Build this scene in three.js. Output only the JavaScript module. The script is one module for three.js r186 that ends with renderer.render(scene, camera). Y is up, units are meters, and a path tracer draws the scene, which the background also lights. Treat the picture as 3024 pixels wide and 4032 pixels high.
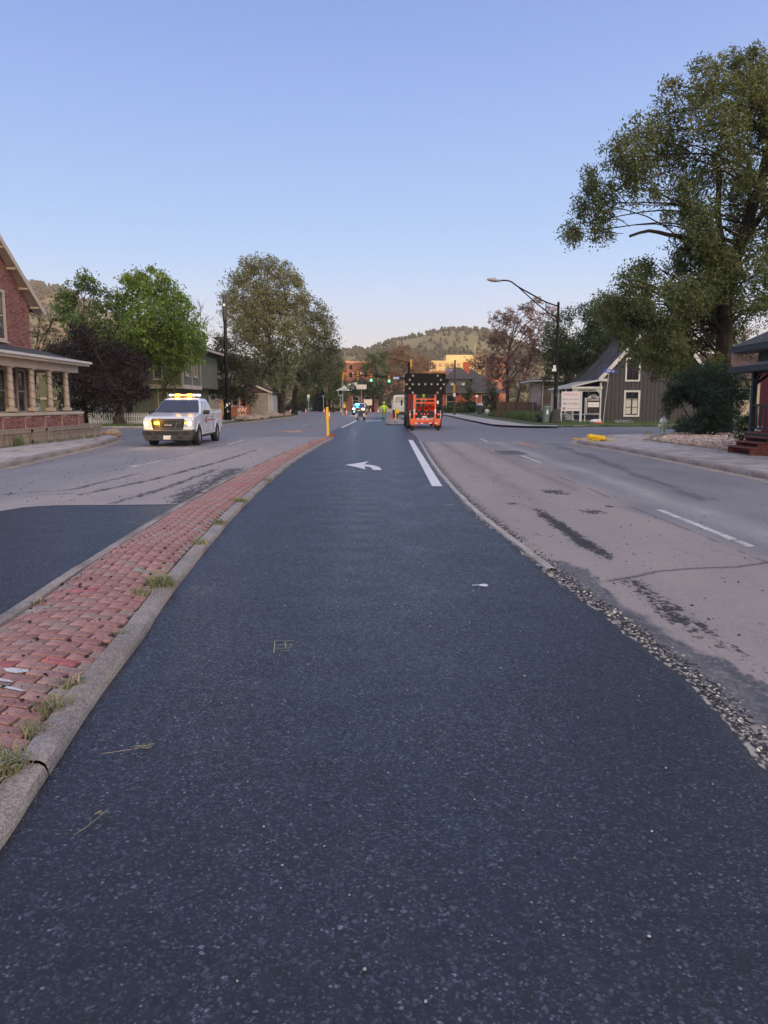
import * as THREE from 'three';
import { mergeGeometries } from 'three/addons/utils/BufferGeometryUtils.js';
import { RoundedBoxGeometry } from 'three/addons/geometries/RoundedBoxGeometry.js';
import { MarchingCubes } from 'three/addons/objects/MarchingCubes.js';

// ---------- camera, sky, sun, exposure ----------
const scene = new THREE.Scene();
const camera = new THREE.PerspectiveCamera(67.28, 0.75, 0.1, 6000);
camera.position.set(0, 1.6, 0);
camera.rotation.x = -THREE.MathUtils.degToRad(7.98);
const renderer = new THREE.WebGLRenderer();
renderer.toneMapping = THREE.LinearToneMapping;
renderer.toneMappingExposure = 1.62;
renderer.shadowMap.enabled = true;

const sunAz = 0.24, sunEl = THREE.MathUtils.degToRad(3.0);           // low morning sun behind the camera
const sunDir = new THREE.Vector3(Math.sin(sunAz) * Math.cos(sunEl), Math.sin(sunEl), Math.cos(sunAz) * Math.cos(sunEl));
const lin = (v) => { v /= 255; return v <= 0.04045 ? v / 12.92 : ((v + 0.055) / 1.055) ** 2.4; };
{
  const W = 512, Hh = 256, data = new Float32Array(W * Hh * 4);
  const stops = [[0, 232, 219, 212], [2, 230, 222, 218], [4, 221, 223, 226], [6, 209, 221, 240], [8, 196, 216, 245], [10, 178, 208, 246], [13, 165, 196, 241], [19, 147, 178, 233], [26, 127, 157, 221], [40, 108, 138, 205], [60, 96, 126, 194], [90, 90, 120, 188]];
  for (let j = 0; j < Hh; j++) for (let i = 0; i < W; i++) {
    const el = ((j + 0.5) / Hh - 0.5) * Math.PI, az = ((i + 0.5) / W - 0.5) * 2 * Math.PI;
    const d = new THREE.Vector3(Math.cos(el) * Math.cos(az), Math.sin(el), Math.cos(el) * Math.sin(az));
    const e = Math.max(0, el * 180 / Math.PI);
    let k = 0; while (k < stops.length - 2 && stops[k + 1][0] < e) k++;
    const a = stops[k], b = stops[k + 1], t = Math.min(1, (e - a[0]) / (b[0] - a[0]));
    const ang = Math.acos(THREE.MathUtils.clamp(d.dot(sunDir), -1, 1)) * 180 / Math.PI;
    const g1 = Math.exp(-((ang / 30) ** 2)), g2 = Math.exp(-ang / 12), g3 = Math.exp(-((ang / 68) ** 2));   // dawn glow round the sun, broadened and strengthened to light the street
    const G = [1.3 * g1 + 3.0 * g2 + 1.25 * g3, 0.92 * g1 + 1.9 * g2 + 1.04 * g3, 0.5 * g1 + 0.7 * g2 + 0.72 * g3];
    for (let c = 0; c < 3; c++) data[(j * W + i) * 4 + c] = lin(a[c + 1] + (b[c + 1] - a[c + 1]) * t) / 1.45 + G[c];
    data[(j * W + i) * 4 + 3] = 1;
  }
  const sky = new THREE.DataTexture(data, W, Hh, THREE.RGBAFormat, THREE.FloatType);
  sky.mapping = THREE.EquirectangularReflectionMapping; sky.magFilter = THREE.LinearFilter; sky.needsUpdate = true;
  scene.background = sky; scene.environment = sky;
}
const sun = new THREE.DirectionalLight(new THREE.Color().setRGB(1, 0.62, 0.3), 2.2);
sun.position.copy(sunDir).multiplyScalar(900); sun.castShadow = true;
sun.shadow.camera.left = -400; sun.shadow.camera.right = 400; sun.shadow.camera.top = 200; sun.shadow.camera.bottom = -200; sun.shadow.camera.far = 2600; sun.shadow.mapSize.set(4096, 4096);
scene.add(sun, sun.target);
scene.fog = new THREE.FogExp2(new THREE.Color().setRGB(0.9, 0.82, 0.78), 0.00019);

// ---------- helpers ----------
let seed = 12345;
const rnd = () => { seed = (seed * 1664525 + 1013904223) >>> 0; return seed / 4294967296; };
const rr = (a, b) => a + (b - a) * rnd();
const reseed = (n) => { seed = n * 7919 + 17; for (let i = 0; i < 4; i++) rnd(); };
const R = THREE.MathUtils.degToRad, PI = Math.PI;
const C = (r, g, b) => new THREE.Color().setRGB(r, g === undefined ? r : g, b === undefined ? r : b);
const taken = {};
const numbered = (n) => { const k = taken[n] = (taken[n] ?? -1) + 1; return k ? `${n}_${String(k).padStart(3, '0')}` : n; };
function thing(name, label, category, p = [0, 0, 0], turn = 0, group) {
  const o = new THREE.Group(); o.name = numbered(name); o.position.set(...p); o.rotation.y = turn;
  o.userData = { label, category }; if (group) o.userData.group = group;
  scene.add(o); return o;
}
function mk(name, geo, m, parent, label) {
  const o = new THREE.Mesh(Array.isArray(geo) ? mg(geo) : geo, m); o.name = name; o.castShadow = o.receiveShadow = true;
  if (label) o.userData.label = label;
  if (parent) parent.add(o);
  return o;
}
function single(name, geo, m, label, category, group) {
  const o = mk(numbered(name), geo, m, scene); o.userData = { label, category }; if (group) o.userData.group = group; return o;
}
function struct(name, geo, m, label, kind = 'structure') {
  const o = mk(numbered(name), geo, m, scene); o.userData = { kind, label, category: name.replace(/_/g, ' ') }; return o;
}
function dup(o, label, p, turn) {
  const c = o.clone(); c.name = numbered(o.name.replace(/_\d{3}$/, '')); c.userData = { ...o.userData }; if (label) c.userData.label = label;
  if (p) c.position.set(...p); if (turn !== undefined) c.rotation.y = turn; scene.add(c); return c;
}
// uv in metres from the dominant axis of each face
function tri(g, s = 1) {
  const p = g.attributes.position, n = g.attributes.normal, uv = new Float32Array(p.count * 2);
  for (let i = 0; i < p.count; i++) {
    const ax = Math.abs(n.getX(i)), ay = Math.abs(n.getY(i)), az = Math.abs(n.getZ(i)), x = p.getX(i), y = p.getY(i), z = p.getZ(i);
    if (ay >= ax && ay >= az) { uv[2 * i] = x * s; uv[2 * i + 1] = z * s; } else if (ax > az) { uv[2 * i] = z * s; uv[2 * i + 1] = y * s; } else { uv[2 * i] = x * s; uv[2 * i + 1] = y * s; }
  }
  g.setAttribute('uv', new THREE.BufferAttribute(uv, 2)); return g;
}
function plain(g) {
  const h = g.index ? g.toNonIndexed() : g;
  for (const k of Object.keys(h.attributes)) if (!['position', 'normal', 'uv', 'color'].includes(k)) h.deleteAttribute(k);
  if (!h.attributes.normal) h.computeVertexNormals();
  return h;
}
function mg(list) { const l = list.flat(9).map(plain); const col = l.some((g) => g.attributes.color); return tri(mergeGeometries(l.map((g) => { if (!g.attributes.uv) tri(g); if (!col && g.attributes.color) g.deleteAttribute('color'); return g; }), false)); }
function mgk(list) { return mergeGeometries(list.flat(9).map(plain), false); }  // keeps uv
const M4 = new THREE.Matrix4(), V = (x, y, z) => new THREE.Vector3(x, y, z);
const put = (g, x = 0, y = 0, z = 0, rx = 0, ry = 0, rz = 0) => g.applyMatrix4(new THREE.Matrix4().makeRotationFromEuler(new THREE.Euler(rx, ry, rz, 'YXZ')).setPosition(x, y, z));
const box = (w, h, d, x = 0, y = 0, z = 0, rx = 0, ry = 0, rz = 0) => put(new THREE.BoxGeometry(w, h, d), x, y, z, rx, ry, rz);
const bx = (x0, x1, y0, y1, z0, z1) => box(Math.abs(x1 - x0), Math.abs(y1 - y0), Math.abs(z1 - z0), (x0 + x1) / 2, (y0 + y1) / 2, (z0 + z1) / 2);
const rb = (w, h, d, r, x = 0, y = 0, z = 0, rx = 0, ry = 0, rz = 0, sg = 2) => put(new RoundedBoxGeometry(w, h, d, sg, r), x, y, z, rx, ry, rz);
const cyl = (r0, r1, h, x = 0, y = 0, z = 0, rx = 0, ry = 0, rz = 0, n = 16) => put(new THREE.CylinderGeometry(r1, r0, h, n), x, y, z, rx, ry, rz);   // r0 bottom, r1 top
const sph = (r, x, y, z, sx = 1, sy = 1, sz = 1, n = 12) => put(new THREE.SphereGeometry(r, n, Math.ceil(n * 0.7)).scale(sx, sy, sz), x, y, z);
const tube = (pts, r, n = 6, seg) => new THREE.TubeGeometry(new THREE.CatmullRomCurve3(pts.map((p) => V(...p))), seg ?? pts.length * 4, r, n, false);
const lathe = (pts, n = 20) => new THREE.LatheGeometry(pts.map((p) => new THREE.Vector2(...p)), n);
function bar(a, b, w, h = w) {   // square bar between two points
  const A = V(...a), B = V(...b), d = B.clone().sub(A), L = d.length(), g = new THREE.BoxGeometry(w, h, L);
  const m = new THREE.Matrix4().lookAt(A, B, Math.abs(d.y) > 0.99 * L ? V(1, 0, 0) : V(0, 1, 0)); m.setPosition(A.add(B).multiplyScalar(0.5)); return g.applyMatrix4(m);
}
function rod(a, b, r0, r1 = r0, n = 8) {
  const A = V(...a), B = V(...b), d = B.clone().sub(A), g = new THREE.CylinderGeometry(r1, r0, d.length(), n, 1);
  g.applyQuaternion(new THREE.Quaternion().setFromUnitVectors(V(0, 1, 0), d.clone().normalize())); return g.translate((A.x + B.x) / 2, (A.y + B.y) / 2, (A.z + B.z) / 2);
}
function shape(pts) { const s = new THREE.Shape(); pts.forEach(([x, y], i) => (i ? s.lineTo(x, y) : s.moveTo(x, y))); return s; }
const ext = (pts, d, bev = 0) => new THREE.ExtrudeGeometry(Array.isArray(pts) ? shape(pts) : pts, { depth: d, bevelEnabled: bev > 0, bevelSize: bev, bevelThickness: bev, bevelSegments: 2, curveSegments: 10 });
// a flat sheet from a ground polygon [[x,z],...] at height y, uv in metres
function sheet(pts, y = 0) { const g = new THREE.ShapeGeometry(shape(pts.map(([x, z]) => [x, -z]))); g.rotateX(-PI / 2).translate(0, y, 0); return tri(plain(g)); }
// a slab with vertical sides from a ground polygon
function slab(pts, y0, y1, bev = 0) { const g = ext(pts.map(([x, z]) => [x, -z]), y1 - y0 - bev, bev); g.rotateX(-PI / 2).translate(0, y0, 0); return tri(plain(g)); }
// a profile [[across, up],...] swept along a ground line [[x,z],...]
function sweep(line, prof, closed = false) {
  const n = line.length, m = prof.length, pos = [], idx = [];
  for (let i = 0; i < n; i++) {
    const a = line[Math.max(0, i - 1)], b = line[Math.min(n - 1, i + 1)], dx = b[0] - a[0], dz = b[1] - a[1], L = Math.hypot(dx, dz) || 1, nx = -dz / L, nz = dx / L;
    for (const [s, y] of prof) pos.push(line[i][0] + nx * s, y + (line[i][2] ?? 0), line[i][1] + nz * s);
  }
  for (let i = 0; i < n - 1; i++) for (let j = 0; j < m - 1; j++) { const a = i * m + j, b = a + m; idx.push(a, a + 1, b, b, a + 1, b + 1); }
  const g = new THREE.BufferGeometry(); g.setAttribute('position', new THREE.Float32BufferAttribute(pos, 3)); g.setIndex(idx);
  const h = g.toNonIndexed(); h.computeVertexNormals(); return tri(h);
}
function along(line, step) {   // resample a polyline
  const c = new THREE.CatmullRomCurve3(line.map((p) => V(p[0], p[2] ?? 0, p[1])), false, 'centripetal'), L = c.getLength(), n = Math.max(2, Math.round(L / step));
  return c.getSpacedPoints(n).map((p) => [p.x, p.z, p.y]);
}
// ---------- noise and textures ----------
const perm = new Uint8Array(512); reseed(3); for (let i = 0; i < 256; i++) perm[i] = i; for (let i = 255; i > 0; i--) { const j = Math.floor(rnd() * (i + 1)); [perm[i], perm[j]] = [perm[j], perm[i]]; } for (let i = 0; i < 256; i++) perm[256 + i] = perm[i];
function vn(x, y, per = 256) {   // value noise 0..1, period per
  const X = Math.floor(x), Y = Math.floor(y), fx = x - X, fy = y - Y, u = fx * fx * (3 - 2 * fx), v = fy * fy * (3 - 2 * fy);
  const x0 = ((X % per) + per) % per, x1 = (x0 + 1) % per, y0 = ((Y % per) + per) % per, y1 = (y0 + 1) % per;
  const h = (a, b) => perm[perm[a & 255] + (b & 255)] / 255;
  return (h(x0, y0) * (1 - u) + h(x1, y0) * u) * (1 - v) + (h(x0, y1) * (1 - u) + h(x1, y1) * u) * v;
}
const fbm = (x, y, o = 4, per = 256) => { let s = 0, a = 0.5, t = 0; for (let i = 0; i < o; i++) { s += a * vn(x, y, per); t += a; x *= 2; y *= 2; per *= 2; a *= 0.5; } return s / t; };
const clamp = THREE.MathUtils.clamp, sst = THREE.MathUtils.smoothstep, mix = (a, b, t) => a + (b - a) * t;
function dtex(w, h, f, srgb, rep = [1, 1]) {   // f(u, v, out) with out = sRGB-ish 0..1 numbers
  const d = new Uint8Array(w * h * 4), o = [0, 0, 0];
  for (let j = 0; j < h; j++) for (let i = 0; i < w; i++) { f((i + 0.5) / w, (j + 0.5) / h, o); const k = (j * w + i) * 4; for (let c = 0; c < 3; c++) d[k + c] = clamp(o[c], 0, 1) * 255; d[k + 3] = 255; }
  const t = new THREE.DataTexture(d, w, h); t.magFilter = THREE.LinearFilter; t.minFilter = THREE.LinearMipmapLinearFilter; t.wrapS = t.wrapT = THREE.RepeatWrapping; t.repeat.set(...rep);
  if (srgb) t.colorSpace = THREE.SRGBColorSpace; t.needsUpdate = true; return t;
}
const std = (c, rough = 0.8, extra = {}) => new THREE.MeshStandardMaterial({ color: c.isColor ? c : new THREE.Color(c), roughness: rough, ...extra });
const phys = (c, rough, extra) => new THREE.MeshPhysicalMaterial({ color: c.isColor ? c : new THREE.Color(c), roughness: rough, ...extra });
const glow = (c, k) => std(C(0.02), 0.4, { emissive: c, emissiveIntensity: k });
// grey mottling around 1.0 in linear terms, to multiply base colours; tile = metres per repeat
function mottle(size, tile, amp, o = {}) {
  const { fine = 0.3, freq = 4, sx = 1, sy = 1, tint = 0 } = o;
  return dtex(size, size, (u, v, c) => {
    const a = fbm(u * freq * sx, v * freq * sy, 5, freq * Math.max(sx, sy)), b = vn(u * size / 2, v * size / 2, size / 2), t = fbm(u * 3 + 7, v * 3 + 3, 3, 3);
    const k = 0.86 + amp * (a - 0.5) + fine * amp * (b - 0.5); c[0] = k * (1 + tint * (t - 0.5)); c[1] = k; c[2] = k * (1 - tint * (t - 0.5));
  }, true, [1 / tile, 1 / tile]);
}
const T = {
  concrete: mottle(512, 1.7, 0.42, { fine: 0.9, freq: 5, tint: 0.08 }),
  paint: mottle(256, 2.3, 0.14, { fine: 0.5 }),
  stone: mottle(256, 0.6, 0.5, { fine: 0.6, tint: 0.12 }),
  wood: mottle(512, 1.2, 0.55, { fine: 0.5, freq: 4, sx: 8, sy: 1 }),
  soil: mottle(512, 3.1, 0.7, { fine: 1.3, freq: 6, tint: 0.15 }),
};
T.shingle = dtex(512, 512, (u, v, c) => {
  const row = Math.floor(v * 16), f = v * 16 - row, x = u * 12 + (row % 2) * 0.5, k0 = Math.floor(x), fx = x - k0, tone = perm[perm[((k0 % 12) + 12) % 12 + 3] + row] / 255;
  const k = 0.72 + 0.22 * (tone - 0.5) + 0.25 * (vn(u * 128, v * 128, 128) - 0.5) - (f < 0.09 || fx < 0.04 ? 0.22 : 0); c[0] = c[1] = c[2] = k;
}, true, [1 / 2.4, 1 / 2.4]);
T.fineBump = dtex(512, 512, (u, v, c) => { c[0] = c[1] = c[2] = 0.6 * vn(u * 170, v * 170, 170) + 0.4 * vn(u * 64, v * 64, 64); }, false, [1 / 0.9, 1 / 0.9]);
T.bark = dtex(256, 512, (u, v, c) => { const a = fbm(u * 16, v * 4, 4, 16), r = Math.abs(vn(u * 10 + a * 2, v * 2.5, 10) - 0.5) * 2, k = 0.35 + 0.55 * r + 0.25 * (a - 0.5); c[0] = k; c[1] = k * 0.97; c[2] = k * 0.93; }, true, [1, 0.5]);
const canvasTex = (w, h, draw) => { const cv = document.createElement('canvas'); cv.width = w; cv.height = h; const g = cv.getContext('2d'); draw(g, w, h); const t = new THREE.CanvasTexture(cv); t.colorSpace = THREE.SRGBColorSpace; return t; };
// a flat printed panel with uv 0..1 on a vertical rectangle facing +z
const panel = (w, h, x = 0, y = 0, z = 0, ry = 0) => put(new THREE.PlaneGeometry(w, h), x, y, z, 0, ry, 0);

const mats = {
  concrete: std(C(0.38, 0.335, 0.305), 0.9, { map: T.concrete, bumpMap: T.fineBump, bumpScale: 0.003 }),
  walk: std(C(0.52, 0.485, 0.46), 0.9, { map: T.concrete, bumpMap: T.fineBump, bumpScale: 0.002 }),
  white: std(C(0.8, 0.79, 0.77), 0.5, { map: T.paint }),
  cream: std(C(0.72, 0.6, 0.48), 0.6, { map: T.paint }),
  black: phys(C(0.008), 0.5, { specularIntensity: 0.35 }), rubber: std(C(0.018), 0.85), steel: std(C(0.45), 0.35, { metalness: 0.8 }), chrome: std(C(0.75), 0.15, { metalness: 1 }),
  blackPaint: phys(C(0.003), 0.35, { specularIntensity: 0.15, clearcoat: 0.35, clearcoatRoughness: 0.04 }),
  glass: phys(C(0.03, 0.035, 0.04), 0.05, { clearcoat: 1, clearcoatRoughness: 0.02 }),
  orange: phys(C(0.85, 0.13, 0.03), 0.45, { clearcoat: 0.3 }),
  coneOrange: std(C(0.95, 0.14, 0.04), 0.55), reflWhite: std(C(0.8, 0.78, 0.75), 0.35),
  galv: std(C(0.4, 0.41, 0.42), 0.45, { metalness: 0.6 }),
  yellow: std(C(0.75, 0.46, 0.02), 0.55), red: std(C(0.5, 0.03, 0.025), 0.5),
  wood: std(C(0.4, 0.33, 0.26), 0.85, { map: T.wood }),
};
// ---------- asphalt textures ----------
function stamped(size, n, r0, r1, base, tone, baseAmp, sd) {   // random stones on a base: returns [colour, height] arrays
  reseed(sd); const col = new Float32Array(size * size), hgt = new Float32Array(size * size);
  for (let j = 0; j < size; j++) for (let i = 0; i < size; i++) { const u = i / size, v = j / size; col[j * size + i] = base + baseAmp * (fbm(u * 40, v * 40, 3, 40) - 0.5); hgt[j * size + i] = 0.35 * fbm(u * 64 + 3, v * 64, 2, 64); }
  for (let k = 0; k < n; k++) {
    const x = rnd() * size, y = rnd() * size, a = rr(r0, r1) * (rnd() < 0.15 ? 1.5 : 1), b = a * rr(0.5, 0.95), th = rnd() * PI, c = Math.cos(th), s = Math.sin(th), t = tone(rnd()), m = Math.ceil(a), hh = rr(0.5, 1);
    for (let dy = -m; dy <= m; dy++) for (let dx = -m; dx <= m; dx++) {
      const p = (dx * c + dy * s) / a, q = (-dx * s + dy * c) / b, d = p * p + q * q; if (d > 1) continue;
      const k2 = (((Math.round(y) + dy) % size + size) % size) * size + ((Math.round(x) + dx) % size + size) % size; col[k2] = t; hgt[k2] = Math.max(hgt[k2], hh * (1 - 0.35 * d));
    }
  }
  return [col, hgt];
}
{
  const N = 1024, [c, h] = stamped(N, 30000, 1.2, 3.9, 0.09, (t) => (t < 0.66 ? mix(0.1, 0.19, t / 0.66) : t < 0.955 ? mix(0.2, 0.31, (t - 0.66) / 0.295) : mix(0.32, 0.46, (t - 0.955) / 0.045)), 0.1, 5);
  T.newAsph = dtex(N, N, (u, v, o) => { const k = c[Math.floor(v * N) * N + Math.floor(u * N)]; o[0] = k * 0.98; o[1] = k; o[2] = k * 1.05; }, true, [1 / 1.9, 1 / 1.9]);
  T.newAsphB = dtex(N, N, (u, v, o) => { o[0] = o[1] = o[2] = h[Math.floor(v * N) * N + Math.floor(u * N)]; }, false, [1 / 1.9, 1 / 1.9]);
  T.newAsphR = dtex(N, N, (u, v, o) => { const k = h[Math.floor(v * N) * N + Math.floor(u * N)], m = fbm(u * 6, v * 6, 3, 6); o[0] = o[1] = o[2] = 0.62 - 0.42 * k + 0.16 * (m - 0.5); }, false, [1 / 1.9, 1 / 1.9]);
  const M = 1024, [c2, h2] = stamped(M, 16000, 1.2, 3.4, 0.4, (t) => mix(0.33, 0.5, t) + (t > 0.97 ? 0.14 : 0), 0.1, 6);
  T.oldAsph = dtex(M, M, (u, v, o) => { const k = c2[Math.floor(v * M) * M + Math.floor(u * M)] * (0.94 + 0.12 * fbm(u * 5, v * 5, 3, 5)); o[0] = k; o[1] = k * 1.0; o[2] = k * 1.045; }, true, [1 / 3.1, 1 / 3.1]);
  T.oldAsphB = dtex(M, M, (u, v, o) => { o[0] = o[1] = o[2] = h2[Math.floor(v * M) * M + Math.floor(u * M)]; }, false, [1 / 3.1, 1 / 3.1]);
}
mats.newAsph = phys(C(0.85, 0.89, 1.0), 1, { map: T.newAsph, roughnessMap: T.newAsphR, bumpMap: T.newAsphB, bumpScale: 0.0026, ior: 1.65, specularIntensity: 1, vertexColors: true });
mats.oldAsph = std(C(1.35), 0.85, { map: T.oldAsph, bumpMap: T.oldAsphB, bumpScale: 0.003 });
mats.oldAsph2 = std(C(1.1), 0.85, { map: T.oldAsph, bumpMap: T.oldAsphB, bumpScale: 0.003 });

// ---------- land and road ----------
mats.land = std(C(0.25, 0.22, 0.13), 0.95, { map: T.soil });
mats.lawn = std(C(0.085, 0.13, 0.035), 0.95, { map: T.soil });
mats.dirt = std(C(0.33, 0.26, 0.2), 0.95, { map: T.soil });
struct('ground', put(new THREE.PlaneGeometry(5000, 5000), 0, -0.08, -400, -PI / 2), mats.land, 'wide dry grassy ground reaching to the hills');
struct('road', sheet([[-90, 12], [90, 12], [90, -230], [-90, -230]], 0), mats.oldAsph, 'grey worn asphalt road with side streets');

const laneR = [[1.78, 4], [1.75, 0], [1.71, -2], [1.70, -3.2], [1.77, -4.3], [1.72, -5.2], [1.63, -6.4], [1.57, -7.3], [1.52, -8.1], [1.38, -10.3], [1.30, -12.4], [1.26, -16], [1.27, -20.5], [1.36, -26], [1.5, -33], [1.6, -38], [1.6, -46]].map(([x, z], i) => [x, z]);
const segD = (px, pz, pts) => { let m = 1e9; for (let i = 0; i < pts.length - 1; i++) { const [ax, az] = pts[i], [bx_, bz] = pts[i + 1], dx = bx_ - ax, dz = bz - az, t = clamp(((px - ax) * dx + (pz - az) * dz) / (dx * dx + dz * dz), 0, 1); m = Math.min(m, Math.hypot(px - ax - t * dx, pz - az - t * dz)); } return m; };
function surface(name, label, x0, x1, z0, z1, w, h, f, y) {   // a sheet with one large computed map of what lies on the road; f(x,z,out)
  const t = dtex(w, h, (u, v, o) => f(mix(x0, x1, u), mix(z0, z1, v), o), true);
  const g = new THREE.PlaneGeometry(x1 - x0, z0 - z1).rotateX(-PI / 2).translate((x0 + x1) / 2, y, (z0 + z1) / 2);
  const p = g.attributes.position, uv = g.attributes.uv; for (let i = 0; i < p.count; i++) uv.setXY(i, (p.getX(i) - x0) / (x1 - x0), (p.getZ(i) - z0) / (z1 - z0));
  const b = T.oldAsphB.clone(); b.repeat.set((x1 - x0) / 3.1, (z0 - z1) / 3.1); b.needsUpdate = true;
  return struct(name, g, std(C(1), 0.86, { map: t, bumpMap: b, bumpScale: 0.003 }), label);
}
const speck = (x, z, s) => vn(x * s + 51, z * s + 17);
const asph = (x, z, o, k) => { const n = 0.5 * vn(x * 90 + 31, z * 90 + 3) + 0.5 * vn(x * 38, z * 38 + 9), m = fbm(x * 1.3 + 20, z * 0.5 + 40, 4); const t = k + 0.1 * (n - 0.5) + 0.09 * (m - 0.5); o[0] = t; o[1] = t * 0.995; o[2] = t * 1.03; };
const tint = (o, r, g, b, a) => { o[0] = mix(o[0], r, a); o[1] = mix(o[1], g, a); o[2] = mix(o[2], b, a); };
const sA = [[2.35, -12.6], [2.34, -10.3], [2.32, -8.8], [2.36, -7.5]], sB = [[2.24, -6.9], [2.22, -5.7], [2.24, -5.1], [2.23, -4.6], [2.25, -4.2], [2.3, -2]], crk = [[2.05, -6.85], [2.3, -7.0], [2.62, -7.26], [3.08, -7.4], [3.5, -7.48], [3.95, -7.72], [5.2, -7.9]];
const wet = [[1.65, -7.6], [1.7, -6.2], [1.74, -5.4], [1.8, -4.9], [1.9, -4.3], [1.97, -3.8], [2.05, -2.8]], wet2 = [[1.93, -6.5], [1.9, -5.7], [1.93, -5.3], [2.0, -4.9], [2.1, -4.3], [2.05, -3.6]];
surface('dusty_lane', 'dusty brown grey traffic lane with tar crumbs and a crack', 1.0, 8.05, 3, -33, 1024, 2048, (x, z, o) => {
  asph(x, z, o, 0.47);
  const w = fbm(x * 2.1, z * 0.6 + 3, 4) - 0.5;
  const dust = sst(4.3 + w * 1.2 - x, -0.3, 0.7) * (0.72 + 0.5 * (fbm(x * 3, z * 0.8, 4) - 0.5));
  tint(o, 0.615, 0.565, 0.535, clamp(dust, 0, 0.92));
  const g = 0.05 * (vn(x * 70, z * 70) - 0.5); o[0] += g; o[1] += g; o[2] += g;
  const band = Math.exp(-(((x - 4.75) / 0.3) ** 2)) * 1.1 * fbm(x * 2, z * 0.7 + 9, 3); tint(o, 0.64, 0.62, 0.61, clamp(band, 0, 0.8));   // pale rubbed strip beside the dashes
  const seam = Math.exp(-(((x - 3.9 - 0.05 * w) / 0.025) ** 2)) * (fbm(x, z * 2, 3) > 0.5 ? 0.5 : 0.1); tint(o, 0.25, 0.24, 0.24, seam);
  // tar crumbs rolled into the wheel track
  const a1 = segD(x, z, sA), a2 = segD(x, z, sB), n1 = 0.45 * vn(x * 62, z * 46) + 0.35 * vn(x * 27 + 4, z * 15) + 0.2 * vn(x * 9, z * 3);
  const d1 = Math.max(Math.exp(-((a1 / 0.15) ** 2)) * sst(-z, 7.1, 8.6) * (1.05 - sst(-z, 10.5, 13)), 0.85 * Math.exp(-((a2 / 0.17) ** 2)) * (0.45 + 0.5 * vn(3, z * 1.3)));
  tint(o, 0.15, 0.145, 0.15, clamp((d1 * 0.8 + n1 - 0.98) * 6, 0, 0.9));
  for (const tx of [2.45, 3.6]) { const d = Math.exp(-(((x - tx - 0.02 * Math.sin(z)) / 0.2) ** 2)) * 0.35; tint(o, 0.36, 0.34, 0.345, d * sst(-z, 11, 16) * fbm(x * 5, z * 0.6, 3) * 1.6); }
  for (const [bx0, bz0, br] of [[3.1, -14.1, 0.2], [3.2, -13.8, 0.12], [2.06, -12.4, 0.09], [3.55, -12.0, 0.07], [3.1, -11.4, 0.16]]) { const d = Math.hypot(x - bx0, (z - bz0) * 0.7) / br; tint(o, 0.17, 0.165, 0.17, clamp((1 - d + (vn(x * 30, z * 20) - 0.5) * 1.6) * 3, 0, 0.85)); }
  // crack
  const c = segD(x, z + 0.04 * (fbm(x * 4, 2, 3) - 0.5) + 0.02 * (vn(x * 25, 1) - 0.5), crk); tint(o, 0.14, 0.135, 0.14, clamp(1.3 - c / 0.011, 0, 0.9) * (x > 4 ? 0.6 : 1)); tint(o, 0.3, 0.28, 0.28, 0.4 * Math.exp(-((c / 0.04) ** 2)));
  // damp run-off beside the new edge
  const n3 = (fbm(x * 6, z * 3, 4) - 0.5) * 0.34 + 0.07 * (vn(x * 40, z * 30) - 0.5), e1 = segD(x, z, wet) + n3 * 0.7 - 0.16 * sst(-z, 3, 5) - 0.05, e2 = segD(x, z, wet2) + n3;
  tint(o, 0.36, 0.325, 0.3, 0.85 * (1 - sst(e2, 0.0, 0.02)) * sst(-z, 4.5, 5.2)); tint(o, 0.27, 0.275, 0.3, (0.5 + 0.45 * vn(x * 50, z * 40)) * (1 - sst(e2, -0.01, 0.03)) * (1 - sst(-z, 4.4, 5.3)));
  tint(o, 0.3, 0.31, 0.335, (0.55 + 0.4 * vn(x * 55, z * 42 + 8)) * (1 - sst(e1, 0.0, 0.09)));
  tint(o, 0.56, 0.54, 0.51, 0.7 * (1 - sst(e1, 0.0, 0.1)) * sst(vn(x * 50 + 9, z * 36), 0.72, 0.85));
  // gritty pale stones next to the new edge
  const ed = segD(x, z, laneR), grit = Math.exp(-((ed / (0.13 + 0.12 * sst(-z, 9, 3))) ** 2)), nn = vn(x * 60 + 7, z * 45); tint(o, 0.15, 0.15, 0.16, clamp((grit + nn - 1.05) * 6, 0, 0.85)); tint(o, 0.7, 0.67, 0.62, clamp((grit * 0.9 + vn(x * 48, z * 40 + 70) - 1.38) * 7, 0, 0.9));
  if (vn(x * 13 + 5, z * 13) > 0.93) tint(o, 0.16, 0.15, 0.15, clamp((vn(x * 44, z * 44) - 0.62) * 5, 0, 0.7));
  // worn cutting: outer lane oil streaks, dark patch, orange sand
  const oil = segD(x, z, [[5.4, -13], [5.9, -19], [6.4, -25], [6.7, -31]]) + (fbm(x * 3, z, 3) - 0.5) * 0.8; tint(o, 0.29, 0.29, 0.3, 0.55 * (1 - sst(oil, 0.0, 0.24)));
  const pt = Math.max(Math.abs(x - 4.22) - 0.4, Math.abs(z + 25.7) - 1.0) + (fbm(x * 5, z * 3, 3) - 0.5) * 0.2; tint(o, 0.27, 0.265, 0.28, 0.7 * (1 - sst(pt, -0.02, 0.08)));
  const sd = segD(x, z, [[5.6, -35], [5.75, -29.2]]) + (fbm(x * 6, z * 2, 3) - 0.5) * 0.5; tint(o, 0.68, 0.5, 0.42, 0.75 * (1 - sst(sd, 0.05, 0.3)));
}, 0.004);
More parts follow.
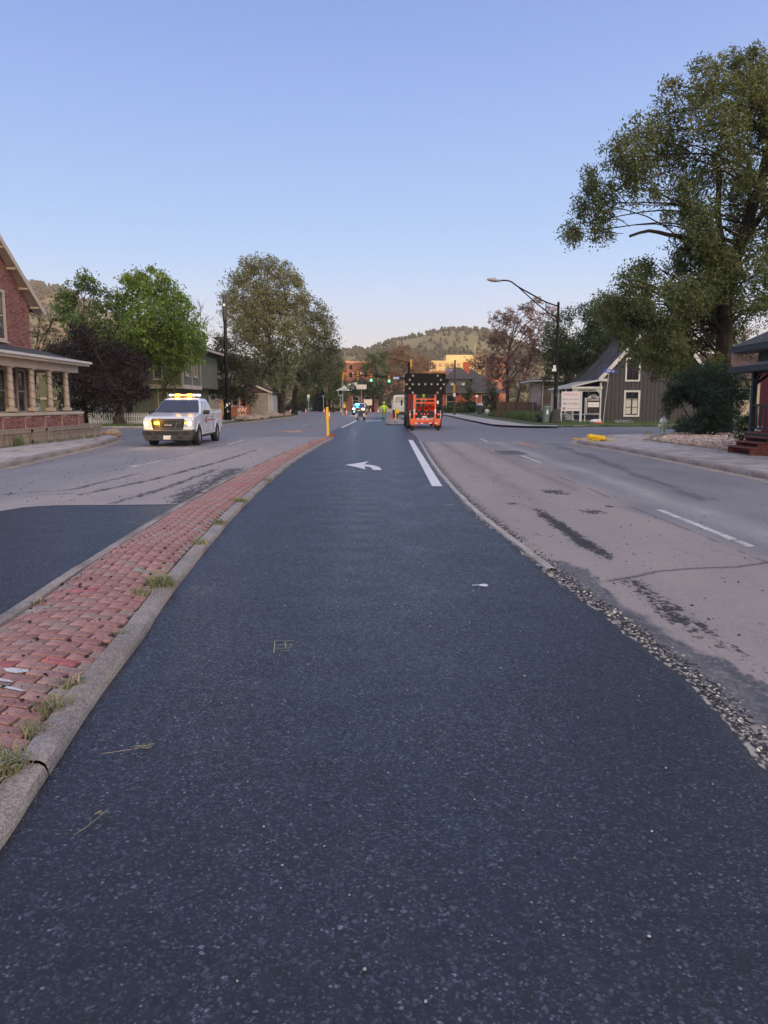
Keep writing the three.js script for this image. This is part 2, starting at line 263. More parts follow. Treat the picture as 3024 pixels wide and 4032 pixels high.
surface('worn_road', 'worn grey opposing lanes with tar streaks beside the median', -9.2, -2.6, -7.5, -38, 1024, 1024, (x, z, o) => {
  asph(x, z, o, 0.5);
  const w = fbm(x * 1.5, z * 0.5 + 3, 4) - 0.5, dust = sst(x + w * 1.4, -7.2, -5.6) * (0.8 + 0.6 * (fbm(x * 2.3, z * 0.9, 4) - 0.5)) * (1 - 0.5 * sst(-z, 24, 34)); tint(o, 0.62, 0.585, 0.565, clamp(dust, 0, 0.85));
  const n = 0.4 * vn(x * 40, z * 17) + 0.3 * vn(x * 17, z * 6 + 7) + 0.3 * fbm(x * 5, z * 1.4, 3);
  for (const [pts, wd, k] of [[[[-3.3, -12.6], [-3.55, -15], [-3.7, -19]], 0.5, 0.86], [[[-4.4, -12.4], [-4.2, -14.5], [-4.15, -19]], 0.16, 0.85], [[[-5.4, -13.6], [-4.95, -16.3], [-4.6, -21.4], [-4.5, -27]], 0.14, 0.9], [[[-7.1, -13.4], [-5.9, -14.4], [-5.7, -18]], 0.12, 0.75], [[[-6.6, -18], [-6.4, -24], [-6.35, -34]], 0.1, 0.7], [[[-6.3, -13.2], [-5.6, -13.9]], 0.1, 0.7]])
    tint(o, 0.2, 0.195, 0.2, clamp((k * 0.72 * Math.exp(-((segD(x, z, pts) / wd) ** 2)) + n - 0.94) * 4.5, 0, 0.8));
  if (vn(x * 7 + 5, z * 7) > 0.86) tint(o, 0.2, 0.2, 0.21, clamp((vn(x * 26, z * 26) - 0.66) * 4, 0, 0.6));
}, 0.004);

// new asphalt
const medR = [[-1.37, 2], [-1.35, -1.0], [-1.36, -2.5], [-1.42, -3.0], [-1.53, -3.9], [-1.62, -4.93], [-1.76, -6.2], [-1.88, -7.63], [-2.06, -10.1], [-2.22, -13], [-2.36, -16.9], [-2.44, -22], [-2.43, -27], [-2.36, -32], [-2.3, -35.4]];
const medL = [[-2.62, 2], [-2.66, -1], [-2.72, -3.4], [-2.8, -5.46], [-2.94, -7.23], [-3.06, -9.2], [-3.15, -11.4], [-3.23, -14.5], [-3.26, -17.9], [-3.25, -22.5], [-3.16, -27.5], [-2.99, -33.4], [-2.84, -35.4]];
{
  // lane as a fine grid so that it can carry broad patches of binder and tyre marks
  const zs = [], pos = [], col = [], idx = []; for (let z = 4; z > -9; z -= 0.12) zs.push(z); for (let z = -9; z > -30; z -= 0.35) zs.push(z); for (let z = -30; z > -98; z -= 1) zs.push(z);
  const xAt = (line, z) => { let i = 0; while (i < line.length - 2 && line[i + 1][1] > z) i++; const [a, b] = [line[i], line[i + 1]]; return mix(a[0], b[0], clamp((z - a[1]) / (b[1] - a[1]), 0, 1)); };
  const lf = [...medR.slice(0, -1), [-2.5, -36.2], [-2.9, -40], [-3.05, -48], [-3.0, -60], [-2.85, -80], [-2.8, -98]], n = 40;
  zs.forEach((z, j) => {
    const wob = (0.045 * (fbm(z * 3.1, 5, 3) - 0.5) + 0.02 * (vn(z * 19, 2) - 0.5)) * 2, xl = xAt(lf, z) - 0.05, xr = xAt(laneR, z) + wob;
    for (let i = 0; i <= n; i++) {
      const x = mix(xl, xr, i / n), edge = i === n ? -0.03 : i === n - 1 ? 0.006 : 0;
      pos.push(x, 0.026 + edge + 0.003 * (vn(x * 3, z * 3) - 0.5), z);
      let k = 1.05 + 0.9 * (fbm(x * 0.9 + 8, z * 0.45, 4) - 0.5) + 0.25 * (vn(x * 4, z * 2) - 0.5);
      const cx = 0.12 - 0.004 * z; for (const t of [-0.62, 0.1, 0.35]) k += 0.55 * Math.exp(-(((x - cx - t + 0.06 * Math.sin(z * 0.35)) / 0.05) ** 2)) * (vn(9, z * 0.8) > 0.35 ? 1 : 0.3);
      if (z < -36) k *= 0.82 + 0.5 * fbm(x * 1.1 + 3, z * 0.22, 4);
      col.push(k, k, k * 1.0);
    }
    if (j) for (let i = 0; i < n; i++) { const a = (j - 1) * (n + 1) + i, b = a + n + 1; idx.push(a, a + 1, b, b, a + 1, b + 1); }
  });
  const g = new THREE.BufferGeometry(); g.setAttribute('position', new THREE.Float32BufferAttribute(pos, 3)); g.setAttribute('color', new THREE.Float32BufferAttribute(col, 3)); g.setIndex(idx); g.computeVertexNormals(); tri(g);
  struct('new_asphalt_lane', g, mats.newAsph, 'fresh dark asphalt turn lane in the middle of the road');
  // new asphalt patch across the median
  const pp = along([[-3.0, -12.05], [-4.2, -11.95], [-5.35, -11.8], [-5.75, -11.0], [-6.5, -9.2], [-7.3, -7]], 0.12).map(([x, z]) => [x + 0.02 * (vn(x * 9, z * 9) - 0.5), z + 0.03 * (vn(x * 7 + 3, z * 7) - 0.5)]);
  const s = plain(slab([...pp, [-7.3, 5], [-2.4, 5], [-2.6, -6]], -0.03, 0.03)), c2 = []; const sp = s.attributes.position; for (let i = 0; i < sp.count; i++) { const k = 1.15 + 0.2 * (fbm(sp.getX(i) * 2, sp.getZ(i), 3) - 0.5); c2.push(k, k, k); }
  s.setAttribute('color', new THREE.Float32BufferAttribute(c2, 3));
  struct('new_asphalt_patch', s, mats.newAsph, 'fresh dark asphalt patch between median and old road');
  // dark lip of tar where the patch ends
  struct('tar_joint', sweep(pp.map(([x, z]) => [x, z - 0.02]), [[-0.05, 0.006], [-0.01, 0.036], [0.04, 0.03]]), std(C(0.012), 0.5), 'black tar joint along the patch edge');
  // pale concrete rim along the right edge of the lane
  const rim = along(laneR.filter((p) => p[1] < -6.9 && p[1] > -37), 0.15).map(([x, z]) => [x + 0.055 + 0.02 * (vn(z * 5, 3) - 0.5), z]);
  struct('edge_rim', sweep(rim, [[0.045, 0.004], [0.04, 0.024], [0, 0.03], [-0.04, 0.02], [-0.05, 0.004]].map(([a, b]) => [-a, b])), std(C(0.5, 0.46, 0.42), 0.9, { map: T.concrete }), 'pale concrete rim along the edge of the new lane');
}
// crumbs of stone and tar along the edges: loose stuff
function scatter(name, label, n, place, m, r0, r1, tones, sy = 0.55) {
  const g = new THREE.IcosahedronGeometry(1, 0), im = new THREE.InstancedMesh(g, m, n); im.name = numbered(name); im.userData = { kind: 'stuff', label, category: name.replace(/_/g, ' ') }; im.castShadow = im.receiveShadow = true;
  const o = new THREE.Object3D(), c = new THREE.Color();
  for (let i = 0; i < n; i++) { const [x, y, z] = place(), r = mix(r0, r1, rnd() ** 2.2); o.position.set(x, y + r * sy * 0.4, z); o.rotation.set(rr(-0.35, 0.35), rnd() * 6, rr(-0.35, 0.35)); o.scale.set(r * rr(0.7, 1.4), r * sy * rr(0.8, 1.5), r * rr(0.7, 1.3)); o.updateMatrix(); im.setMatrixAt(i, o.matrix); const t = tones[Math.floor(rnd() * tones.length)], k = rr(0.75, 1.2); im.setColorAt(i, c.setRGB(t[0] * k, t[1] * k, t[2] * k)); }
  scene.add(im); return im;
}
const lineAt = (line) => { const t = rnd() * (line.length - 1), i = Math.floor(t), f = t - i, a = line[i], b = line[Math.min(i + 1, line.length - 1)]; return [mix(a[0], b[0], f), mix(a[1], b[1], f)]; };
reseed(21);
const crumbM = std(C(1), 0.8);
scatter('edge_gravel', 'pale stone chips crumbling along the new lane edge', 4200, () => { const z = -1.6 - 9 * rnd() ** 1.5, x0 = (() => { let i = 0; while (laneR[i + 1][1] > z) i++; return mix(laneR[i][0], laneR[i + 1][0], (z - laneR[i][1]) / (laneR[i + 1][1] - laneR[i][1])); })(); return [x0 + 0.02 + Math.abs(rr(-1, 1) + rr(-1, 1) * 0.6 + 0.4 * (fbm(z * 2.3, 4, 3) - 0.5)) * 0.1 * (1 + 0.5 * sst(-z, 7, 3)), 0.006, z]; }, crumbM, 0.0025, 0.014, [[0.4, 0.37, 0.33], [0.28, 0.27, 0.25], [0.02, 0.02, 0.022], [0.03, 0.03, 0.032], [0.52, 0.48, 0.42], [0.025, 0.025, 0.03], [0.06, 0.06, 0.065]], 0.28);
scatter('tar_crumbs', 'black tar crumbs strewn on the old lane', 420, () => { const z = rr(-4, -26); return [1.9 + Math.abs(rr(-1, 1) * rr(0.2, 1)) * 5, 0.006, z]; }, crumbM, 0.003, 0.012, [[0.015, 0.015, 0.017]]);
scatter('tar_crumbs', 'black tar crumbs strewn on the opposing lanes', 320, () => [rr(-8.5, -3.4), 0.006, rr(-12.4, -30)], crumbM, 0.005, 0.017, [[0.015, 0.015, 0.017]]);
scatter('fine_chips', 'small pale chips and dark crumbs lying on the fresh asphalt', 420, () => { const z = rr(-1.8, -14); return [rr(-1.3, 1.6), 0.029, z]; }, crumbM, 0.0025, 0.0065, [[0.4, 0.4, 0.4], [0.015, 0.015, 0.015], [0.3, 0.3, 0.32]]);

// ---------- painted markings ----------
mats.line = std(C(0.92, 0.91, 0.92), 0.6, { map: T.paint }); mats.oldLine = std(C(0.66, 0.65, 0.64), 0.75, { map: T.concrete });
const stripe = (pts, y) => sheet(pts, y);
const strip = (a, b, w, y, ex = 0) => { const dx = b[0] - a[0], dz = b[1] - a[1], L = Math.hypot(dx, dz), nx = -dz / L * w / 2, nz = dx / L * w / 2; return sheet([[a[0] + nx, a[1] + nz], [b[0] + nx, b[1] + nz], [b[0] - nx, b[1] - nz], [a[0] - nx, a[1] - nz]], y); };
struct('lane_line', strip([1.025, -14.75], [1.17, -34.1], 0.2, 0.034), mats.line, 'fresh white lane line beside the turn arrow');
struct('lane_line', strip([-2.85, -52], [-2.6, -77], 0.2, 0.034), mats.line, 'white line running up to the striping machine');
struct('stop_bar', stripe([[-1.75, -71], [-0.3, -74.5], [-0.3, -76.5], [-1.2, -74.6], [-1.75, -73.4]], 0.034), mats.line, 'short white bar on the far fresh asphalt');
{
  const s = new THREE.Shape(); s.moveTo(-0.27, 18.45); s.lineTo(-0.06, 18.45); s.bezierCurveTo(-0.06, 19.3, -0.22, 20.0, -0.52, 20.18); s.lineTo(-0.42, 21.35); s.bezierCurveTo(-0.62, 20.75, -0.85, 20.3, -1.02, 20.05); s.bezierCurveTo(-0.85, 19.65, -0.62, 19.2, -0.44, 18.55); s.lineTo(-0.5, 19.5); s.bezierCurveTo(-0.36, 19.45, -0.28, 19.0, -0.27, 18.45);
  const g = new THREE.ShapeGeometry(s, 12).rotateX(-PI / 2).translate(0, 0.034, 0); struct('turn_arrow', tri(plain(g)), mats.line, 'white left turn arrow on the fresh asphalt');
}
for (const [a, b] of [[[-1.22, -18.25], [-0.5, -18.05]], [[0.78, -15.0], [1.22, -14.92]], [[-0.45, -22.2], [-0.2, -22.2]], [[0.95, -12.0], [1.1, -12.0]]]) struct('layout_mark', strip(a, b, 0.02, 0.033), mats.line, 'thin white layout stroke on the fresh asphalt');
{
  const g = []; const L = (a, b, w = 0.006) => g.push(strip(a, b, w, 0.0315)); const X = -0.7, Z = -4.72;
  L([X, Z], [X - 0.03, Z - 0.26]); L([X - 0.03, Z - 0.26], [X + 0.1, Z - 0.265]); L([X, Z - 0.17], [X + 0.1, Z - 0.17]); L([X + 0.005, Z - 0.1], [X + 0.105, Z - 0.11]); L([X + 0.04, Z - 0.24], [X + 0.06, Z - 0.12], 0.006); L([X + 0.03, Z - 0.05], [X + 0.1, Z - 0.055]);
  struct('survey_mark', mg(g), std(C(0.34, 0.34, 0.13), 0.8), 'thin yellow crayon survey mark on the fresh asphalt');
}
{
  reseed(8); const g = []; for (let i = 0; i < 40; i++) { const x = 0.86 + rr(-1, 1) * rnd() * 0.09, z = -6.58 + rr(-1, 1) * rnd() * 0.05, s = rr(0.006, 0.02); g.push(sheet([[x - s, z], [x, z - s * 1.2], [x + s * 1.6, z], [x, z + s]], 0.0315 + i * 0.00002)); }
  struct('paint_spatter', mg(g), mats.line, 'small white paint spatter on the fresh asphalt');
}
function wornDash(x0, z0, x1, z1, w, sd, label) {   // worn thermoplastic: broken into plates
  reseed(sd); const g = [], L = Math.hypot(x1 - x0, z1 - z0), n = Math.max(2, Math.round(L / 0.42)); let t = 0;
  for (let i = 0; i < n; i++) { const t1 = (i + 1) / n - rr(0.006, 0.05), a = [mix(x0, x1, t), mix(z0, z1, t)], b = [mix(x0, x1, t1), mix(z0, z1, t1)], k = rr(0.02, 0.05); g.push(slab([[a[0] - w / 2, a[1] + rr(-k, k)], [b[0] - w / 2 + rr(-0.008, 0.008), b[1] + rr(-k, k)], [b[0] + w / 2 - rr(0, 0.014), b[1] + rr(-k, k)], [a[0] + w / 2 - rr(0, 0.014), a[1] + rr(-k, k)]], 0.0, 0.009 + 0.0004 * (i % 2))); t = (i + 1) / n; }
  struct('lane_dash', mg(g), mats.oldLine, label);
}
wornDash(4.2, -11.6, 4.15, -8.5, 0.105, 1, 'nearest worn white dash right of the new lane'); wornDash(4.32, -24.0, 4.3, -20.9, 0.105, 2, 'second worn white dash right of the new lane'); wornDash(4.5, -35.9, 4.46, -33.2, 0.105, 3, 'third worn white dash right of the new lane');
wornDash(-6.36, -22.2, -6.5, -19.7, 0.1, 4, 'thin white dash on the opposing lanes near the median'); wornDash(-6.28, -34.6, -6.28, -30.9, 0.1, 5, 'white dash on the opposing lanes beside the pickup truck');
wornDash(-6.0, -62, -6.1, -58, 0.1, 6, 'white dash beyond the pickup truck'); wornDash(-5.9, -76, -5.9, -72, 0.1, 7, 'far white dash before the orange cones');
struct('sand_patch', sheet(along([[-6.5, -46.8], [-5.6, -46.4], [-5.3, -48.2], [-4.9, -46], [-4.6, -44.2], [-5.4, -43.6], [-6.3, -45.2]], 0.3), 0.009), std(C(0.55, 0.36, 0.24), 0.95, { map: T.soil }), 'orange sand patch on the road past the pickup truck');
struct('spray_mark', strip([-4.4, -45.2], [-3.7, -45.3], 0.5, 0.009), std(C(0.7, 0.2, 0.16), 0.8, { map: T.soil }), 'faint red sprayed mark near the median nose');

let medTop;
// ---------- median of brick pavers ----------
{
  const med = new THREE.Group(); med.name = numbered('median'); med.userData = { kind: 'structure', label: 'raised brick paved median with concrete kerbs', category: 'median' }; scene.add(med);
  const MR = along(medR, 0.1), ML = along(medL, 0.1);
  const kerbProf = [[0, -0.02], [0.003, 0.045], [0.014, 0.072], [0.036, 0.087], [0.075, 0.09], [0.132, 0.088], [0.135, 0.03]];
  const cuts = (line, joints, prof, sgn) => { let a = 0; joints.forEach((z, k) => { let b = line.findIndex((p) => p[1] < z); if (b < 0) b = line.length - 1; const pts = line.slice(a, b + 1).map((p) => [...p]); if (pts.length > 1) { const cap = 0.012; const g = sweep(pts.map(([x, zz], i) => [x + 0.006 * (vn(zz * 2.1, k) - 0.5), zz, 0.006 * (vn(zz * 1.3, k + 5) - 0.5) + (k % 3 === 1 ? 0.012 : 0)]), prof.map(([s, y]) => [s * sgn, y])); mk('kerb_stone', g, mats.concrete, med); } a = b; }); };
  const jr = [-3.02, -5.4, -7.2, -9.8, -12.6, -15.6, -18.6, -21.6, -24.6, -27.6, -30.6, -33.2, -36];
  const jl = [-4, -7, -10, -13, -16, -19, -22, -25, -28, -31, -33.5, -36];
  const gap = (line, js) => line.filter((p) => !js.some((z) => Math.abs(p[1] - z) < 0.012));
  cuts(gap(MR, jr), jr, kerbProf, -1); cuts(gap(ML, jl), jl, kerbProf, 1);
  // rounded nose
  const nose = []; for (let i = 0; i <= 14; i++) { const a = i / 14 * PI; nose.push([-2.54 + 0.24 * Math.cos(a), -35.4 - 1.6 * Math.sin(a)]); }
  mk('kerb_stone', sweep(nose, kerbProf.map(([s, y]) => [-s, y])), mats.concrete, med);
  // joint bed and bricks on a crowned, heaved surface
  const Lx = (line, z) => { let i = 0; while (i < line.length - 2 && line[i + 1][1] > z) i++; return mix(line[i][0], line[i + 1][0], clamp((z - line[i][1]) / (line[i + 1][1] - line[i][1]), 0, 1)); };
  const top = (x, z) => { const a = Lx(MR, z) - 0.135, b = Lx(ML, z) + 0.135, t = (x - (a + b) / 2) / ((a - b) / 2); return 0.08 + (0.06 + 0.03 * (fbm(z * 0.55 + 2, 3, 2) - 0.4) + 0.055 * Math.exp(-(((z + 7.6) / 0.9) ** 2)) + 0.03 * Math.exp(-(((z + 10.6) / 0.7) ** 2))) * (1 - clamp(t * t, 0, 1)) + 0.006 * (vn(x * 3, z * 3) - 0.5); };
  { const pos = [], idx = [], n = 10; let j = 0; for (let z = 2; z > -37; z -= 0.15, j++) { const a = Lx(MR, z) - 0.13, b = Lx(ML, z) + 0.13; for (let i = 0; i <= n; i++) { const x = mix(b, a, i / n); pos.push(x, top(x, z) - 0.017, z); } if (j) for (let i = 0; i < n; i++) { const p = (j - 1) * (n + 1) + i, q = p + n + 1; idx.push(p, p + 1, q, q, p + 1, q + 1); } }
    const g = new THREE.BufferGeometry(); g.setAttribute('position', new THREE.Float32BufferAttribute(pos, 3)); g.setIndex(idx); g.computeVertexNormals(); mk('joint_bed', tri(g), std(C(0.09, 0.075, 0.066), 0.95, { map: T.soil }), med); }
  const paver = (w, d) => {   // chamfered brick, top face + bevels + sides
    const h = 0.045, b = 0.0055, p = [], W = w / 2, D = d / 2, o = [[-W, -D], [W, -D], [W, D], [-W, D]], i4 = [[-W + b, -D + b], [W - b, -D + b], [W - b, D - b], [-W + b, D - b]];
    const q = (a, c, e, f) => p.push(...a, ...c, ...e, ...a, ...e, ...f), P = (u, y) => [u[0], y, u[1]];
    q(P(i4[3], 0), P(i4[2], 0), P(i4[1], 0), P(i4[0], 0)); for (let i = 0; i < 4; i++) { const k = (i + 1) % 4; q(P(i4[i], 0), P(i4[k], 0), P(o[k], -b), P(o[i], -b)); q(P(o[i], -b), P(o[k], -b), P(o[k], -h), P(o[i], -h)); }
    const g = new THREE.BufferGeometry(); g.setAttribute('position', new THREE.Float32BufferAttribute(p, 3)); g.computeVertexNormals(); return tri(g);
  };
  const full = paver(0.19, 0.09), half = paver(0.09, 0.09);
  const tones = [[0.45, 0.235, 0.205], [0.48, 0.25, 0.215], [0.42, 0.215, 0.19], [0.52, 0.275, 0.24], [0.46, 0.26, 0.23], [0.42, 0.28, 0.245], [0.54, 0.18, 0.175]].map((t) => std(C(...t), 0.9, { map: T.stone, bumpMap: T.fineBump, bumpScale: 0.004 }));
  const dusty = [[0.44, 0.32, 0.285], [0.42, 0.35, 0.3], [0.4, 0.36, 0.31]].map((t) => std(C(...t), 0.95, { map: T.stone, bumpMap: T.fineBump, bumpScale: 0.004 }));
  reseed(4); let placed = 0; const rest = new Map(); let row = 0; const d = new THREE.Object3D();
  for (let z = -1.2; z > -36.2; z -= 0.104, row++) {
    const b = Lx(ML, z) + 0.142, a = Lx(MR, z) - 0.142; let x = b + (row % 2 ? 0.004 : 0.106) - 0.1;
    while (x < a - 0.03) {
      const x0 = Math.max(x, b), x1 = Math.min(x + 0.198, a), w = x1 - x0; x += 0.206; if (w < 0.05) continue;
      const cx = (x0 + x1) / 2, e = 0.04, t = Math.abs((cx - (a + b) / 2) / ((a - b) / 2));
      d.position.set(cx, top(cx, z) + rr(-0.002, 0.002), z + rr(-0.003, 0.003)); d.rotation.set(Math.atan((top(cx, z - e) - top(cx, z + e)) / (2 * e)) + rr(-0.009, 0.009), rr(-0.015, 0.015), Math.atan((top(cx + e, z) - top(cx - e, z)) / (2 * e)) + rr(-0.008, 0.008)); d.scale.set(w > 0.15 ? w / 0.198 : w / 0.098, 1, 1); d.updateMatrix();
      let m = tones[rnd() < 0.03 ? 6 : Math.floor(rnd() * 6)]; const ds = sst(t, 0.72, 1) * 0.8 + 0.4 * (fbm(cx * 2, z * 0.6, 3) - 0.5); if (rnd() < ds) m = dusty[Math.floor(rnd() * 3)];
      const geo = w > 0.15 ? full : half, seen = z < -2.75 && cx > z * 0.62 - 0.25;
      if (seen && placed < 300) { const o = mk('brick', geo, m, med); o.position.copy(d.position); o.rotation.copy(d.rotation); o.scale.copy(d.scale); placed++; }
      else { if (!rest.has(m)) rest.set(m, []); rest.get(m).push(geo.clone().applyMatrix4(d.matrix)); }
    }
  }
  for (const [m, l] of rest) { const o = mk('brick_paving', mgk(l), m, med); o.userData.kind = 'stuff'; }
  // white sprayed letters run over the bricks
  const paintM = std(C(0.74, 0.73, 0.73), 0.8, { map: T.stone });
  const dab = (cx, cz, w, h, rot, k) => { const pos = [], idx = [], n = 14; pos.push(cx, top(cx, cz) + 0.006, cz); for (let i = 0; i < n; i++) { const a = i / n * 2 * PI, q = 0.75 + 0.5 * vn(i * 1.7 + k * 9, k), x = cx + (Math.cos(a) * w * Math.cos(rot) - Math.sin(a) * h * Math.sin(rot)) * q, z = cz + (Math.cos(a) * w * Math.sin(rot) + Math.sin(a) * h * Math.cos(rot)) * q; pos.push(x, top(x, z) + 0.006, z); idx.push(0, 1 + (i + 1) % n, 1 + i); } const g = new THREE.BufferGeometry(); g.setAttribute('position', new THREE.Float32BufferAttribute(pos, 3)); g.setIndex(idx); g.computeVertexNormals(); return g; };
  mk('paint_mark', [dab(-2.03, -4.09, 0.075, 0.035, 0.1, 1), dab(-2.08, -3.95, 0.1, 0.016, 0.25, 2), dab(-1.94, -3.84, 0.085, 0.014, 0.2, 3), dab(-2.0, -3.72, 0.06, 0.024, 0, 4), dab(-2.15, -3.98, 0.05, 0.05, 0, 5)], paintM, med);
  medTop = top;
}

reseed(31);
scatter('tar_crumbs', 'black tar crumbs scattered on the brick median', 200, () => { const z = -2.6 - 7 * rnd() ** 1.7, c = -1.6 + (z + 2.5) * 0.085, x = c - Math.abs(rr(-1, 1)) * 0.8; return [x, medTop(x, z) + 0.003, z]; }, crumbM, 0.004, 0.014, [[0.01, 0.01, 0.012]], 0.8);

// ---------- kerbs, pavements, yards ----------
const kerbP = [[0, -0.02], [0.003, 0.08], [0.02, 0.125], [0.05, 0.14], [0.15, 0.142], [0.152, 0.08]];
function kerb(name, label, line, side, every = 3, gutter = 0.32) {   // side: +1 land lies on the line's left normal
  const grp = new THREE.Group(); grp.name = numbered(name); grp.userData = { kind: 'structure', label, category: 'kerb' }; scene.add(grp);
  const pts = along(line, 0.25), per = Math.round(every / 0.25);
  for (let i = 0; i < pts.length - 1; i += per) { const s = pts.slice(i, i + per + 1).map((p) => [...p]); if (s.length < 2) break; const l = s.length - 1, f = 0.05; s[l] = [mix(s[l][0], s[l - 1][0], f), mix(s[l][1], s[l - 1][1], f)]; mk('kerb_stone', sweep(s, kerbP.map(([a, y]) => [a * side, y])), mats.concrete, grp); }
  if (gutter) mk('gutter', sweep(pts, [[-gutter, 0.006], [-0.02, 0.008]].map(([a, y]) => [a * side, y])), mats.gutter, grp);
  return pts;
}
mats.gutter = std(C(0.44, 0.36, 0.29), 0.95, { map: T.soil });
const KL1 = [[-8.9, 8], [-9.0, 0], [-9.2, -10], [-9.62, -19.24], [-10.14, -23.43], [-10.85, -29], [-11.4, -32], [-12.3, -35.6], [-14, -37.6], [-17, -38.4], [-40, -38.6]];
const KL2 = [[-60, -51.6], [-20, -51.6], [-15, -52], [-12.8, -53.4], [-12.0, -56], [-11.7, -62], [-11.4, -72], [-11, -86], [-11.5, -105], [-13.5, -118], [-20, -126], [-60, -128]];
const KR1 = [[8.17, 8], [8.17, -10], [8.17, -27], [8.02, -29.5], [7.95, -31.5], [8.85, -34.3], [10.9, -37.4], [14, -40.0], [20, -41.6], [60, -43]];
const KR2 = [[60, -56.5], [19.75, -55.3], [16, -55.0], [13, -54.2], [11.3, -54.2], [10.7, -56.5], [10.6, -66], [10.9, -90], [11.9, -126], [14, -140], [22, -150], [60, -152]];
const pL1 = kerb('kerb', 'long tan kerb in front of the wooden picket fence', KL1, -1), pL2 = kerb('kerb', 'far kerb along the rock bed past the side street', KL2, -1, 4, 0.25), pR1 = kerb('kerb', 'curved concrete kerb with tan gutter at the hydrant corner', KR1, 1), pR2 = kerb('kerb', 'far kerb in front of the grey house and street lamp', KR2, -1, 4, 0.25);
const off = (pts, d, side) => pts.map((p, i) => { const a = pts[Math.max(0, i - 1)], b = pts[Math.min(pts.length - 1, i + 1)], dx = b[0] - a[0], dz = b[1] - a[1], L = Math.hypot(dx, dz) || 1; return [p[0] - dz / L * d * side, p[1] + dx / L * d * side]; });
const thin = (l, k) => l.filter((_, i) => i % k === 0 || i === l.length - 1);
function footpath(label, pts, d0, d1, side, top) {   // cast concrete panels with open joints
  const grp = new THREE.Group(); grp.name = numbered('pavement'); grp.userData = { kind: 'structure', label, category: 'footpath' }; scene.add(grp);
  const tn = [0.94, 1, 1.05].map((k) => { const m = mats.walk.clone(); m.color.multiplyScalar(k); return m; }), a = off(pts, d0, side), b = off(pts, d1, side), n = 7; reseed(91);
  for (let i = 0; i < pts.length - 1; i += n) { const j = Math.min(i + n, pts.length - 1), A = a.slice(i, j + 1).map((p) => [...p]), B = b.slice(i, j + 1).map((p) => [...p]); for (const L of [A, B]) { const l = L.length - 1, f = 0.05; L[l] = [mix(L[l][0], L[l - 1][0], f), mix(L[l][1], L[l - 1][1], f)]; } mk('paving_slab', slab([...A, ...B.reverse()], -0.02, top + rr(-0.003, 0.003), 0.006), tn[(rnd() * 3) | 0], grp); }
}
const ring = (pts, d0, d1, side) => [...off(thin(pts, 4), d0, side), ...off(thin(pts, 4), d1, side).reverse()];
footpath('pale concrete footpath in front of the wooden picket fence', pL1, 0.158, 2.3, -1, 0.138);
struct('yard', slab([...off(thin(pL1, 4), 2.2, -1), [-60, -38.6], [-60, 8]], -0.02, 0.12), mats.dirt, 'bare dirt yard around the red brick house');
footpath('wide pale footpath with a corner ramp by the hydrant', pR1, 0.158, 2.6, 1, 0.138);
struct('yard', slab([...off(thin(pR1, 4), 2.5, 1), [60, 8]], -0.02, 0.12), mats.dirt, 'gravelly yard of the red porch house');
struct('lawn', slab([...off(thin(pL2, 4), 0.155, -1), [-60, -60]], -0.02, 0.13), mats.lawn, 'green verge and yards along the far left kerb');
struct('lawn', slab([...off(thin(pR2, 4), 0.155, -1), [60, -100]], -0.02, 0.13), mats.lawn, 'green verge and yards along the far right kerb');
struct('pavement', sheet(ring(pR2.filter((p) => p[1] < -53 && p[1] > -145 && p[0] < 12.2), 0.16, 2.6, -1), 0.137), mats.walk, 'footpath leading away past the street lamp');
struct('pavement', sheet(ring(pL2.filter((p) => p[1] < -56 && p[1] > -112 && p[0] > -13), 1.9, 4.0, -1), 0.137), mats.walk, 'footpath behind the rock bed on the far left');
struct('lawn', slab([[-90, -160], [90, -160], [90, -260], [-90, -260]], -0.02, 0.12), mats.lawn, 'park lawn beyond the far junction');
kerb('kerb', 'kerb across the end of the road beyond the junction', [[-60, -159.8], [60, -159.8]], -1, 8, 0);
// pink survey paint on the pavement corner
struct('spray_mark', sheet([[9.1, -34.6], [10.6, -35.4], [10.7, -36.3], [9.3, -35.5]], 0.1425), std(C(0.5, 0.27, 0.24), 0.9, { map: T.concrete }), 'red brick coloured ramp plate at the hydrant corner');
struct('spray_mark', strip([9.5, -33.4], [10.4, -33.7], 0.16, 0.1425), std(C(0.7, 0.24, 0.26), 0.9, { map: T.soil }), 'pink sprayed stroke on the corner footpath');
struct('spray_mark', strip([-11.9, -32.0], [-12.6, -33.6], 0.14, 0.1425), std(C(0.75, 0.33, 0.3), 0.9, { map: T.soil }), 'pink sprayed stroke on the left footpath');
struct('asphalt_apron', sheet([[-40, -38.9], [-14.5, -38.9], [-12.6, -38], [-12.2, -42], [-12.6, -51], [-40, -51]], 0.005), mats.oldAsph2, 'darker asphalt of the left side street');
// far median island
{
  const isl = [[0.45, -58.9], [1.35, -58.9], [1.6, -61], [1.7, -84], [1.5, -86.5], [0.9, -87], [0.3, -86.5], [0.15, -84], [0.2, -61]];
  struct('median', slab(isl, -0.02, 0.14, 0.03), mats.concrete, 'low concrete island beside the arrow board truck');
  reseed(77); scatter('tar_crumbs', 'black tar lumps at the nose of the far island', 160, () => [rr(0.1, 1.7), 0.01, -58.6 + rr(-0.3, 0.5)], crumbM, 0.02, 0.09, [[0.012, 0.012, 0.014]]);
}
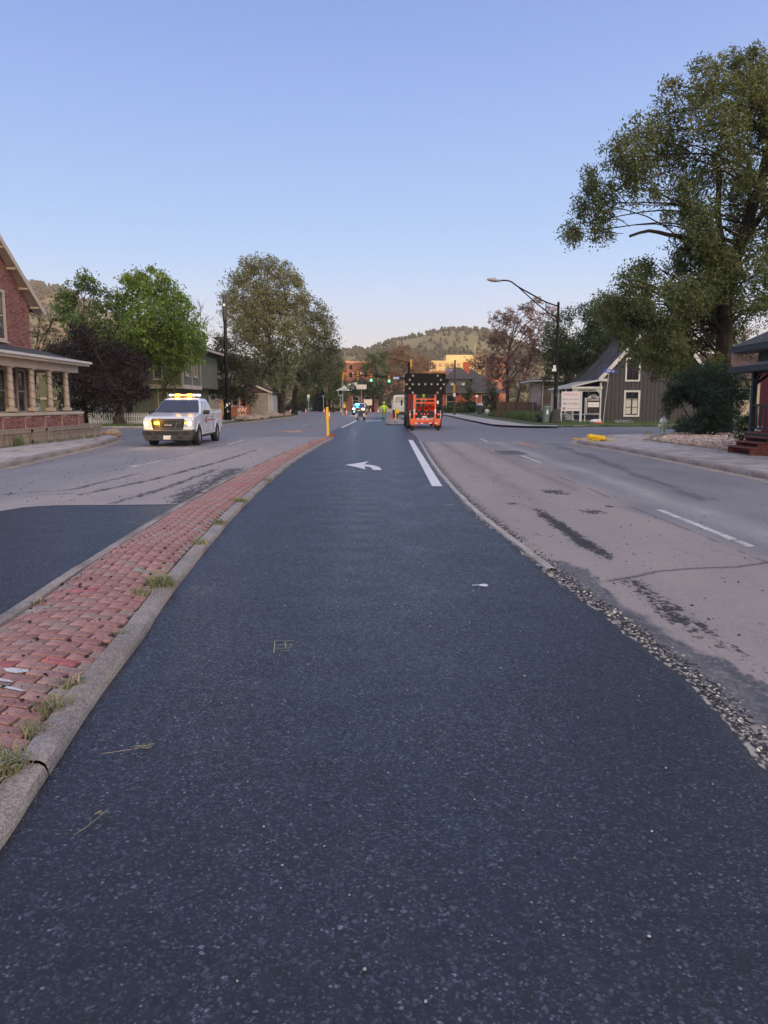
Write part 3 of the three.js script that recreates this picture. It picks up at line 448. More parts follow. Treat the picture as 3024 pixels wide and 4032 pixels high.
// gravel bed at the hydrant corner
reseed(41);
{
  const inside = (x, z) => x > 10.6 + 0.42 * Math.max(0, -26 - z - 1.5) * 0.3 && z < -25.0 && z > -38.6 && x < 19 && (x - 10.4) > ((-z - 25) < 6 ? 0.55 + 0.1 * Math.sin(z * 2) : (-z - 31) * 0.5 + 0.6);
  struct('gravel_bed', slab([[10.95, -25], [19, -25], [19, -39.6], [14.4, -38.6], [12.2, -35.6], [11.0, -31.5]], -0.02, 0.145), std(C(0.36, 0.28, 0.23), 0.95, { map: T.soil }), 'brown gravel bed under the dark shrub');
  scatter('gravel', 'rounded tan and pink gravel around the hydrant', 7500, () => { for (;;) { const x = rr(10.9, 17), z = rr(-25, -39.4); if (x > (z > -31.5 ? 11.0 : mix(11.0, 14.4, (-31.5 - z) / 7.1)) + 0.1 * Math.sin(z * 5)) return [x, 0.146, z]; } }, std(C(1), 0.85), 0.02, 0.075, [[0.45, 0.33, 0.27], [0.5, 0.4, 0.34], [0.36, 0.25, 0.2], [0.55, 0.47, 0.42], [0.3, 0.24, 0.21]], 0.7);
}
// ---------- buildings ----------
// frame on a wall: w x h opening centred at (x,y,z); the frame faces local +z turned by ry
function win(parent, w, h, x, y, z, ry, fm, o = {}) {
  const { f = 0.1, d = 0.08, cols = 1, rows = 2, sill = true, curtain, name = 'window' } = o, g = [];
  g.push(box(f, h + 2 * f, d, -(w + f) / 2, 0, 0), box(f, h + 2 * f, d, (w + f) / 2, 0, 0), box(w, f, d, 0, (h + f) / 2, 0), box(w, f, d, 0, -(h + f) / 2, 0));
  if (sill) g.push(box(w + 2 * f + 0.1, 0.06, d + 0.1, 0, -h / 2 - f - 0.031, 0.03));
  const fr = mk(name, g, fm, parent); fr.position.set(x, y, z); fr.rotation.y = ry;
  const pw = w / cols, ph = h / rows, sash = o.sash ?? fm, b = 0.022;
  const sg = []; for (let i = 1; i < cols; i++) sg.push(box(b * 2, h, 0.04, -w / 2 + i * pw, 0, -0.012)); for (let j = 1; j < rows; j++) sg.push(box(w, b * 2.2, 0.042, 0, -h / 2 + j * ph, -0.012));
  if (sg.length) mk('sash_bar', sg, sash, fr);
  for (let i = 0; i < cols; i++) for (let j = 0; j < rows; j++) mk('pane', box(pw - 0.02, ph - 0.02, 0.01, -w / 2 + (i + 0.5) * pw, -h / 2 + (j + 0.5) * ph, -0.028), mats.pane, fr);
  if (curtain) mk('curtain', [box(w * 0.4, h * 0.66, 0.006, -w * 0.26, -h * 0.12, -0.02), box(w * 0.4, h * 0.66, 0.006, w * 0.26, -h * 0.12, -0.02)], mats.curtain, fr);
  return fr;
}
mats.pane = phys(C(0.02, 0.022, 0.028), 0.06, { clearcoat: 1 }); mats.curtain = std(C(0.5, 0.48, 0.44), 0.9);
// wall of single bricks: origin O, horizontal unit U, outward normal N
function bricks(parent, O, U, N, w, h, tones, keep, budget, bw = 0.215, bh = 0.075, sd = 3) {
  reseed(sd); const rot = Math.atan2(N[0], N[2]), rest = tones.map(() => []), proto = new THREE.BoxGeometry(bw - 0.014, bh - 0.014, 0.03); tri(proto); let left = budget;
  const rows = Math.floor(h / bh);
  for (let r = 0; r < rows; r++) for (let k = 0; k <= Math.ceil(w / bw); k++) {
    const u0 = Math.max(0, (k - (r % 2) * 0.5) * bw), u1 = Math.min(w, (k + 1 - (r % 2) * 0.5) * bw), L = u1 - u0; if (L < 0.05) continue;
    const u = (u0 + u1) / 2, v = (r + 0.5) * bh; if (keep && !keep(u, v)) continue;
    const t = Math.floor(rnd() * tones.length), e = 0.006 + rr(0, 0.004), m = new THREE.Matrix4().makeRotationY(rot).scale(V(L / bw, 1, 1)).setPosition(O[0] + U[0] * u + N[0] * e, O[1] + v, O[2] + U[2] * u + N[2] * e);
    if (left > 0) { const o = mk('brick', proto, tones[t], parent); o.applyMatrix4(m); left--; } else rest[t].push(proto.clone().applyMatrix4(m));
  }
  rest.forEach((l, i) => { if (l.length) { const o = mk('brickwork', mgk(l), tones[i], parent); o.userData.kind = 'stuff'; } });
}
// lapped boards on a wall, merged (too fine to pick apart from here)
function clap(parent, w, h, x, y, z, ry, m, pitch = 0.16) { const g = []; for (let i = 0; i < Math.floor(h / pitch); i++) g.push(box(w, pitch, 0.018, 0, (i + 0.5) * pitch, 0.012, -0.07)); const o = mk('siding', g, m, parent); o.userData.kind = 'stuff'; o.position.set(x, y, z); o.rotation.y = ry; return o; }
const mRedBrick = [[0.47, 0.2, 0.155], [0.4, 0.155, 0.125], [0.53, 0.25, 0.2], [0.31, 0.115, 0.1], [0.46, 0.22, 0.19]].map((t) => std(C(...t), 0.9, { map: T.stone }));
const mortar = std(C(0.55, 0.42, 0.36), 0.95, { map: T.concrete });
const mShingle = std(C(0.12, 0.12, 0.13), 0.9, { map: T.shingle }), mShingleD = std(C(0.055, 0.057, 0.065), 0.9, { map: T.shingle });
// red brick house with porch, left
{
  const t = thing('brick_house', 'red brick gabled house with a cream columned porch behind the wooden fence', 'house', [-16.2, 0.12, -30]);
  const W = 6.0, eave = 6.1, rise = 4.05;      // local: wall plane x=0, z -6..6
  mk('wall', [ext([[-W, 0], [W, 0], [W, eave], [0, eave + rise], [-W, eave]], 8).rotateY(-PI / 2).translate(-0.02, 0, 0)], mortar, t);
  bricks(t, [0, 0, -W], [0, 0, 1], [1, 0, 0], 12, 10.2, mRedBrick, (u, v) => v > 0.3 && v < eave + rise * (1 - Math.abs(u - W) / W) - 0.08 && !(u > 0.95 && u < 1.75 && v > 1.1 && v < 3.05) && !(u > 2.6 && u < 3.9 && v > 1.1 && v < 3.05) && !(u > 2.2 && u < 3.4 && v > 4.0 && v < 6.3), 180);
  const rl = Math.hypot(W + 0.75, rise * (W + 0.75) / W), an = Math.atan2(rise, W);
  for (const s of [-1, 1]) mk('roof_slope', box(9.2, 0.1, rl, -4.2, 0.14 + eave + rise - Math.sin(an) * rl / 2, s * Math.cos(an) * rl / 2, s * an), mShingle, t);
  for (const s of [-1, 1]) mk('soffit', box(0.5, 0.03, rl, 0.18, 0.05 + eave + rise - Math.sin(an) * rl / 2, s * Math.cos(an) * rl / 2, s * an), mats.cream, t), mk('rake_board', box(0.06, 0.22, rl + 0.05, 0.43, 0.02 + eave + rise - Math.sin(an) * rl / 2, s * Math.cos(an) * rl / 2, s * an), mats.cream, t);
  for (const s of [-1, 1]) for (let k = 1; k <= 6; k++) { const z = s * (k / 6) * (W + 0.2); mk('bracket', box(0.4, 0.09, 0.12, 0.2, eave + rise * (1 - Math.abs(z) / W) - 0.12, z), mats.cream, t); }
  win(t, 0.66, 1.75, 0.03, 2.05, -4.68, PI / 2, mats.cream, { f: 0.09 }); win(t, 0.95, 1.75, 0.03, 2.05, -2.75, PI / 2, mats.cream, { f: 0.09 }); win(t, 0.9, 1.9, 0.03, 5.2, -3.1, PI / 2, mats.cream, { f: 0.13 });
  // porch
  const px = 1.9, porch = mk('porch_roof', [put(ext([[0, 0], [2.45, -0.62], [2.45, -0.74], [0, -0.14]], 12.6), 0, 4.0, 6.0, 0, 0, 0).translate(0, 0, -12.4)], mShingle, t);
  mk('fascia', [box(0.05, 0.17, 12.6, 2.47, 3.29, -0.1), box(2.47, 0.17, 0.05, 1.235, 3.29, -6.42)], mats.cream, t);
  mk('gutter', [box(0.11, 0.1, 12.7, 2.55, 3.36, -0.1)], mats.white, t);
  mk('beam', [box(0.26, 0.3, 12.1, px, 3.06, -0.15), box(1.9, 0.28, 0.2, 0.95, 3.06, -6.1)], mats.cream, t);
  mk('porch_ceiling', box(2.3, 0.04, 12.3, 1.15, 3.235, -0.1), mats.cream, t);
  mk('porch_deck', box(2.0, 0.35, 12.2, 1.0, 0.18, -0.1), mats.concrete, t);
  for (const z of [-5.05, -3.32, -1.65, 0.18, 2.0]) {
    mk('column', [put(new THREE.CylinderGeometry(0.115, 0.145, 1.72, 4, 1), px, 2.06, z, 0, PI / 4), box(0.3, 0.12, 0.3, px, 1.26, z), box(0.28, 0.07, 0.28, px, 2.9, z)], mats.cream, t);
    const c = []; for (let k = 0; k <= 60; k++) { const a = k * 0.52, y = 1.35 + k * 0.0255, r = 0.17 - 0.03 * (k / 60); c.push([px + Math.cos(a) * r, y, z + Math.sin(a) * r]); } mk('string_light', tube(c, 0.009, 4, 180), mats.black, t);
  }
  mk('parapet', [box(0.3, 0.95, 12.3, px, 0.55, -0.05), box(1.75, 0.95, 0.3, 0.95, 0.55, -6.05)], mortar, t);
  bricks(t, [px + 0.15, 0.1, -6.2], [0, 0, 1], [1, 0, 0], 12.2, 0.92, mRedBrick, null, 120, 0.215, 0.075, 8); bricks(t, [0.1, 0.1, -6.2], [1, 0, 0], [0, 0, -1], 1.9, 0.92, mRedBrick, null, 0, 0.215, 0.075, 9);
  for (const z of [-6.05, -4.2, -2.5, -0.7, 1.1]) { mk('pier', box(0.36, 1.0, 0.5, px + 0.04, 0.5, z), mortar, t); bricks(t, [px + 0.22, 0.05, z - 0.25], [0, 0, 1], [1, 0, 0], 0.5, 0.95, mRedBrick, null, 0, 0.215, 0.075, 19); }
  mk('coping', [box(0.46, 0.12, 12.5, px + 0.02, 1.09, -0.1), box(1.9, 0.12, 0.44, 0.95, 1.09, -6.1)], mats.cream, t);
}
// wooden picket fence with a gate
{
  const t = thing('wooden_fence', 'low weathered wooden picket fence with a gate along the footpath', 'fence', [-13.15, 0.12, 0]);
  reseed(9); const fm = [[0.42, 0.34, 0.27], [0.36, 0.29, 0.235], [0.47, 0.39, 0.31]].map((c) => std(C(...c), 0.88, { map: T.wood })), pk = tri(new THREE.BoxGeometry(0.022, 0.52, 0.082)), posts = [-24.6, -26.6, -28.57, -30.0, -32.5, -35.9];
  for (let z = -24.7; z > -35.9; z -= 0.112) { if (posts.some((p) => Math.abs(p - z) < 0.08)) continue; const o = mk('picket', pk, fm[Math.floor(rnd() * 3)], t); o.position.set(rr(-0.006, 0.006) - 0.0 + 0.02 * Math.sin(z), 0.27 + rr(-0.02, 0.012), z + rr(-0.008, 0.008)); o.rotation.set(rr(-0.02, 0.02), 0, rr(-0.03, 0.03)); }
  posts.forEach((z) => mk('post', rb(0.1, 0.64, 0.1, 0.008, 0.02 * Math.sin(z) - 0.03, 0.3, z), fm[1], t));
  for (let i = 0; i < posts.length - 1; i++) { const a = posts[i], b = posts[i + 1]; mk('rail', [box(0.035, 0.12, Math.abs(a - b) - 0.03, 0.035, 0.5, (a + b) / 2), box(0.13, 0.035, Math.abs(a - b) - 0.01, 0.01, 0.58, (a + b) / 2)], fm[0], t); }
  for (const [y, z] of [[0.5, -28.7], [0.1, -28.7], [0.53, -29.95]]) mk('hinge', ext([[0, -0.09], [0.2, 0], [0, 0.09]], 0.012).rotateY(PI / 2).translate(0.06, y, z), mats.black, t);
  mk('reflector', cyl(0.07, 0.07, 0.02, 0.06, 0.48, -34.6, 0, 0, PI / 2), std(C(0.35, 0.42, 0.38), 0.4), t);
  for (let k = 0; k < 10; k++) { const o = mk('picket', pk, fm[k % 3], t); o.position.set(-0.15 - k * 0.112, 0.28, -35.95); o.rotation.y = PI / 2; } mk('rail', box(1.2, 0.035, 0.13, -0.6, 0.58, -35.95), fm[0], t);
}
// white picket fence before the green house
{
  const t = thing('picket_fence', 'white pointed picket fence on the grass before the green house', 'fence', [-21.6, 0.13, -56.8]);
  const pk = tri(plain(ext([[-0.045, 0], [0.045, 0], [0.045, 0.78], [0, 0.86], [-0.045, 0.78]], 0.02)));
  for (let x = 0; x < 6.4; x += 0.165) { const o = mk('picket', pk, mats.white, t); o.position.set(x, 0, 0); }
  for (const y of [0.2, 0.6]) mk('rail', box(6.5, 0.08, 0.035, 3.2, y, -0.02), mats.white, t);
  for (const x of [0.05, 2.1, 4.3, 6.4]) mk('post', box(0.1, 0.84, 0.1, x, 0.42, -0.09), mats.white, t);
}
{
  const t = thing('porch_railing', 'white slatted railing beside the path under the purple tree', 'railing', [-25.2, 0.13, -61]);
  for (let x = 0; x < 4; x += 0.2) mk('baluster', box(0.07, 1.1, 0.04, x, 0.75, 0), mats.white, t); mk('rail', [box(4.1, 0.09, 0.09, 1.95, 1.34, 0), box(4.1, 0.09, 0.07, 1.95, 0.2, 0)], mats.white, t); for (const x of [-0.1, 4.05]) mk('post', box(0.14, 1.6, 0.14, x, 0.8, 0), mats.white, t);
}
// green house
{
  const t = thing('green_house', 'two storey olive green clapboard house with cream trim behind the maples', 'house', [-16.8, 0.13, -65]);
  const gm = std(C(0.25, 0.25, 0.13), 0.85, { map: T.paint }), gm2 = std(C(0.2, 0.21, 0.15), 0.85, { map: T.paint });
  mk('wall', [bx(-8.2, -0.02, 2.95, 6.4, -14, -0.02), bx(-8.2, -1.0, 0, 2.95, -14, -0.9), bx(-12.5, -2.7, 0, 5.6, -12, -1.2)], gm2, t);
  clap(t, 6.4, 3.3, 0.0, 3.05, -3.25, PI / 2, gm2, 0.2); clap(t, 2.7, 3.3, -1.38, 3.05, 0, 0, gm, 0.2); clap(t, 6.2, 3.0, -1.0, 0, -4, PI / 2, gm2, 0.2); clap(t, 9.6, 5.4, -7.6, 0.1, -1.18, 0, gm, 0.2); clap(t, 1.7, 2.8, -1.88, 0, -0.88, 0, gm, 0.2);
  for (const [x, z] of [[0.0, 0.02], [0.02, -3.2], [0.02, -6.45]]) mk('corner_board', box(x ? 0.06 : 0.2, 3.4, 0.16, x, 4.68, z), mats.cream, t);
  mk('band', [box(0.14, 0.34, 6.7, 0.03, 2.93, -3.2), box(2.8, 0.34, 0.14, -1.4, 2.93, 0.03)], mats.cream, t);
  for (const x of [-2.66, -2.9]) mk('corner_board', box(0.13, 5.6, 0.16, x, 2.8, -1.12), mats.cream, t);
  mk('band', box(9.6, 0.2, 0.1, -7.6, 1.95, -1.1), mats.cream, t);
  win(t, 0.75, 1.25, 0.04, 4.6, -1.45, PI / 2, mats.cream, { f: 0.14, cols: 2, rows: 1 }); win(t, 0.85, 1.25, 0.04, 4.6, -4.45, PI / 2, mats.cream, { f: 0.14, cols: 1, rows: 1 });
  win(t, 0.5, 0.9, -0.97, 1.6, -1.7, PI / 2, mats.cream, { rows: 1 }); win(t, 0.5, 0.9, -0.97, 1.6, -4.2, PI / 2, mats.cream, { rows: 1 }); win(t, 0.6, 2.0, -2.0, 4.6, 0.04, 0, mats.white, { rows: 2 }); win(t, 0.7, 1.5, -1.9, 1.6, -0.84, 0, mats.cream, {});
  win(t, 0.8, 1.6, -5.4, 3.8, -1.14, 0, mats.cream, {}); win(t, 0.8, 1.6, -9, 3.8, -1.14, 0, mats.cream, {});
  for (const z of [0.1, -3.2, -6.4]) mk('bracket', [box(0.62, 0.09, 0.12, 0.33, 6.05, z), bar([0.05, 5.55, z], [0.55, 6.0, z], 0.08), box(0.09, 0.6, 0.12, 0.07, 5.75, z)], mats.cream, t);
  mk('roof_slope', [put(ext([[-5.2, 0], [0.9, 0], [-2.2, 1.6]], 15.2), 0, 6.2, -14.6), put(ext([[-5.8, 0], [5.8, 0], [0, 2.6]], 11), -7.4, 5.5, -12.4)], mShingle, t);
  mk('fascia', [box(0.06, 0.2, 15.3, 0.93, 6.28, -7), bar([-2.2, 7.88, 0.68], [0.95, 6.3, 0.68], 0.06, 0.2), bar([-2.2, 7.88, 0.68], [-5.2, 6.3, 0.68], 0.06, 0.2)], mats.cream, t);
}
// cottage with brick front and grey side
{
  const t = thing('cottage', 'small orange brick and grey cottage with dark roof behind the barricade', 'cottage', [-16, 0.13, -92]);
  const ob = std(C(0.44, 0.15, 0.075), 0.9, { map: T.stone }), gr = std(C(0.4, 0.36, 0.31), 0.85, { map: T.paint });
  mk('wall', [bx(0.1, 2.4, 0, 2.75, -7, -0.4), ], gr, t, 'plain grey wall of cottage'); mk('wall', [bx(-2.4, 0.1, 0, 1.15, -5, 0.6), bx(-2.5, -1.2, 1.15, 2.8, -5, -0.5), bx(-1.15, -0.75, 1.15, 2.75, 0.2, 0.6), bx(-0.3, 0.1, 1.15, 2.75, 0.2, 0.6)], ob, t, 'orange brick porch wall of cottage');
  { reseed(6); const g = [[], []]; for (let r = 0; r < 14; r++) for (let k = 0; k < 11; k++) g[(rnd() * 2) | 0].push(box(0.205, 0.07, 0.02, -2.3 + (k + (r % 2) * 0.5) * 0.22, 0.05 + (r + 0.5) * 0.08, 0.605)); g.forEach((l, i) => { const o = mk('brickwork', l, i ? std(C(0.5, 0.18, 0.09), 0.9) : std(C(0.38, 0.125, 0.06), 0.9), t); o.userData.kind = 'stuff'; }); }
  clap(t, 2.2, 2.6, 1.25, 0.02, -0.39, 0, gr, 0.18); clap(t, 6.4, 2.6, 2.41, 0.02, -3.7, PI / 2, std(C(0.4, 0.42, 0.43), 0.85), 0.18);
  mk('gable', ext([[-0.3, 0], [2.5, 0], [0.1, 0.95]], 0.3).translate(0, 2.75, -0.55), std(C(0.09, 0.05, 0.045), 0.8), t);
  mk('roof_slope', [put(ext([[-3, 0.1], [0, 1.35], [2.9, 0.1], [2.9, 0], [0, 1.22], [-3, 0]], 8), -0.2, 2.72, -8), put(ext([[-2.8, 0], [0.3, 0], [0.2, 0.75]], 6.2), 0, 2.8, -5.6)], mShingleD, t);
  mk('rake_board', [bar([0, 3.98, 0.06], [2.7, 2.82, 0.06], 0.05, 0.22), bar([-0.9, 3.55, 0.06], [0, 3.98, 0.06], 0.05, 0.22)], mats.cream, t);
  mk('trim', [box(2.3, 0.14, 0.06, 1.3, 2.68, -0.36), box(0.2, 2.7, 0.2, 2.33, 1.35, -0.33)], mats.cream, t);
  for (const [x, z] of [[-0.95, 0.68], [2.62, -0.2]]) mk('downpipe', tube([[x + 0.1, 2.85, z - 0.2], [x + 0.05, 2.6, z], [x, 2.3, z], [x, 0.4, z], [x + 0.15, 0.15, z + 0.1]], 0.06, 6), mats.cream, t);
  win(t, 0.5, 1.5, 2.44, 1.6, -2.1, PI / 2, mats.white, {}); win(t, 0.6, 1.2, -1.7, 1.95, -0.42, 0, mats.cream, {}); mk('post', [box(0.16, 1.7, 0.16, -2.3, 1.95, 0.5)], mats.cream, t);
  mk('door', box(0.9, 2.0, 0.06, -3.2, 1.0, -0.6), std(C(0.55, 0.36, 0.17), 0.6), t); mk('wall', bx(-5.5, -2.5, 0, 2.6, -6, -0.65), gr, t);
}
// grey board-and-batten house
{
  const t = thing('grey_house', 'dark grey board and batten house with white framed windows and corner porch', 'house', [18.35, 0.13, -66]);
  const gw = std(C(0.088, 0.084, 0.092), 0.85, { map: T.paint }), gb = std(C(0.07, 0.067, 0.075), 0.85, { map: T.paint }), navy = std(C(0.03, 0.04, 0.06), 0.8);
  mk('wall', ext([[0, 0], [9.2, 0], [9.2, 3.6], [4.6, 8.6], [0, 3.6]], 9).translate(0, 0, -9), gw, t);
  for (let x = 0.28; x < 9.1; x += 0.335) { if (x > 1.95 && x < 3.5) { mk('batten', box(0.05, 0.4, 0.035, x, 0.2, 0.016), gb, t); mk('batten', box(0.05, 0.62, 0.035, x, 3.1, 0.016), gb, t); if (x < 4.6) mk('batten', box(0.05, 2.2, 0.035, x, 5.9, 0.016), gb, t); } else { const hgt = x < 4.6 ? 3.55 + x * 1.08 : 3.55 + (9.2 - x) * 1.08; mk('batten', box(0.05, hgt, 0.035, x, hgt / 2, 0.016), gb, t); } }
  win(t, 1.06, 1.92, 2.68, 1.52, 0.04, 0, mats.white, { f: 0.15, cols: 2, rows: 3, sill: false, curtain: true, sash: std(C(0.035, 0.025, 0.03), 0.6) }); win(t, 1.0, 1.7, 2.65, 4.35, 0.04, 0, mats.white, { f: 0.13, cols: 2, rows: 2, sill: false, sash: std(C(0.035, 0.025, 0.03), 0.6) });
  const an = Math.atan2(5.0, 4.6), rl = 7.4;
  for (const s of [-1, 1]) mk('roof_slope', box(rl, 0.12, 10, 4.6 + s * Math.cos(an) * rl / 2, 8.78 - Math.sin(an) * rl / 2, -4.5, 0, 0, -s * an), mShingle, t);
  mk('rake_board', [bar([4.6, 8.82, 0.52], [-0.25, 3.5, 0.52], 0.06, 0.3), bar([4.6, 8.82, 0.52], [9.45, 3.5, 0.52], 0.06, 0.3)], mats.white, t);
  mk('eave_return', [box(0.7, 0.22, 0.5, 0.05, 3.48, 0.28), box(0.1, 0.14, 9.4, -0.34, 3.44, -4.4)], mats.white, t);
  mk('corner_board', box(0.16, 3.5, 0.14, -0.02, 1.75, 0.05), mats.white, t);
  // corner porch on the left side
  mk('porch_roof', put(ext([[0, 0], [-2.5, -0.62], [-2.5, -0.68], [0, -0.08]], 9), -0.1, 3.52, -8.4), std(C(0.36, 0.4, 0.45), 0.45, { map: T.paint, metalness: 0.3 }), t);
  for (let z = -8; z < 0.5; z += 0.8) mk('roof_seam', bar([-0.12, 3.55, z], [-2.58, 2.93, z], 0.03, 0.04), std(C(0.3, 0.34, 0.4), 0.5), t);
  mk('fascia', [box(0.06, 0.14, 9.05, -2.6, 2.84, -3.9), box(2.6, 0.16, 0.06, -1.3, 2.84, 0.63), bar([-2.6, 2.93, 0.65], [-0.1, 3.5, 0.65], 0.05, 0.1)], mats.white, t);
  for (const [x, z] of [[-0.13, 0.5], [-2.42, 0.5], [-2.42, -2.2], [-2.42, -5], [-2.42, -7.8]]) mk('post', [box(0.14, 2.76, 0.14, x, 1.38, z), box(0.2, 0.3, 0.2, x, 0.15, z)], mats.white, t);
  // scroll-cut frieze under the porch roof
  { const g = []; for (let x = -2.2; x < -0.25; x += 0.24) { g.push(put(new THREE.TorusGeometry(0.085, 0.022, 6, 14), x + 0.1, 2.6, 0.52)); g.push(put(new THREE.TorusGeometry(0.045, 0.018, 6, 10), x + 0.2, 2.68, 0.52)); } for (const [x, s] of [[-2.3, 1], [-0.25, -1]]) g.push(put(ext([[0, 0], [0.34 * s, 0], [0.3 * s, -0.1], [0.12 * s, -0.2], [0, -0.45]], 0.04), x, 2.74, 0.5)); g.push(box(2.1, 0.05, 0.05, -1.28, 2.74, 0.52)); mk('frieze', g, mats.white, t); for (const z of [-2.2, -5]) for (const s of [-1, 1]) mk('bracket', put(ext([[0, 0], [0.4, 0], [0.3, -0.14], [0.1, -0.2], [0, -0.42]], 0.04), -2.42, 2.74, z, 0, s * PI / 2), mats.white, t); }
  mk('rail', [box(2.3, 0.08, 0.06, -1.28, 0.62, 0.5), box(0.06, 0.08, 8.2, -2.42, 0.62, -3.7)], mats.white, t);
  for (let x = -2.3; x < -0.2; x += 0.13) mk('baluster', box(0.05, 0.55, 0.03, x, 0.3, 0.5), navy, t); for (let z = 0.3; z > -7.8; z -= 0.22) mk('baluster', box(0.05, 0.56, 0.05, -2.42, 0.32, z), mats.white, t);
  mk('porch_deck', box(2.5, 0.12, 8.8, -1.25, 0.06, -3.8), std(C(0.2), 0.8), t); mk('door', box(0.06, 2.1, 0.95, -0.05, 1.2, -1.6), std(C(0.12, 0.05, 0.04), 0.5), t); mk('porch_wall', box(0.04, 3.2, 8.9, -0.03, 1.65, -4.5), navy, t);
  win(t, 0.5, 1.6, -0.07, 1.6, -3.4, -PI / 2, mats.white, {});
  // rear wing seen beyond the shrub
  mk('wing_wall', bx(9.25, 12.2, 0, 2.5, -7, -1.5), gw, t); for (let x = 9.4; x < 12.1; x += 0.335) mk('batten', box(0.05, 2.45, 0.035, x, 1.23, -1.484), gb, t);
  mk('wing_roof', put(ext([[0, 0.9], [3.4, 0], [3.4, -0.1], [0, 0.78]], 6.2), 9.2, 2.55, -7.4), mShingle, t); mk('gutter', [bar([9.2, 3.36, -1.1], [12.55, 2.5, -1.1], 0.07, 0.2), box(0.12, 0.12, 6.2, 12.62, 2.5, -4.3)], mats.white, t); mk('downpipe', [tube([[12.6, 2.45, -1.2], [12.35, 2.2, -1.3], [12.15, 1.9, -1.4], [12.13, 0.2, -1.4]], 0.06, 6), box(0.18, 2.4, 0.12, 12.1, 1.2, -1.45)], mats.white, t);
}
// tan stone house behind the lamp
{
  const t = thing('stone_house', 'low tan stone house with flat white eave behind the street lamp', 'house', [16.9, 0.13, -84]);
  mk('wall', bx(0, 5, 0, 3.75, -7, 0), mortar, t); reseed(14); const tn = [[0.33, 0.25, 0.18], [0.4, 0.31, 0.23], [0.28, 0.2, 0.15]].map((c) => std(C(...c), 0.9, { map: T.stone })), g = [[], [], []];
  for (let y = 0.05; y < 3.6;) { const h = rr(0.12, 0.3); for (let x = 0; x < 4.9;) { const w = rr(0.25, 0.7); g[(rnd() * 3) | 0].push(box(w - 0.03, h - 0.03, 0.05, x + w / 2, y + h / 2, 0.015)); x += w; } y += h; }
  g.forEach((l, i) => { const o = mk('stonework', l, tn[i], t); o.userData.kind = 'stuff'; });
  mk('eave', box(6.4, 0.16, 8, 2.2, 3.95, -3.3), mats.white, t); mk('roof', box(6.0, 0.1, 7.6, 2.2, 4.08, -3.3), mShingle, t); mk('downpipe', tube([[0.25, 3.9, 0.1], [0.22, 3.5, 0.12], [0.2, 0.2, 0.12]], 0.06, 6), mats.white, t); win(t, 0.9, 1.3, 1.9, 1.8, 0.06, 0, mats.white, {});
}
// board fence before the stone house
{
  const t = thing('board_fence', 'brown vertical board fence behind the tall grass', 'fence', [12.6, 0.13, -86.5], -0.1); reseed(15); const bm = [[0.14, 0.085, 0.065], [0.17, 0.105, 0.08], [0.115, 0.07, 0.055]].map((c) => std(C(...c), 0.9, { map: T.wood })), b = tri(new THREE.BoxGeometry(0.14, 1.7, 0.025));
  for (let x = 0; x < 3.9; x += 0.146) { const o = mk('board', b, bm[(rnd() * 3) | 0], t); o.position.set(x, 0.85 + rr(-0.03, 0.03), 0); } for (const y of [0.4, 1.4]) mk('rail', box(4, 0.08, 0.05, 1.95, y, -0.04), bm[0], t); for (let z = 0.2; z < 4; z += 0.15) { const o = mk('board', b, bm[(rnd() * 3) | 0], t); o.position.set(3.95, 0.83, z); o.rotation.y = PI / 2; }
}
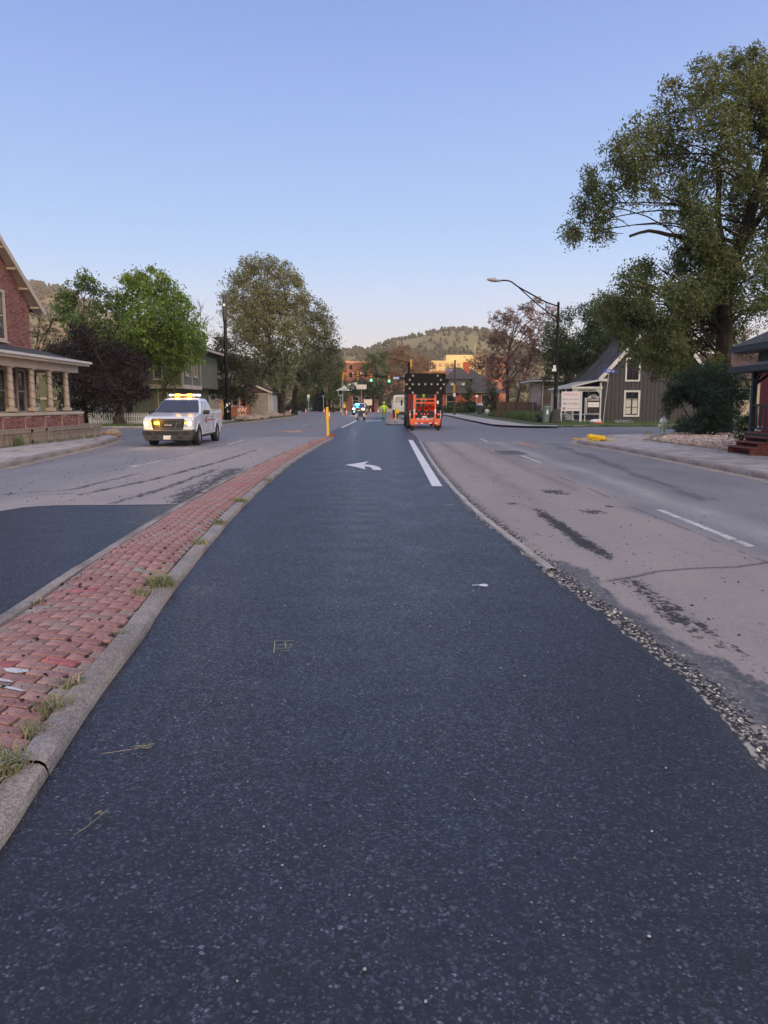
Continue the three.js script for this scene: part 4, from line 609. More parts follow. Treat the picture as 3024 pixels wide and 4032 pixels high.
// red house with dark green porch, right edge
{
  const t = thing('porch_house', 'red house with dark green porch, turned balusters and red steps', 'house', [11.3, 0.12, -24]);
  const gn = std(C(0.02, 0.035, 0.042), 0.6, { map: T.paint }), rd = std(C(0.24, 0.03, 0.035), 0.75, { map: T.paint }), tread = std(C(0.2, 0.06, 0.055), 0.7, { map: T.wood });
  mk('wall', bx(1.3, 8, 0, 3.1, -2.1, 10), rd, t); clap(t, 12, 3.0, 1.28, 0.05, 4, -PI / 2, rd, 0.14); mk('frieze', [box(0.08, 0.32, 12.2, 1.26, 3.05, 3.9), box(6.8, 0.32, 0.08, 4.6, 3.05, -2.13)], gn, t);
  mk('fascia', [box(0.1, 0.2, 13.2, 0.62, 3.3, 3.7), box(8, 0.2, 0.1, 4.6, 3.3, -2.85), box(0.6, 0.05, 13, 0.95, 3.2, 3.7)], gn, t);
  { const P = [[0.55, 3.4, -2.9], [8.6, 3.4, -2.9], [8.6, 3.4, 10.6], [0.55, 3.4, 10.6], [4.5, 5.6, 1.2], [4.5, 5.6, 6.4]], f = [[0, 4, 1], [0, 3, 5], [0, 5, 4], [1, 4, 5], [1, 5, 2], [2, 5, 3]], pos = []; f.forEach((q) => q.forEach((i) => pos.push(...P[i]))); const g = new THREE.BufferGeometry(); g.setAttribute('position', new THREE.Float32BufferAttribute(pos, 3)); g.computeVertexNormals(); mk('roof', tri(g), mShingle, t); }
  { const P = [[-0.45, 2.62, -0.55], [-0.45, 2.62, 8.5], [1.3, 2.95, 8.5], [1.3, 2.95, 0.4], [1.3, 2.66, -0.55]], f = [[0, 1, 2], [0, 2, 3], [0, 3, 4]], pos = []; f.forEach((q) => q.forEach((i) => pos.push(...P[i]))); const g = new THREE.BufferGeometry(); g.setAttribute('position', new THREE.Float32BufferAttribute(pos, 3)); g.computeVertexNormals(); mk('porch_roof', tri(g), mShingle, t); }
  mk('porch_fascia', [box(0.08, 0.16, 9.1, -0.44, 2.53, 4.0), box(1.75, 0.16, 0.08, 0.42, 2.53, -0.52), box(1.7, 0.04, 9, 0.4, 2.46, 4)], gn, t);
  for (const z of [0, 2.6, 5.2]) { mk('post', [box(0.14, 1.85, 0.14, 0.1, 1.55, z)], gn, t); mk('brace', [bar([0.1, 2.05, z], [0.1, 2.45, z + 0.4], 0.07), bar([0.1, 2.05, z], [0.6, 2.45, z], 0.07)], gn, t); }
  mk('rail', [box(0.09, 0.06, 2.6, 0.1, 1.45, 1.3), box(0.07, 0.05, 2.5, 0.1, 0.75, 1.3), box(1.2, 0.06, 0.09, 0.7, 1.45, -0.02)], gn, t);
  const bal = lathe([[0.001, 0], [0.028, 0], [0.028, 0.16], [0.04, 0.19], [0.022, 0.22], [0.034, 0.4], [0.022, 0.56], [0.03, 0.59], [0.026, 0.62], [0.026, 0.72]], 10);
  for (let z = 0.28; z < 2.5; z += 0.26) { const o = mk('baluster', bal, gn, t); o.position.set(0.1, 0.73, z); } for (let x = 0.36; x < 1.25; x += 0.26) { const o = mk('baluster', bal, gn, t); o.position.set(x, 0.73, -0.02); }
  mk('deck', [box(1.4, 0.05, 9, 0.65, 0.62, 4.35)], tread, t); mk('skirt', [box(0.05, 0.6, 9, 0.0, 0.3, 4.35), box(1.3, 0.6, 0.05, 0.65, 0.3, -0.1)], gn, t);
  for (const [x, y] of [[-0.12, 0.5], [-0.38, 0.36], [-0.64, 0.22]]) mk('step', [rb(0.36, 0.045, 1.5, 0.012, x, y, 1.15), box(0.03, 0.12, 1.4, x + 0.12, y - 0.08, 1.15)], tread, t);
  for (const z of [0.45, 1.85]) mk('stringer', ext([[0.1, 0], [0.1, 0.56], [-0.3, 0.47], [-0.3, 0.33], [-0.56, 0.33], [-0.56, 0.19], [-0.8, 0.19], [-0.8, 0]], 0.04).translate(0, 0, z), tread, t);
  mk('house_number', panel(0.22, 0.1, 1.24, 2.16, -1.2, -PI / 2), std(C(1), 0.6, { map: canvasTex(128, 64, (g, w, h) => { g.fillStyle = '#7a2430'; g.fillRect(0, 0, w, h); g.fillStyle = '#c9bdc0'; for (let i = 0; i < 4; i++) g.fillRect(18 + i * 25, 14, 12, 36); }) }), t);
}
single('flower_pot', [lathe([[0.001, 0], [0.05, 0], [0.075, 0.04], [0.088, 0.17], [0.078, 0.17], [0.07, 0.05], [0.001, 0.05]], 24).translate(11.52, 0.765, -23.7)], std(C(0.75, 0.76, 0.78), 0.4), 'white rounded pot on the green porch deck', 'pot');
// far buildings
function block(name, label, x, z, w, h, d, m, cols, rows, o = {}) {
  const t = thing(name, label, 'building', [x, 0, z], o.turn ?? 0); mk('wall', bx(0, w, 0, h, -d, 0), m, t);
  const cw = w / cols, rh = (h - (o.base ?? 0.5)) / rows; for (let i = 0; i < cols; i++) for (let j = 0; j < rows; j++) mk('window', box(cw * (o.ww ?? 0.5), rh * 0.55, 0.12, (i + 0.5) * cw, (o.base ?? 0.5) + (j + 0.5) * rh, 0.02), o.wm ?? mats.pane, t);
  mk('cornice', box(w + 0.4, 0.5, d + 0.4, w / 2, h + 0.25, -d / 2), o.cap ?? m, t); return t;
}
{
  const ym = std(C(0.85, 0.68, 0.36), 0.8, { map: T.paint }), rm = std(C(0.36, 0.15, 0.1), 0.9, { map: T.stone });
  const b = block('apartment_building', 'sunlit pale yellow building with rows of windows below the hill', 18, -300, 21, 17.6, 16, ym, 9, 5, { base: 6, ww: 0.5, wm: std(C(0.3, 0.2, 0.1), 0.5) }); mk('penthouse', bx(6, 20, 18.1, 20.4, -14, -2), ym, b); for (let i = 0; i <= 9; i++) mk('pilaster', box(0.35, 17.4, 0.4, i * 21 / 9, 8.7, 0.12), ym, b); mk('mast', cyl(0.1, 0.06, 5, 17.5, 22.9, -6), mats.white, b);
  block('brick_block', 'sunlit orange red brick block beside the yellow building', 39.8, -290, 6.5, 18.5, 12, rm, 2, 5, { base: 5 });
  const c = block('brick_block', 'long red brick building with sunlit upper wall beyond the signals', -9.6, -185, 7, 11.2, 14, rm, 2, 2, { base: 7.5, ww: 0.2, cap: std(C(0.45, 0.25, 0.17), 0.8) });
  block('brick_block', 'low orange brick block beside the far signal pole', 7.5, -225, 12, 10.5, 10, rm, 4, 2, { base: 4.5 });
  block('house_block', 'cream hillside house above the far trees', -17, -420, 7, 24, 7, std(C(0.6, 0.5, 0.36), 0.8), 2, 2, { base: 16 });
  // pale pitched canopy roof left of the signals
  const k = thing('shop', 'low red brick shop with pale metal awning roof beyond the junction', 'shop', [-9.3, 0.12, -168]); mk('wall', bx(0, 8, 0, 4.2, -8, 0), rm, k); mk('roof', put(ext([[-0.6, 0], [8.6, 0], [4, 3.4]], 9), 0, 4.2, -8.5), mShingleD, k); mk('awning', [put(ext([[-1.2, 0], [2.6, 0], [3.6, 1.9], [0.6, 1.35]], 0.15), 0.2, 4.3, 0.6), bx(0.2, 0.4, 2, 4.6, 0, 0.62)], std(C(0.55, 0.62, 0.68), 0.4), k); win(k, 1.2, 1.6, 5.8, 2.2, 0.05, 0, mats.white, {}); win(k, 1.2, 1.6, 3.2, 2.2, 0.05, 0, mats.white, {});
  // hip-roofed red brick house
  const q = thing('hip_roof_house', 'red brick hip roofed house with dormer behind the hedge', 'house', [10.6, 0.12, -142]); const rb2 = std(C(0.47, 0.105, 0.06), 0.9, { map: T.stone });
  mk('wall', [bx(-1, 10.5, 0, 3.6, -8, 0)], rb2, q); const hip = (x0, x1, z0, z1, y, hh, inset) => { const P = [[x0, y, z0], [x1, y, z0], [x1, y, z1], [x0, y, z1], [x0 + inset, y + hh, (z0 + z1) / 2], [x1 - inset, y + hh, (z0 + z1) / 2]], f = [[0, 1, 5], [0, 5, 4], [1, 2, 5], [2, 3, 4], [2, 4, 5], [3, 0, 4]], pos = []; f.forEach((u) => u.forEach((i) => pos.push(...P[i]))); const g = new THREE.BufferGeometry(); g.setAttribute('position', new THREE.Float32BufferAttribute(pos, 3)); g.computeVertexNormals(); return tri(g); };
  mk('roof', hip(-2, 11.2, 0.8, -8.8, 3.6, 4.2, 5), mShingle, q); mk('dormer', [bx(1.2, 5, 4.2, 6, -3, -0.6)], std(C(0.1, 0.1, 0.11), 0.8), q); mk('dormer_roof', hip(0.4, 5.8, 0.2, -5, 6, 2.2, 2.2), mShingle, q); mk('eave', [box(13.4, 0.3, 0.2, 4.6, 3.6, 0.8)], std(C(0.08), 0.8), q); mk('chimney', bx(4.2, 5.2, 6.5, 9.2, -4, -3), rb2, q);
  for (const x of [1.5, 7.9]) win(q, 1.3, 2.4, x, 1.9, 0.06, 0, mats.cream, { sill: true }); for (const x of [1.9, 3.9]) mk('dormer_light', box(0.5, 0.35, 0.06, x, 5.1, -0.57), mats.white, q);
  // brown roofs glimpsed behind the big elm
  const e = thing('brown_roof_house', 'brown roofed house behind the trees at right', 'house', [30, 0.12, -92]); mk('wall', bx(0, 16, 0, 4.4, -8, 0), std(C(0.4, 0.33, 0.26), 0.85), e); mk('roof', put(ext([[-0.8, 0], [8.8, 0], [4, 3.2]], 17.5), -0.8, 4.4, 0, 0, PI / 2), std(C(0.2, 0.13, 0.12), 0.9, { map: T.shingle }), e); win(e, 1.4, 1.3, 12.5, 2.6, 0.06, 0, mats.white, { cols: 2 });
}
// ---------- vehicles ----------
function loft(secs, o = {}) {   // rounded-rectangle rings [y, halfWidth, zFront, zRear, radius]
  const k = 5, ringOf = ([y, hw, zf, zr, r]) => { const p = []; for (const [sx, zc, a0] of [[1, zf - r, 0], [-1, zf - r, 90], [-1, zr + r, 180], [1, zr + r, 270]]) for (let i = 0; i < k; i++) { const a = R(a0 + 90 * i / (k - 1)); p.push([sx * (hw - r) + r * Math.cos(a), y, zc + r * Math.sin(a)]); } return p; };
  const pos = [], idx = [], n = 4 * k; secs.forEach((s) => ringOf(s).forEach((q) => pos.push(...q)));
  for (let j = 0; j < secs.length - 1; j++) for (let i = 0; i < n; i++) { const a = j * n + i, b = j * n + (i + 1) % n; idx.push(a, a + n, b, b, a + n, b + n); }
  const c = pos.length / 3, l = secs.length - 1; pos.push(0, secs[l][0] + 0.004, (secs[l][2] + secs[l][3]) / 2); for (let i = 0; i < n; i++) idx.push(l * n + i, c, l * n + (i + 1) % n);
  const g = new THREE.BufferGeometry(); g.setAttribute('position', new THREE.Float32BufferAttribute(pos, 3)); g.setIndex(idx); g.computeVertexNormals(); return tri(g);
}
function glazing(secs, face, a0, a1, y0, y1, e = 0.006) {   // a pane lying on one face of a loft
  const at = (y) => { let j = 0; while (j < secs.length - 2 && secs[j + 1][0] < y) j++; const s = secs[j], u = secs[j + 1], t = (y - s[0]) / (u[0] - s[0]); return s.map((v, i) => mix(v, u[i], t)); };
  const pos = [], idx = [], ny = 4; for (let j = 0; j <= ny; j++) { const s = at(mix(y0, y1, j / ny)), [y, hw, zf, zr, r] = s; for (const a of [a0, a1]) { if (face === 'front') pos.push(mix(-hw + r, hw - r, a), y + e, zf + e); else if (face === 'rear') pos.push(mix(-hw + r, hw - r, a), y + e, zr - e); else { const sg = face === 'right' ? 1 : -1; pos.push(sg * (hw + e), y, mix(zr + r, zf - r, a)); } } }
  for (let j = 0; j < ny; j++) { const a = 2 * j; idx.push(a, a + 1, a + 2, a + 2, a + 1, a + 3); }
  const g = new THREE.BufferGeometry(); g.setAttribute('position', new THREE.Float32BufferAttribute(pos, 3)); g.setIndex(idx); g.computeVertexNormals(); return tri(g);
}
function wheel(parent, x, y, z, r, w, rimM, side = 1, spokes = 6) {
  const o = mk('wheel', put(lathe([[r * 0.62, -w / 2], [r * 0.9, -w / 2], [r * 0.985, -w * 0.38], [r, 0], [r * 0.985, w * 0.38], [r * 0.9, w / 2], [r * 0.62, w / 2]], 28), 0, 0, 0, 0, 0, PI / 2), mats.rubber, parent); o.position.set(x, y, z);
  const g = [cyl(r * 0.62, r * 0.62, w * 0.5, 0, 0, 0, 0, 0, PI / 2, 24)]; mk('rim', g, mats.black, o);
  const sp = []; for (let i = 0; i < spokes; i++) sp.push(put(new THREE.BoxGeometry(0.03, r * 0.5, r * 0.2), 0, r * 0.34, 0).applyMatrix4(new THREE.Matrix4().makeRotationX(i * 2 * PI / spokes))); sp.push(cyl(r * 0.16, r * 0.13, 0.05, 0, 0, 0, 0, 0, PI / 2), put(new THREE.TorusGeometry(r * 0.6, r * 0.05, 6, 28), 0, 0, 0, 0, PI / 2, 0)); const m = mg(sp); m.translate(side * w * 0.36, 0, 0); mk('spokes', m, rimM, o);
  const tr = []; for (let i = 0; i < 36; i++) tr.push(put(new THREE.BoxGeometry(w * 0.42, 0.014, r * 0.09), (i % 2 ? 0.25 : -0.25) * w, r * 0.995, 0).applyMatrix4(new THREE.Matrix4().makeRotationX(i * 2 * PI / 36))); mk('tread', tr, mats.rubber, o); return o;
}
const lamp = (x, y, z, c, k, r = 1) => { const l = new THREE.PointLight(c, k); l.position.set(x, y, z); l.castShadow = true; l.shadow.radius = r; return l; };
const beam = (x, y, z, c, k) => { const l = new THREE.SpotLight(c, k, 0, 0.9, 0.8); l.position.set(x, y, z); l.target.position.set(x, y - 1.2, z + 6); l.castShadow = true; l.shadow.radius = 3; return [l, l.target]; };
const amber = C(1, 0.42, 0.02), hot = C(1, 0.86, 0.62), blueL = C(0.05, 0.45, 1);
const textGeo = (() => { return (draw, w, h) => canvasTex(w, h, draw); })();
// pickup
{
  const t = thing('pickup_truck', 'white crew cab pickup truck with amber roof lights and a red side stripe', 'truck', [-8.2, 0, -31.9], 0.012);
  t.scale.setScalar(0.965);
  const wp = phys(C(0.7, 0.71, 0.74), 0.32, { clearcoat: 1, clearcoatRoughness: 0.08 }), dk = std(C(0.035, 0.035, 0.036), 0.6), gy = std(C(0.1, 0.1, 0.1), 0.5), bl = std(C(0.008), 0.45);
  // body sides with wheel arches, extruded across
  const s = new THREE.Shape(); s.moveTo(-3.02, 0.62); s.lineTo(-2.36, 0.6); s.absarc(-1.92, 0.42, 0.49, PI * 0.87, PI * 0.13, true); s.lineTo(-1.4, 0.46); s.lineTo(1.16, 0.44); s.absarc(1.66, 0.42, 0.5, PI * 0.96, PI * 0.12, true); s.lineTo(2.5, 0.62); s.lineTo(2.62, 0.66); s.lineTo(2.63, 0.98); s.quadraticCurveTo(2.58, 1.1, 2.42, 1.13); s.lineTo(1.25, 1.27); s.lineTo(0.2, 1.28); s.lineTo(-1.0, 1.3); s.lineTo(-2.98, 1.34); s.quadraticCurveTo(-3.06, 1.32, -3.06, 1.2); s.lineTo(-3.02, 0.62);
  const side = new THREE.ExtrudeGeometry(s, { depth: 1.86, bevelEnabled: true, bevelSize: 0.05, bevelThickness: 0.06, bevelSegments: 4, curveSegments: 14 }).translate(0, 0, -0.93).rotateY(-PI / 2);
  mk('body', [side], wp, t);
  const fen = []; for (const sx of [-1, 1]) for (const z of [1.66, -1.92]) fen.push(put(new THREE.TorusGeometry(0.53, 0.045, 6, 22, PI * 0.86), sx * 0.97, 0.42, z, 0, PI / 2, 0).applyMatrix4(new THREE.Matrix4())); mk('fender_lip', fen, wp, t);
  const secs = [[1.26, 0.955, 1.3, -1.12, 0.16], [1.5, 0.9, 0.98, -1.07, 0.15], [1.72, 0.82, 0.66, -1.0, 0.14], [1.84, 0.76, 0.46, -0.94, 0.14], [1.9, 0.69, 0.3, -0.85, 0.16], [1.93, 0.55, 0.08, -0.7, 0.2]];
  mk('cab', loft(secs), wp, t);
  mk('windscreen', glazing(secs, 'front', -0.06, 1.06, 1.3, 1.815, 0.014), mats.glass, t); mk('rear_window', glazing(secs, 'rear', 0.05, 0.95, 1.36, 1.78), mats.glass, t);
  for (const f of ['right', 'left']) { mk('side_window', glazing(secs, f, 0.56, 0.97, 1.33, 1.8, 0.012), mats.glass, t); mk('side_window', glazing(secs, f, 0.06, 0.53, 1.33, 1.8, 0.012), mats.glass, t); }
  mk('hood', [put(ext([[-0.78, 0], [0.78, 0], [0.72, 0.05], [0.4, 0.075], [-0.4, 0.075], [-0.72, 0.05]], 1.3, 0.02), 0, 1.1, 1.2, -0.09 + 0.19, 0, 0), ], wp, t);
  mk('wiper', [bar([-0.1, 1.3, 1.32], [-0.62, 1.34, 1.3], 0.02), bar([0.55, 1.3, 1.32], [0.05, 1.33, 1.3], 0.02)], bl, t);
  // front end
  const gr = mk('grille', [put(ext([[-0.64, 1.0], [-0.6, 1.08], [0.6, 1.08], [0.64, 1.0], [0.58, 0.72], [0.48, 0.645], [-0.48, 0.645], [-0.58, 0.72]], 0.07, 0.015), 0, 0, 2.66)], bl, t);
  mk('grille_bar', [box(1.16, 0.03, 0.03, 0, 1.045, 2.76), box(1.08, 0.022, 0.03, 0, 0.72, 2.755), bar([-0.56, 0.98, 2.76], [-0.34, 0.9, 2.76], 0.03), bar([0.56, 0.98, 2.76], [0.34, 0.9, 2.76], 0.03), bar([-0.34, 0.98, 2.76], [-0.3, 0.72, 2.76], 0.025), bar([0.34, 0.98, 2.76], [0.3, 0.72, 2.76], 0.025)], gy, gr);
  mk('grille_mesh', Array.from({ length: 9 }, (_, i) => box(1.1, 0.008, 0.014, 0, 0.7 + i * 0.036, 2.748)), std(C(0.05), 0.5), gr);
  mk('badge', panel(0.44, 0.11, 0.02, 0.845, 2.775), std(C(1), 0.35, { map: textGeo((g, w, h) => { g.fillStyle = '#0b0b0c'; g.fillRect(0, 0, w, h); g.fillStyle = '#a9abb0'; g.font = 'bold 62px sans-serif'; g.textAlign = 'center'; g.setTransform(1.25, 0, 0, 1, -32, 0); g.fillText('RAM', w / 2, 54); }, 256, 64) }), gr, 'raised grey letters on the grille');
  for (const sx of [-1, 1]) {
    const h = mk('headlight', [put(ext(sx > 0 ? [[0, 0], [0.34, 0.02], [0.35, 0.23], [-0.02, 0.215], [0.02, 0.1]] : [[0, 0], [-0.34, 0.02], [-0.35, 0.23], [0.02, 0.215], [-0.02, 0.1]], 0.06, 0.01), sx * 0.61, 0.8, 2.655)], phys(C(0.5), 0.12, { clearcoat: 1 }), t);
    mk('headlight_bulb', [rb(0.12, 0.1, 0.03, 0.012, sx * 0.85, 0.905, 2.735)], glow(hot, 9), h); mk('turn_light', [rb(0.11, 0.07, 0.03, 0.012, sx * 0.71, 0.93, 2.735)], glow(amber, 3.2), h);
    mk('fender_front', [put(ext(sx > 0 ? [[0.02, 0], [0.33, -0.02], [0.34, 0.16], [-0.06, 0.13]] : [[-0.02, 0], [-0.33, -0.02], [-0.34, 0.16], [0.06, 0.13]], 0.08, 0.02), sx * 0.6, 0.635, 2.62)], wp, t);
    const mi = mk('mirror', [rb(0.26, 0.17, 0.11, 0.035, sx * 1.13, 1.33, 0.92), bar([sx * 0.92, 1.29, 0.92], [sx * 1.05, 1.31, 0.92], 0.05)], bl, t);
    for (const z of [0.35, -0.68]) mk('door_handle', rb(0.04, 0.035, 0.17, 0.012, sx * 1.0, 1.12, z), bl, t);
    mk('door_seam', [box(0.004, 0.66, 0.012, sx * 0.9915, 0.86, 1.02), box(0.004, 0.76, 0.012, sx * 0.9915, 0.88, 0.06), box(0.004, 0.7, 0.012, sx * 0.9915, 0.92, -0.96), box(0.004, 0.012, 1.98, sx * 0.9915, 0.52, 0.03), box(0.004, 0.75, 0.014, sx * 0.9915, 0.95, -1.16)], bl, t);
    mk('side_stripe', box(0.004, 0.055, 1.4, sx * 0.9935, 1.0, -0.55), mats.red, t); mk('side_stripe', box(0.004, 0.05, 0.16, sx * 0.9935, 0.985, 0.78), mats.red, t);
    mk('door_emblem', [put(new THREE.CircleGeometry(0.085, 20), sx * 0.9945, 0.99, 0.42, 0, sx * PI / 2, 0), put(new THREE.RingGeometry(0.09, 0.12, 20), sx * 0.9945, 0.99, 0.42, 0, sx * PI / 2, 0)], std(C(1), 0.5, { map: textGeo((g, w, h) => { g.fillStyle = '#7b1b24'; g.fillRect(0, 0, w, h); g.fillStyle = '#23181c'; g.beginPath(); g.arc(64, 64, 36, 0, 7); g.fill(); g.fillStyle = '#d8cfd2'; g.fillRect(56, 34, 14, 60); g.fillRect(40, 56, 48, 12); }, 128, 128) }), t, 'round dark red emblem on door');
    mk('running_board', box(0.12, 0.05, 2.0, sx * 0.93, 0.4, -0.1), bl, t);
    mk('tail_light', rb(0.05, 0.3, 0.1, 0.02, sx * 0.985, 1.05, -3.03), std(C(0.4, 0.02, 0.02), 0.3), t);
    wheel(t, sx * 0.87, 0.405, 1.66, 0.405, 0.27, mats.steel, sx); wheel(t, sx * 0.87, 0.405, -1.92, 0.405, 0.27, mats.steel, sx);
  }
  mk('bumper', [put(ext([[-0.98, 0.25], [-0.86, 0.0], [0.86, 0.0], [0.98, 0.25], [0.97, 0.37], [-0.97, 0.37]], 0.36, 0.03), 0, 0.27, 2.42)], dk, t); mk('bumper_top', [rb(1.95, 0.07, 0.2, 0.03, 0, 0.63, 2.74)], gy, t);
  mk('bumper_recess', [rb(0.98, 0.1, 0.04, 0.02, -0.05, 0.53, 2.805), rb(0.26, 0.1, 0.04, 0.02, 0.72, 0.52, 2.805), rb(0.26, 0.1, 0.04, 0.02, -0.74, 0.52, 2.805), rb(0.2, 0.1, 0.04, 0.02, 0.47, 0.38, 2.805), rb(0.2, 0.1, 0.04, 0.02, -0.5, 0.38, 2.805)], bl, t);
  mk('licence_plate', [panel(0.3, 0.155, -0.02, 0.365, 2.84)], std(C(1), 0.5, { map: textGeo((g, w, h) => { g.fillStyle = '#d9d6cf'; g.fillRect(0, 0, w, h); g.fillStyle = '#4c6b58'; g.fillRect(0, 0, w, 8); g.fillStyle = '#6d7a77'; g.font = 'bold 58px sans-serif'; g.textAlign = 'center'; g.fillText('591-964', w / 2, 88); }, 256, 128) }), t, 'pale licence plate');
  mk('underbody', [box(1.6, 0.2, 4.6, 0, 0.4, -0.2), box(1.3, 0.5, 0.2, 0, 0.5, 2.3)], bl, t); for (const sx of [-1, 1]) mk('bed_cap', box(0.09, 0.03, 1.85, sx * 0.93, 1.415, -2.05), wp, t); mk('tool_box', rb(0.5, 0.18, 0.35, 0.03, 0.5, 1.45, -1.5), wp, t); mk('rear_bumper', rb(1.9, 0.2, 0.22, 0.05, 0, 0.58, -3.12), mats.chrome, t);
  // grille warning light and roof light bar
  const wl = mk('grille_light', rb(0.2, 0.1, 0.05, 0.02, -0.42, 0.92, 2.79), glow(amber, 9), t);
  const lb = mk('light_bar', [rb(1.3, 0.045, 0.26, 0.015, 0, 1.975, -0.1), box(0.06, 0.06, 0.2, 0.5, 1.94, -0.1), box(0.06, 0.06, 0.2, -0.5, 1.94, -0.1)], bl, t);
  mk('light_lens', rb(1.28, 0.075, 0.28, 0.03, 0, 2.035, -0.1), phys(C(0.55, 0.56, 0.6), 0.2, { clearcoat: 1 }), lb);
  for (const x of [-0.27, 0.24]) mk('amber_light', rb(0.22, 0.09, 0.3, 0.03, x, 2.037, -0.1), glow(amber, 11), lb); for (const x of [-0.56, 0.44, 0.6]) mk('white_light', rb(0.13, 0.085, 0.3, 0.03, x, 2.037, -0.1), glow(C(0.95, 0.97, 1), 2.2), lb);
  for (const [x, y, z, c, k] of [[-0.27, 2.04, 0.1, amber, 1.0], [0.24, 2.04, 0.1, amber, 1.0], [-0.42, 0.92, 2.9, amber, 0.8], ]) t.add(lamp(x, y, z, c, k, 3));
  for (const sx of [-1, 1]) t.add(...beam(sx * 0.85, 0.9, 2.72, hot, 4));
}
// arrow board trailer
{
  const t = thing('arrow_board_trailer', 'orange trailer carrying a black arrow board with pale lamps', 'trailer', [2.5, 0, -47.3]), bd = phys(C(0.009, 0.009, 0.012), 0.6, { specularIntensity: 0.3 }), og = mats.orange;
  mk('board', [rb(2.47, 1.25, 0.06, 0.01, 0, 2.815, 0.05)], bd, t); const lens = std(C(0.45, 0.42, 0.36), 0.35);
  for (const [x, y] of [[-0.75, 3.31], [0.75, 3.31], [-0.94, 3.06], [0.94, 3.06], ...[-1.13, -0.755, -0.378, 0, 0.376, 0.75, 1.12].map((x) => [x, 2.8]), [-0.94, 2.55], [0.94, 2.55], [-0.75, 2.3], [0.75, 2.3]]) { const b = mk('lamp', [put(lathe([[0.0, 0], [0.055, 0.004], [0.066, 0.02]], 16), x, y, 0.084, PI / 2)], lens, t); mk('lamp_hood', [put(new THREE.CylinderGeometry(0.078, 0.078, 0.09, 16, 1, true, PI * 0.5, PI).rotateX(PI / 2), x, y, 0.12)], bd, b); }
  for (const x of [-0.66, 0.62]) mk('upright', [box(0.1, 1.5, 0.1, x, 1.45, 0)], og, t); for (const x of [-0.66, 0.62]) mk('reflective_post', [box(0.07, 0.28, 0.012, x, 1.15, 0.058)], mats.reflWhite, t);
  for (const y of [1.9, 1.68]) mk('crossbar', box(1.24, 0.07, 0.07, -0.02, y, 0.01), og, t);
  mk('axle_beam', [box(1.3, 0.1, 0.1, 0, 0.58, 0.1), box(1.3, 0.08, 0.08, 0, 0.7, -0.2)], og, t); mk('rear_beam', box(1.32, 0.09, 0.08, 0, 0.455, 0.3), mats.red, t);
  for (const x of [-0.55, -0.2, 0.3, 0.66]) mk('reflector', box(0.16, 0.055, 0.01, x, 0.46, 0.346), mats.reflWhite, t);
  for (const sx of [-1, 1]) { mk('fender', [rb(0.32, 0.32, 0.62, 0.03, sx * 0.76, 0.57, 0)], og, t); mk('marker_light', rb(0.24, 0.08, 0.05, 0.015, sx * 0.76, 0.37, 0.3), std(C(0.75, 0.16, 0.03), 0.4), t); mk('tail_light', rb(0.1, 0.1, 0.04, 0.02, sx * 0.5, 0.33, 0.32), std(C(0.5, 0.03, 0.03), 0.3), t); mk('guide_pole', cyl(0.022, 0.022, 0.55, sx * 0.92, 0.95, 0.25), mats.white, t); wheel(t, sx * 0.79, 0.215, 0, 0.215, 0.19, mats.galv, sx, 5); }
  mk('drawbar', [bar([-0.4, 0.5, -0.2], [0, 0.5, -2.4], 0.09), bar([0.4, 0.5, -0.2], [0, 0.5, -2.4], 0.09)], og, t); mk('control_box', rb(0.16, 0.16, 0.2, 0.02, -0.56, 1.02, 0.05), og, t); for (let i = 0; i < 4; i++) mk('reflector', box(0.17, 0.05, 0.01, -0.42 + i * 0.28, 0.69, -0.156), mats.reflWhite, t); mk('work_light', rb(0.12, 0.2, 0.1, 0.03, 0.76, 1.7, 0.12), mats.reflWhite, t);
}
// flatbed truck ahead of the trailer
{
  const t = thing('flatbed_truck', 'dark flatbed work truck loaded with cones ahead of the arrow board', 'truck', [2.62, 0, -50.2]), dk = std(C(0.018), 0.6), gy = std(C(0.07), 0.6);
  mk('bed', [box(2.3, 0.16, 5.0, 0, 1.05, -2.5), box(2.36, 0.3, 0.08, 0, 0.9, 0.04)], dk, t);
  for (const sx of [-1, 1]) { for (let z = -0.1; z > -5; z -= 0.8) mk('stake', box(0.06, 1.35, 0.09, sx * 1.14, 1.8, z), dk, t); for (const y of [1.35, 1.75, 2.15, 2.45]) mk('side_slat', box(0.03, 0.16, 4.9, sx * 1.17, y, -2.5), gy, t); mk('mud_flap', box(0.5, 0.65, 0.02, sx * 0.9, 0.5, -0.5), dk, t); for (const z of [-1.2, -6.3]) wheel(t, sx * 0.95, 0.46, z, 0.46, 0.4, mats.steel, sx, 5); mk('tail_light', cyl(0.055, 0.055, 0.03, sx * 0.92 - 0.02, 0.95, 0.09, PI / 2), glow(C(1, 0.05, 0.06), 1.6), t); mk('mirror', rb(0.12, 0.4, 0.1, 0.03, sx * 1.36, 1.7, -5.4), dk, t); }
  for (const x of [-0.2, 0, 0.2]) mk('marker_light', cyl(0.035, 0.035, 0.03, x, 0.97, 0.09, PI / 2), glow(C(1, 0.05, 0.06), 1.2), t);
  mk('licence_plate', [box(0.3, 0.13, 0.01, 0, 0.78, 0.09)], mats.reflWhite, t); mk('headboard', [box(2.3, 1.5, 0.06, 0, 1.85, -4.95)], dk, t); mk('cab', loft([[0.6, 1.0, -5.2, -7.6, 0.1], [1.5, 1.0, -5.2, -7.7, 0.12], [2.3, 0.88, -5.3, -7.0, 0.15], [2.4, 0.8, -5.4, -6.9, 0.2]]), mats.white, t);
  mk('step_light', [cyl(0.03, 0.03, 0.02, 1.05, 0.93, 0.09, PI / 2)], glow(amber, 1.2), t);
}
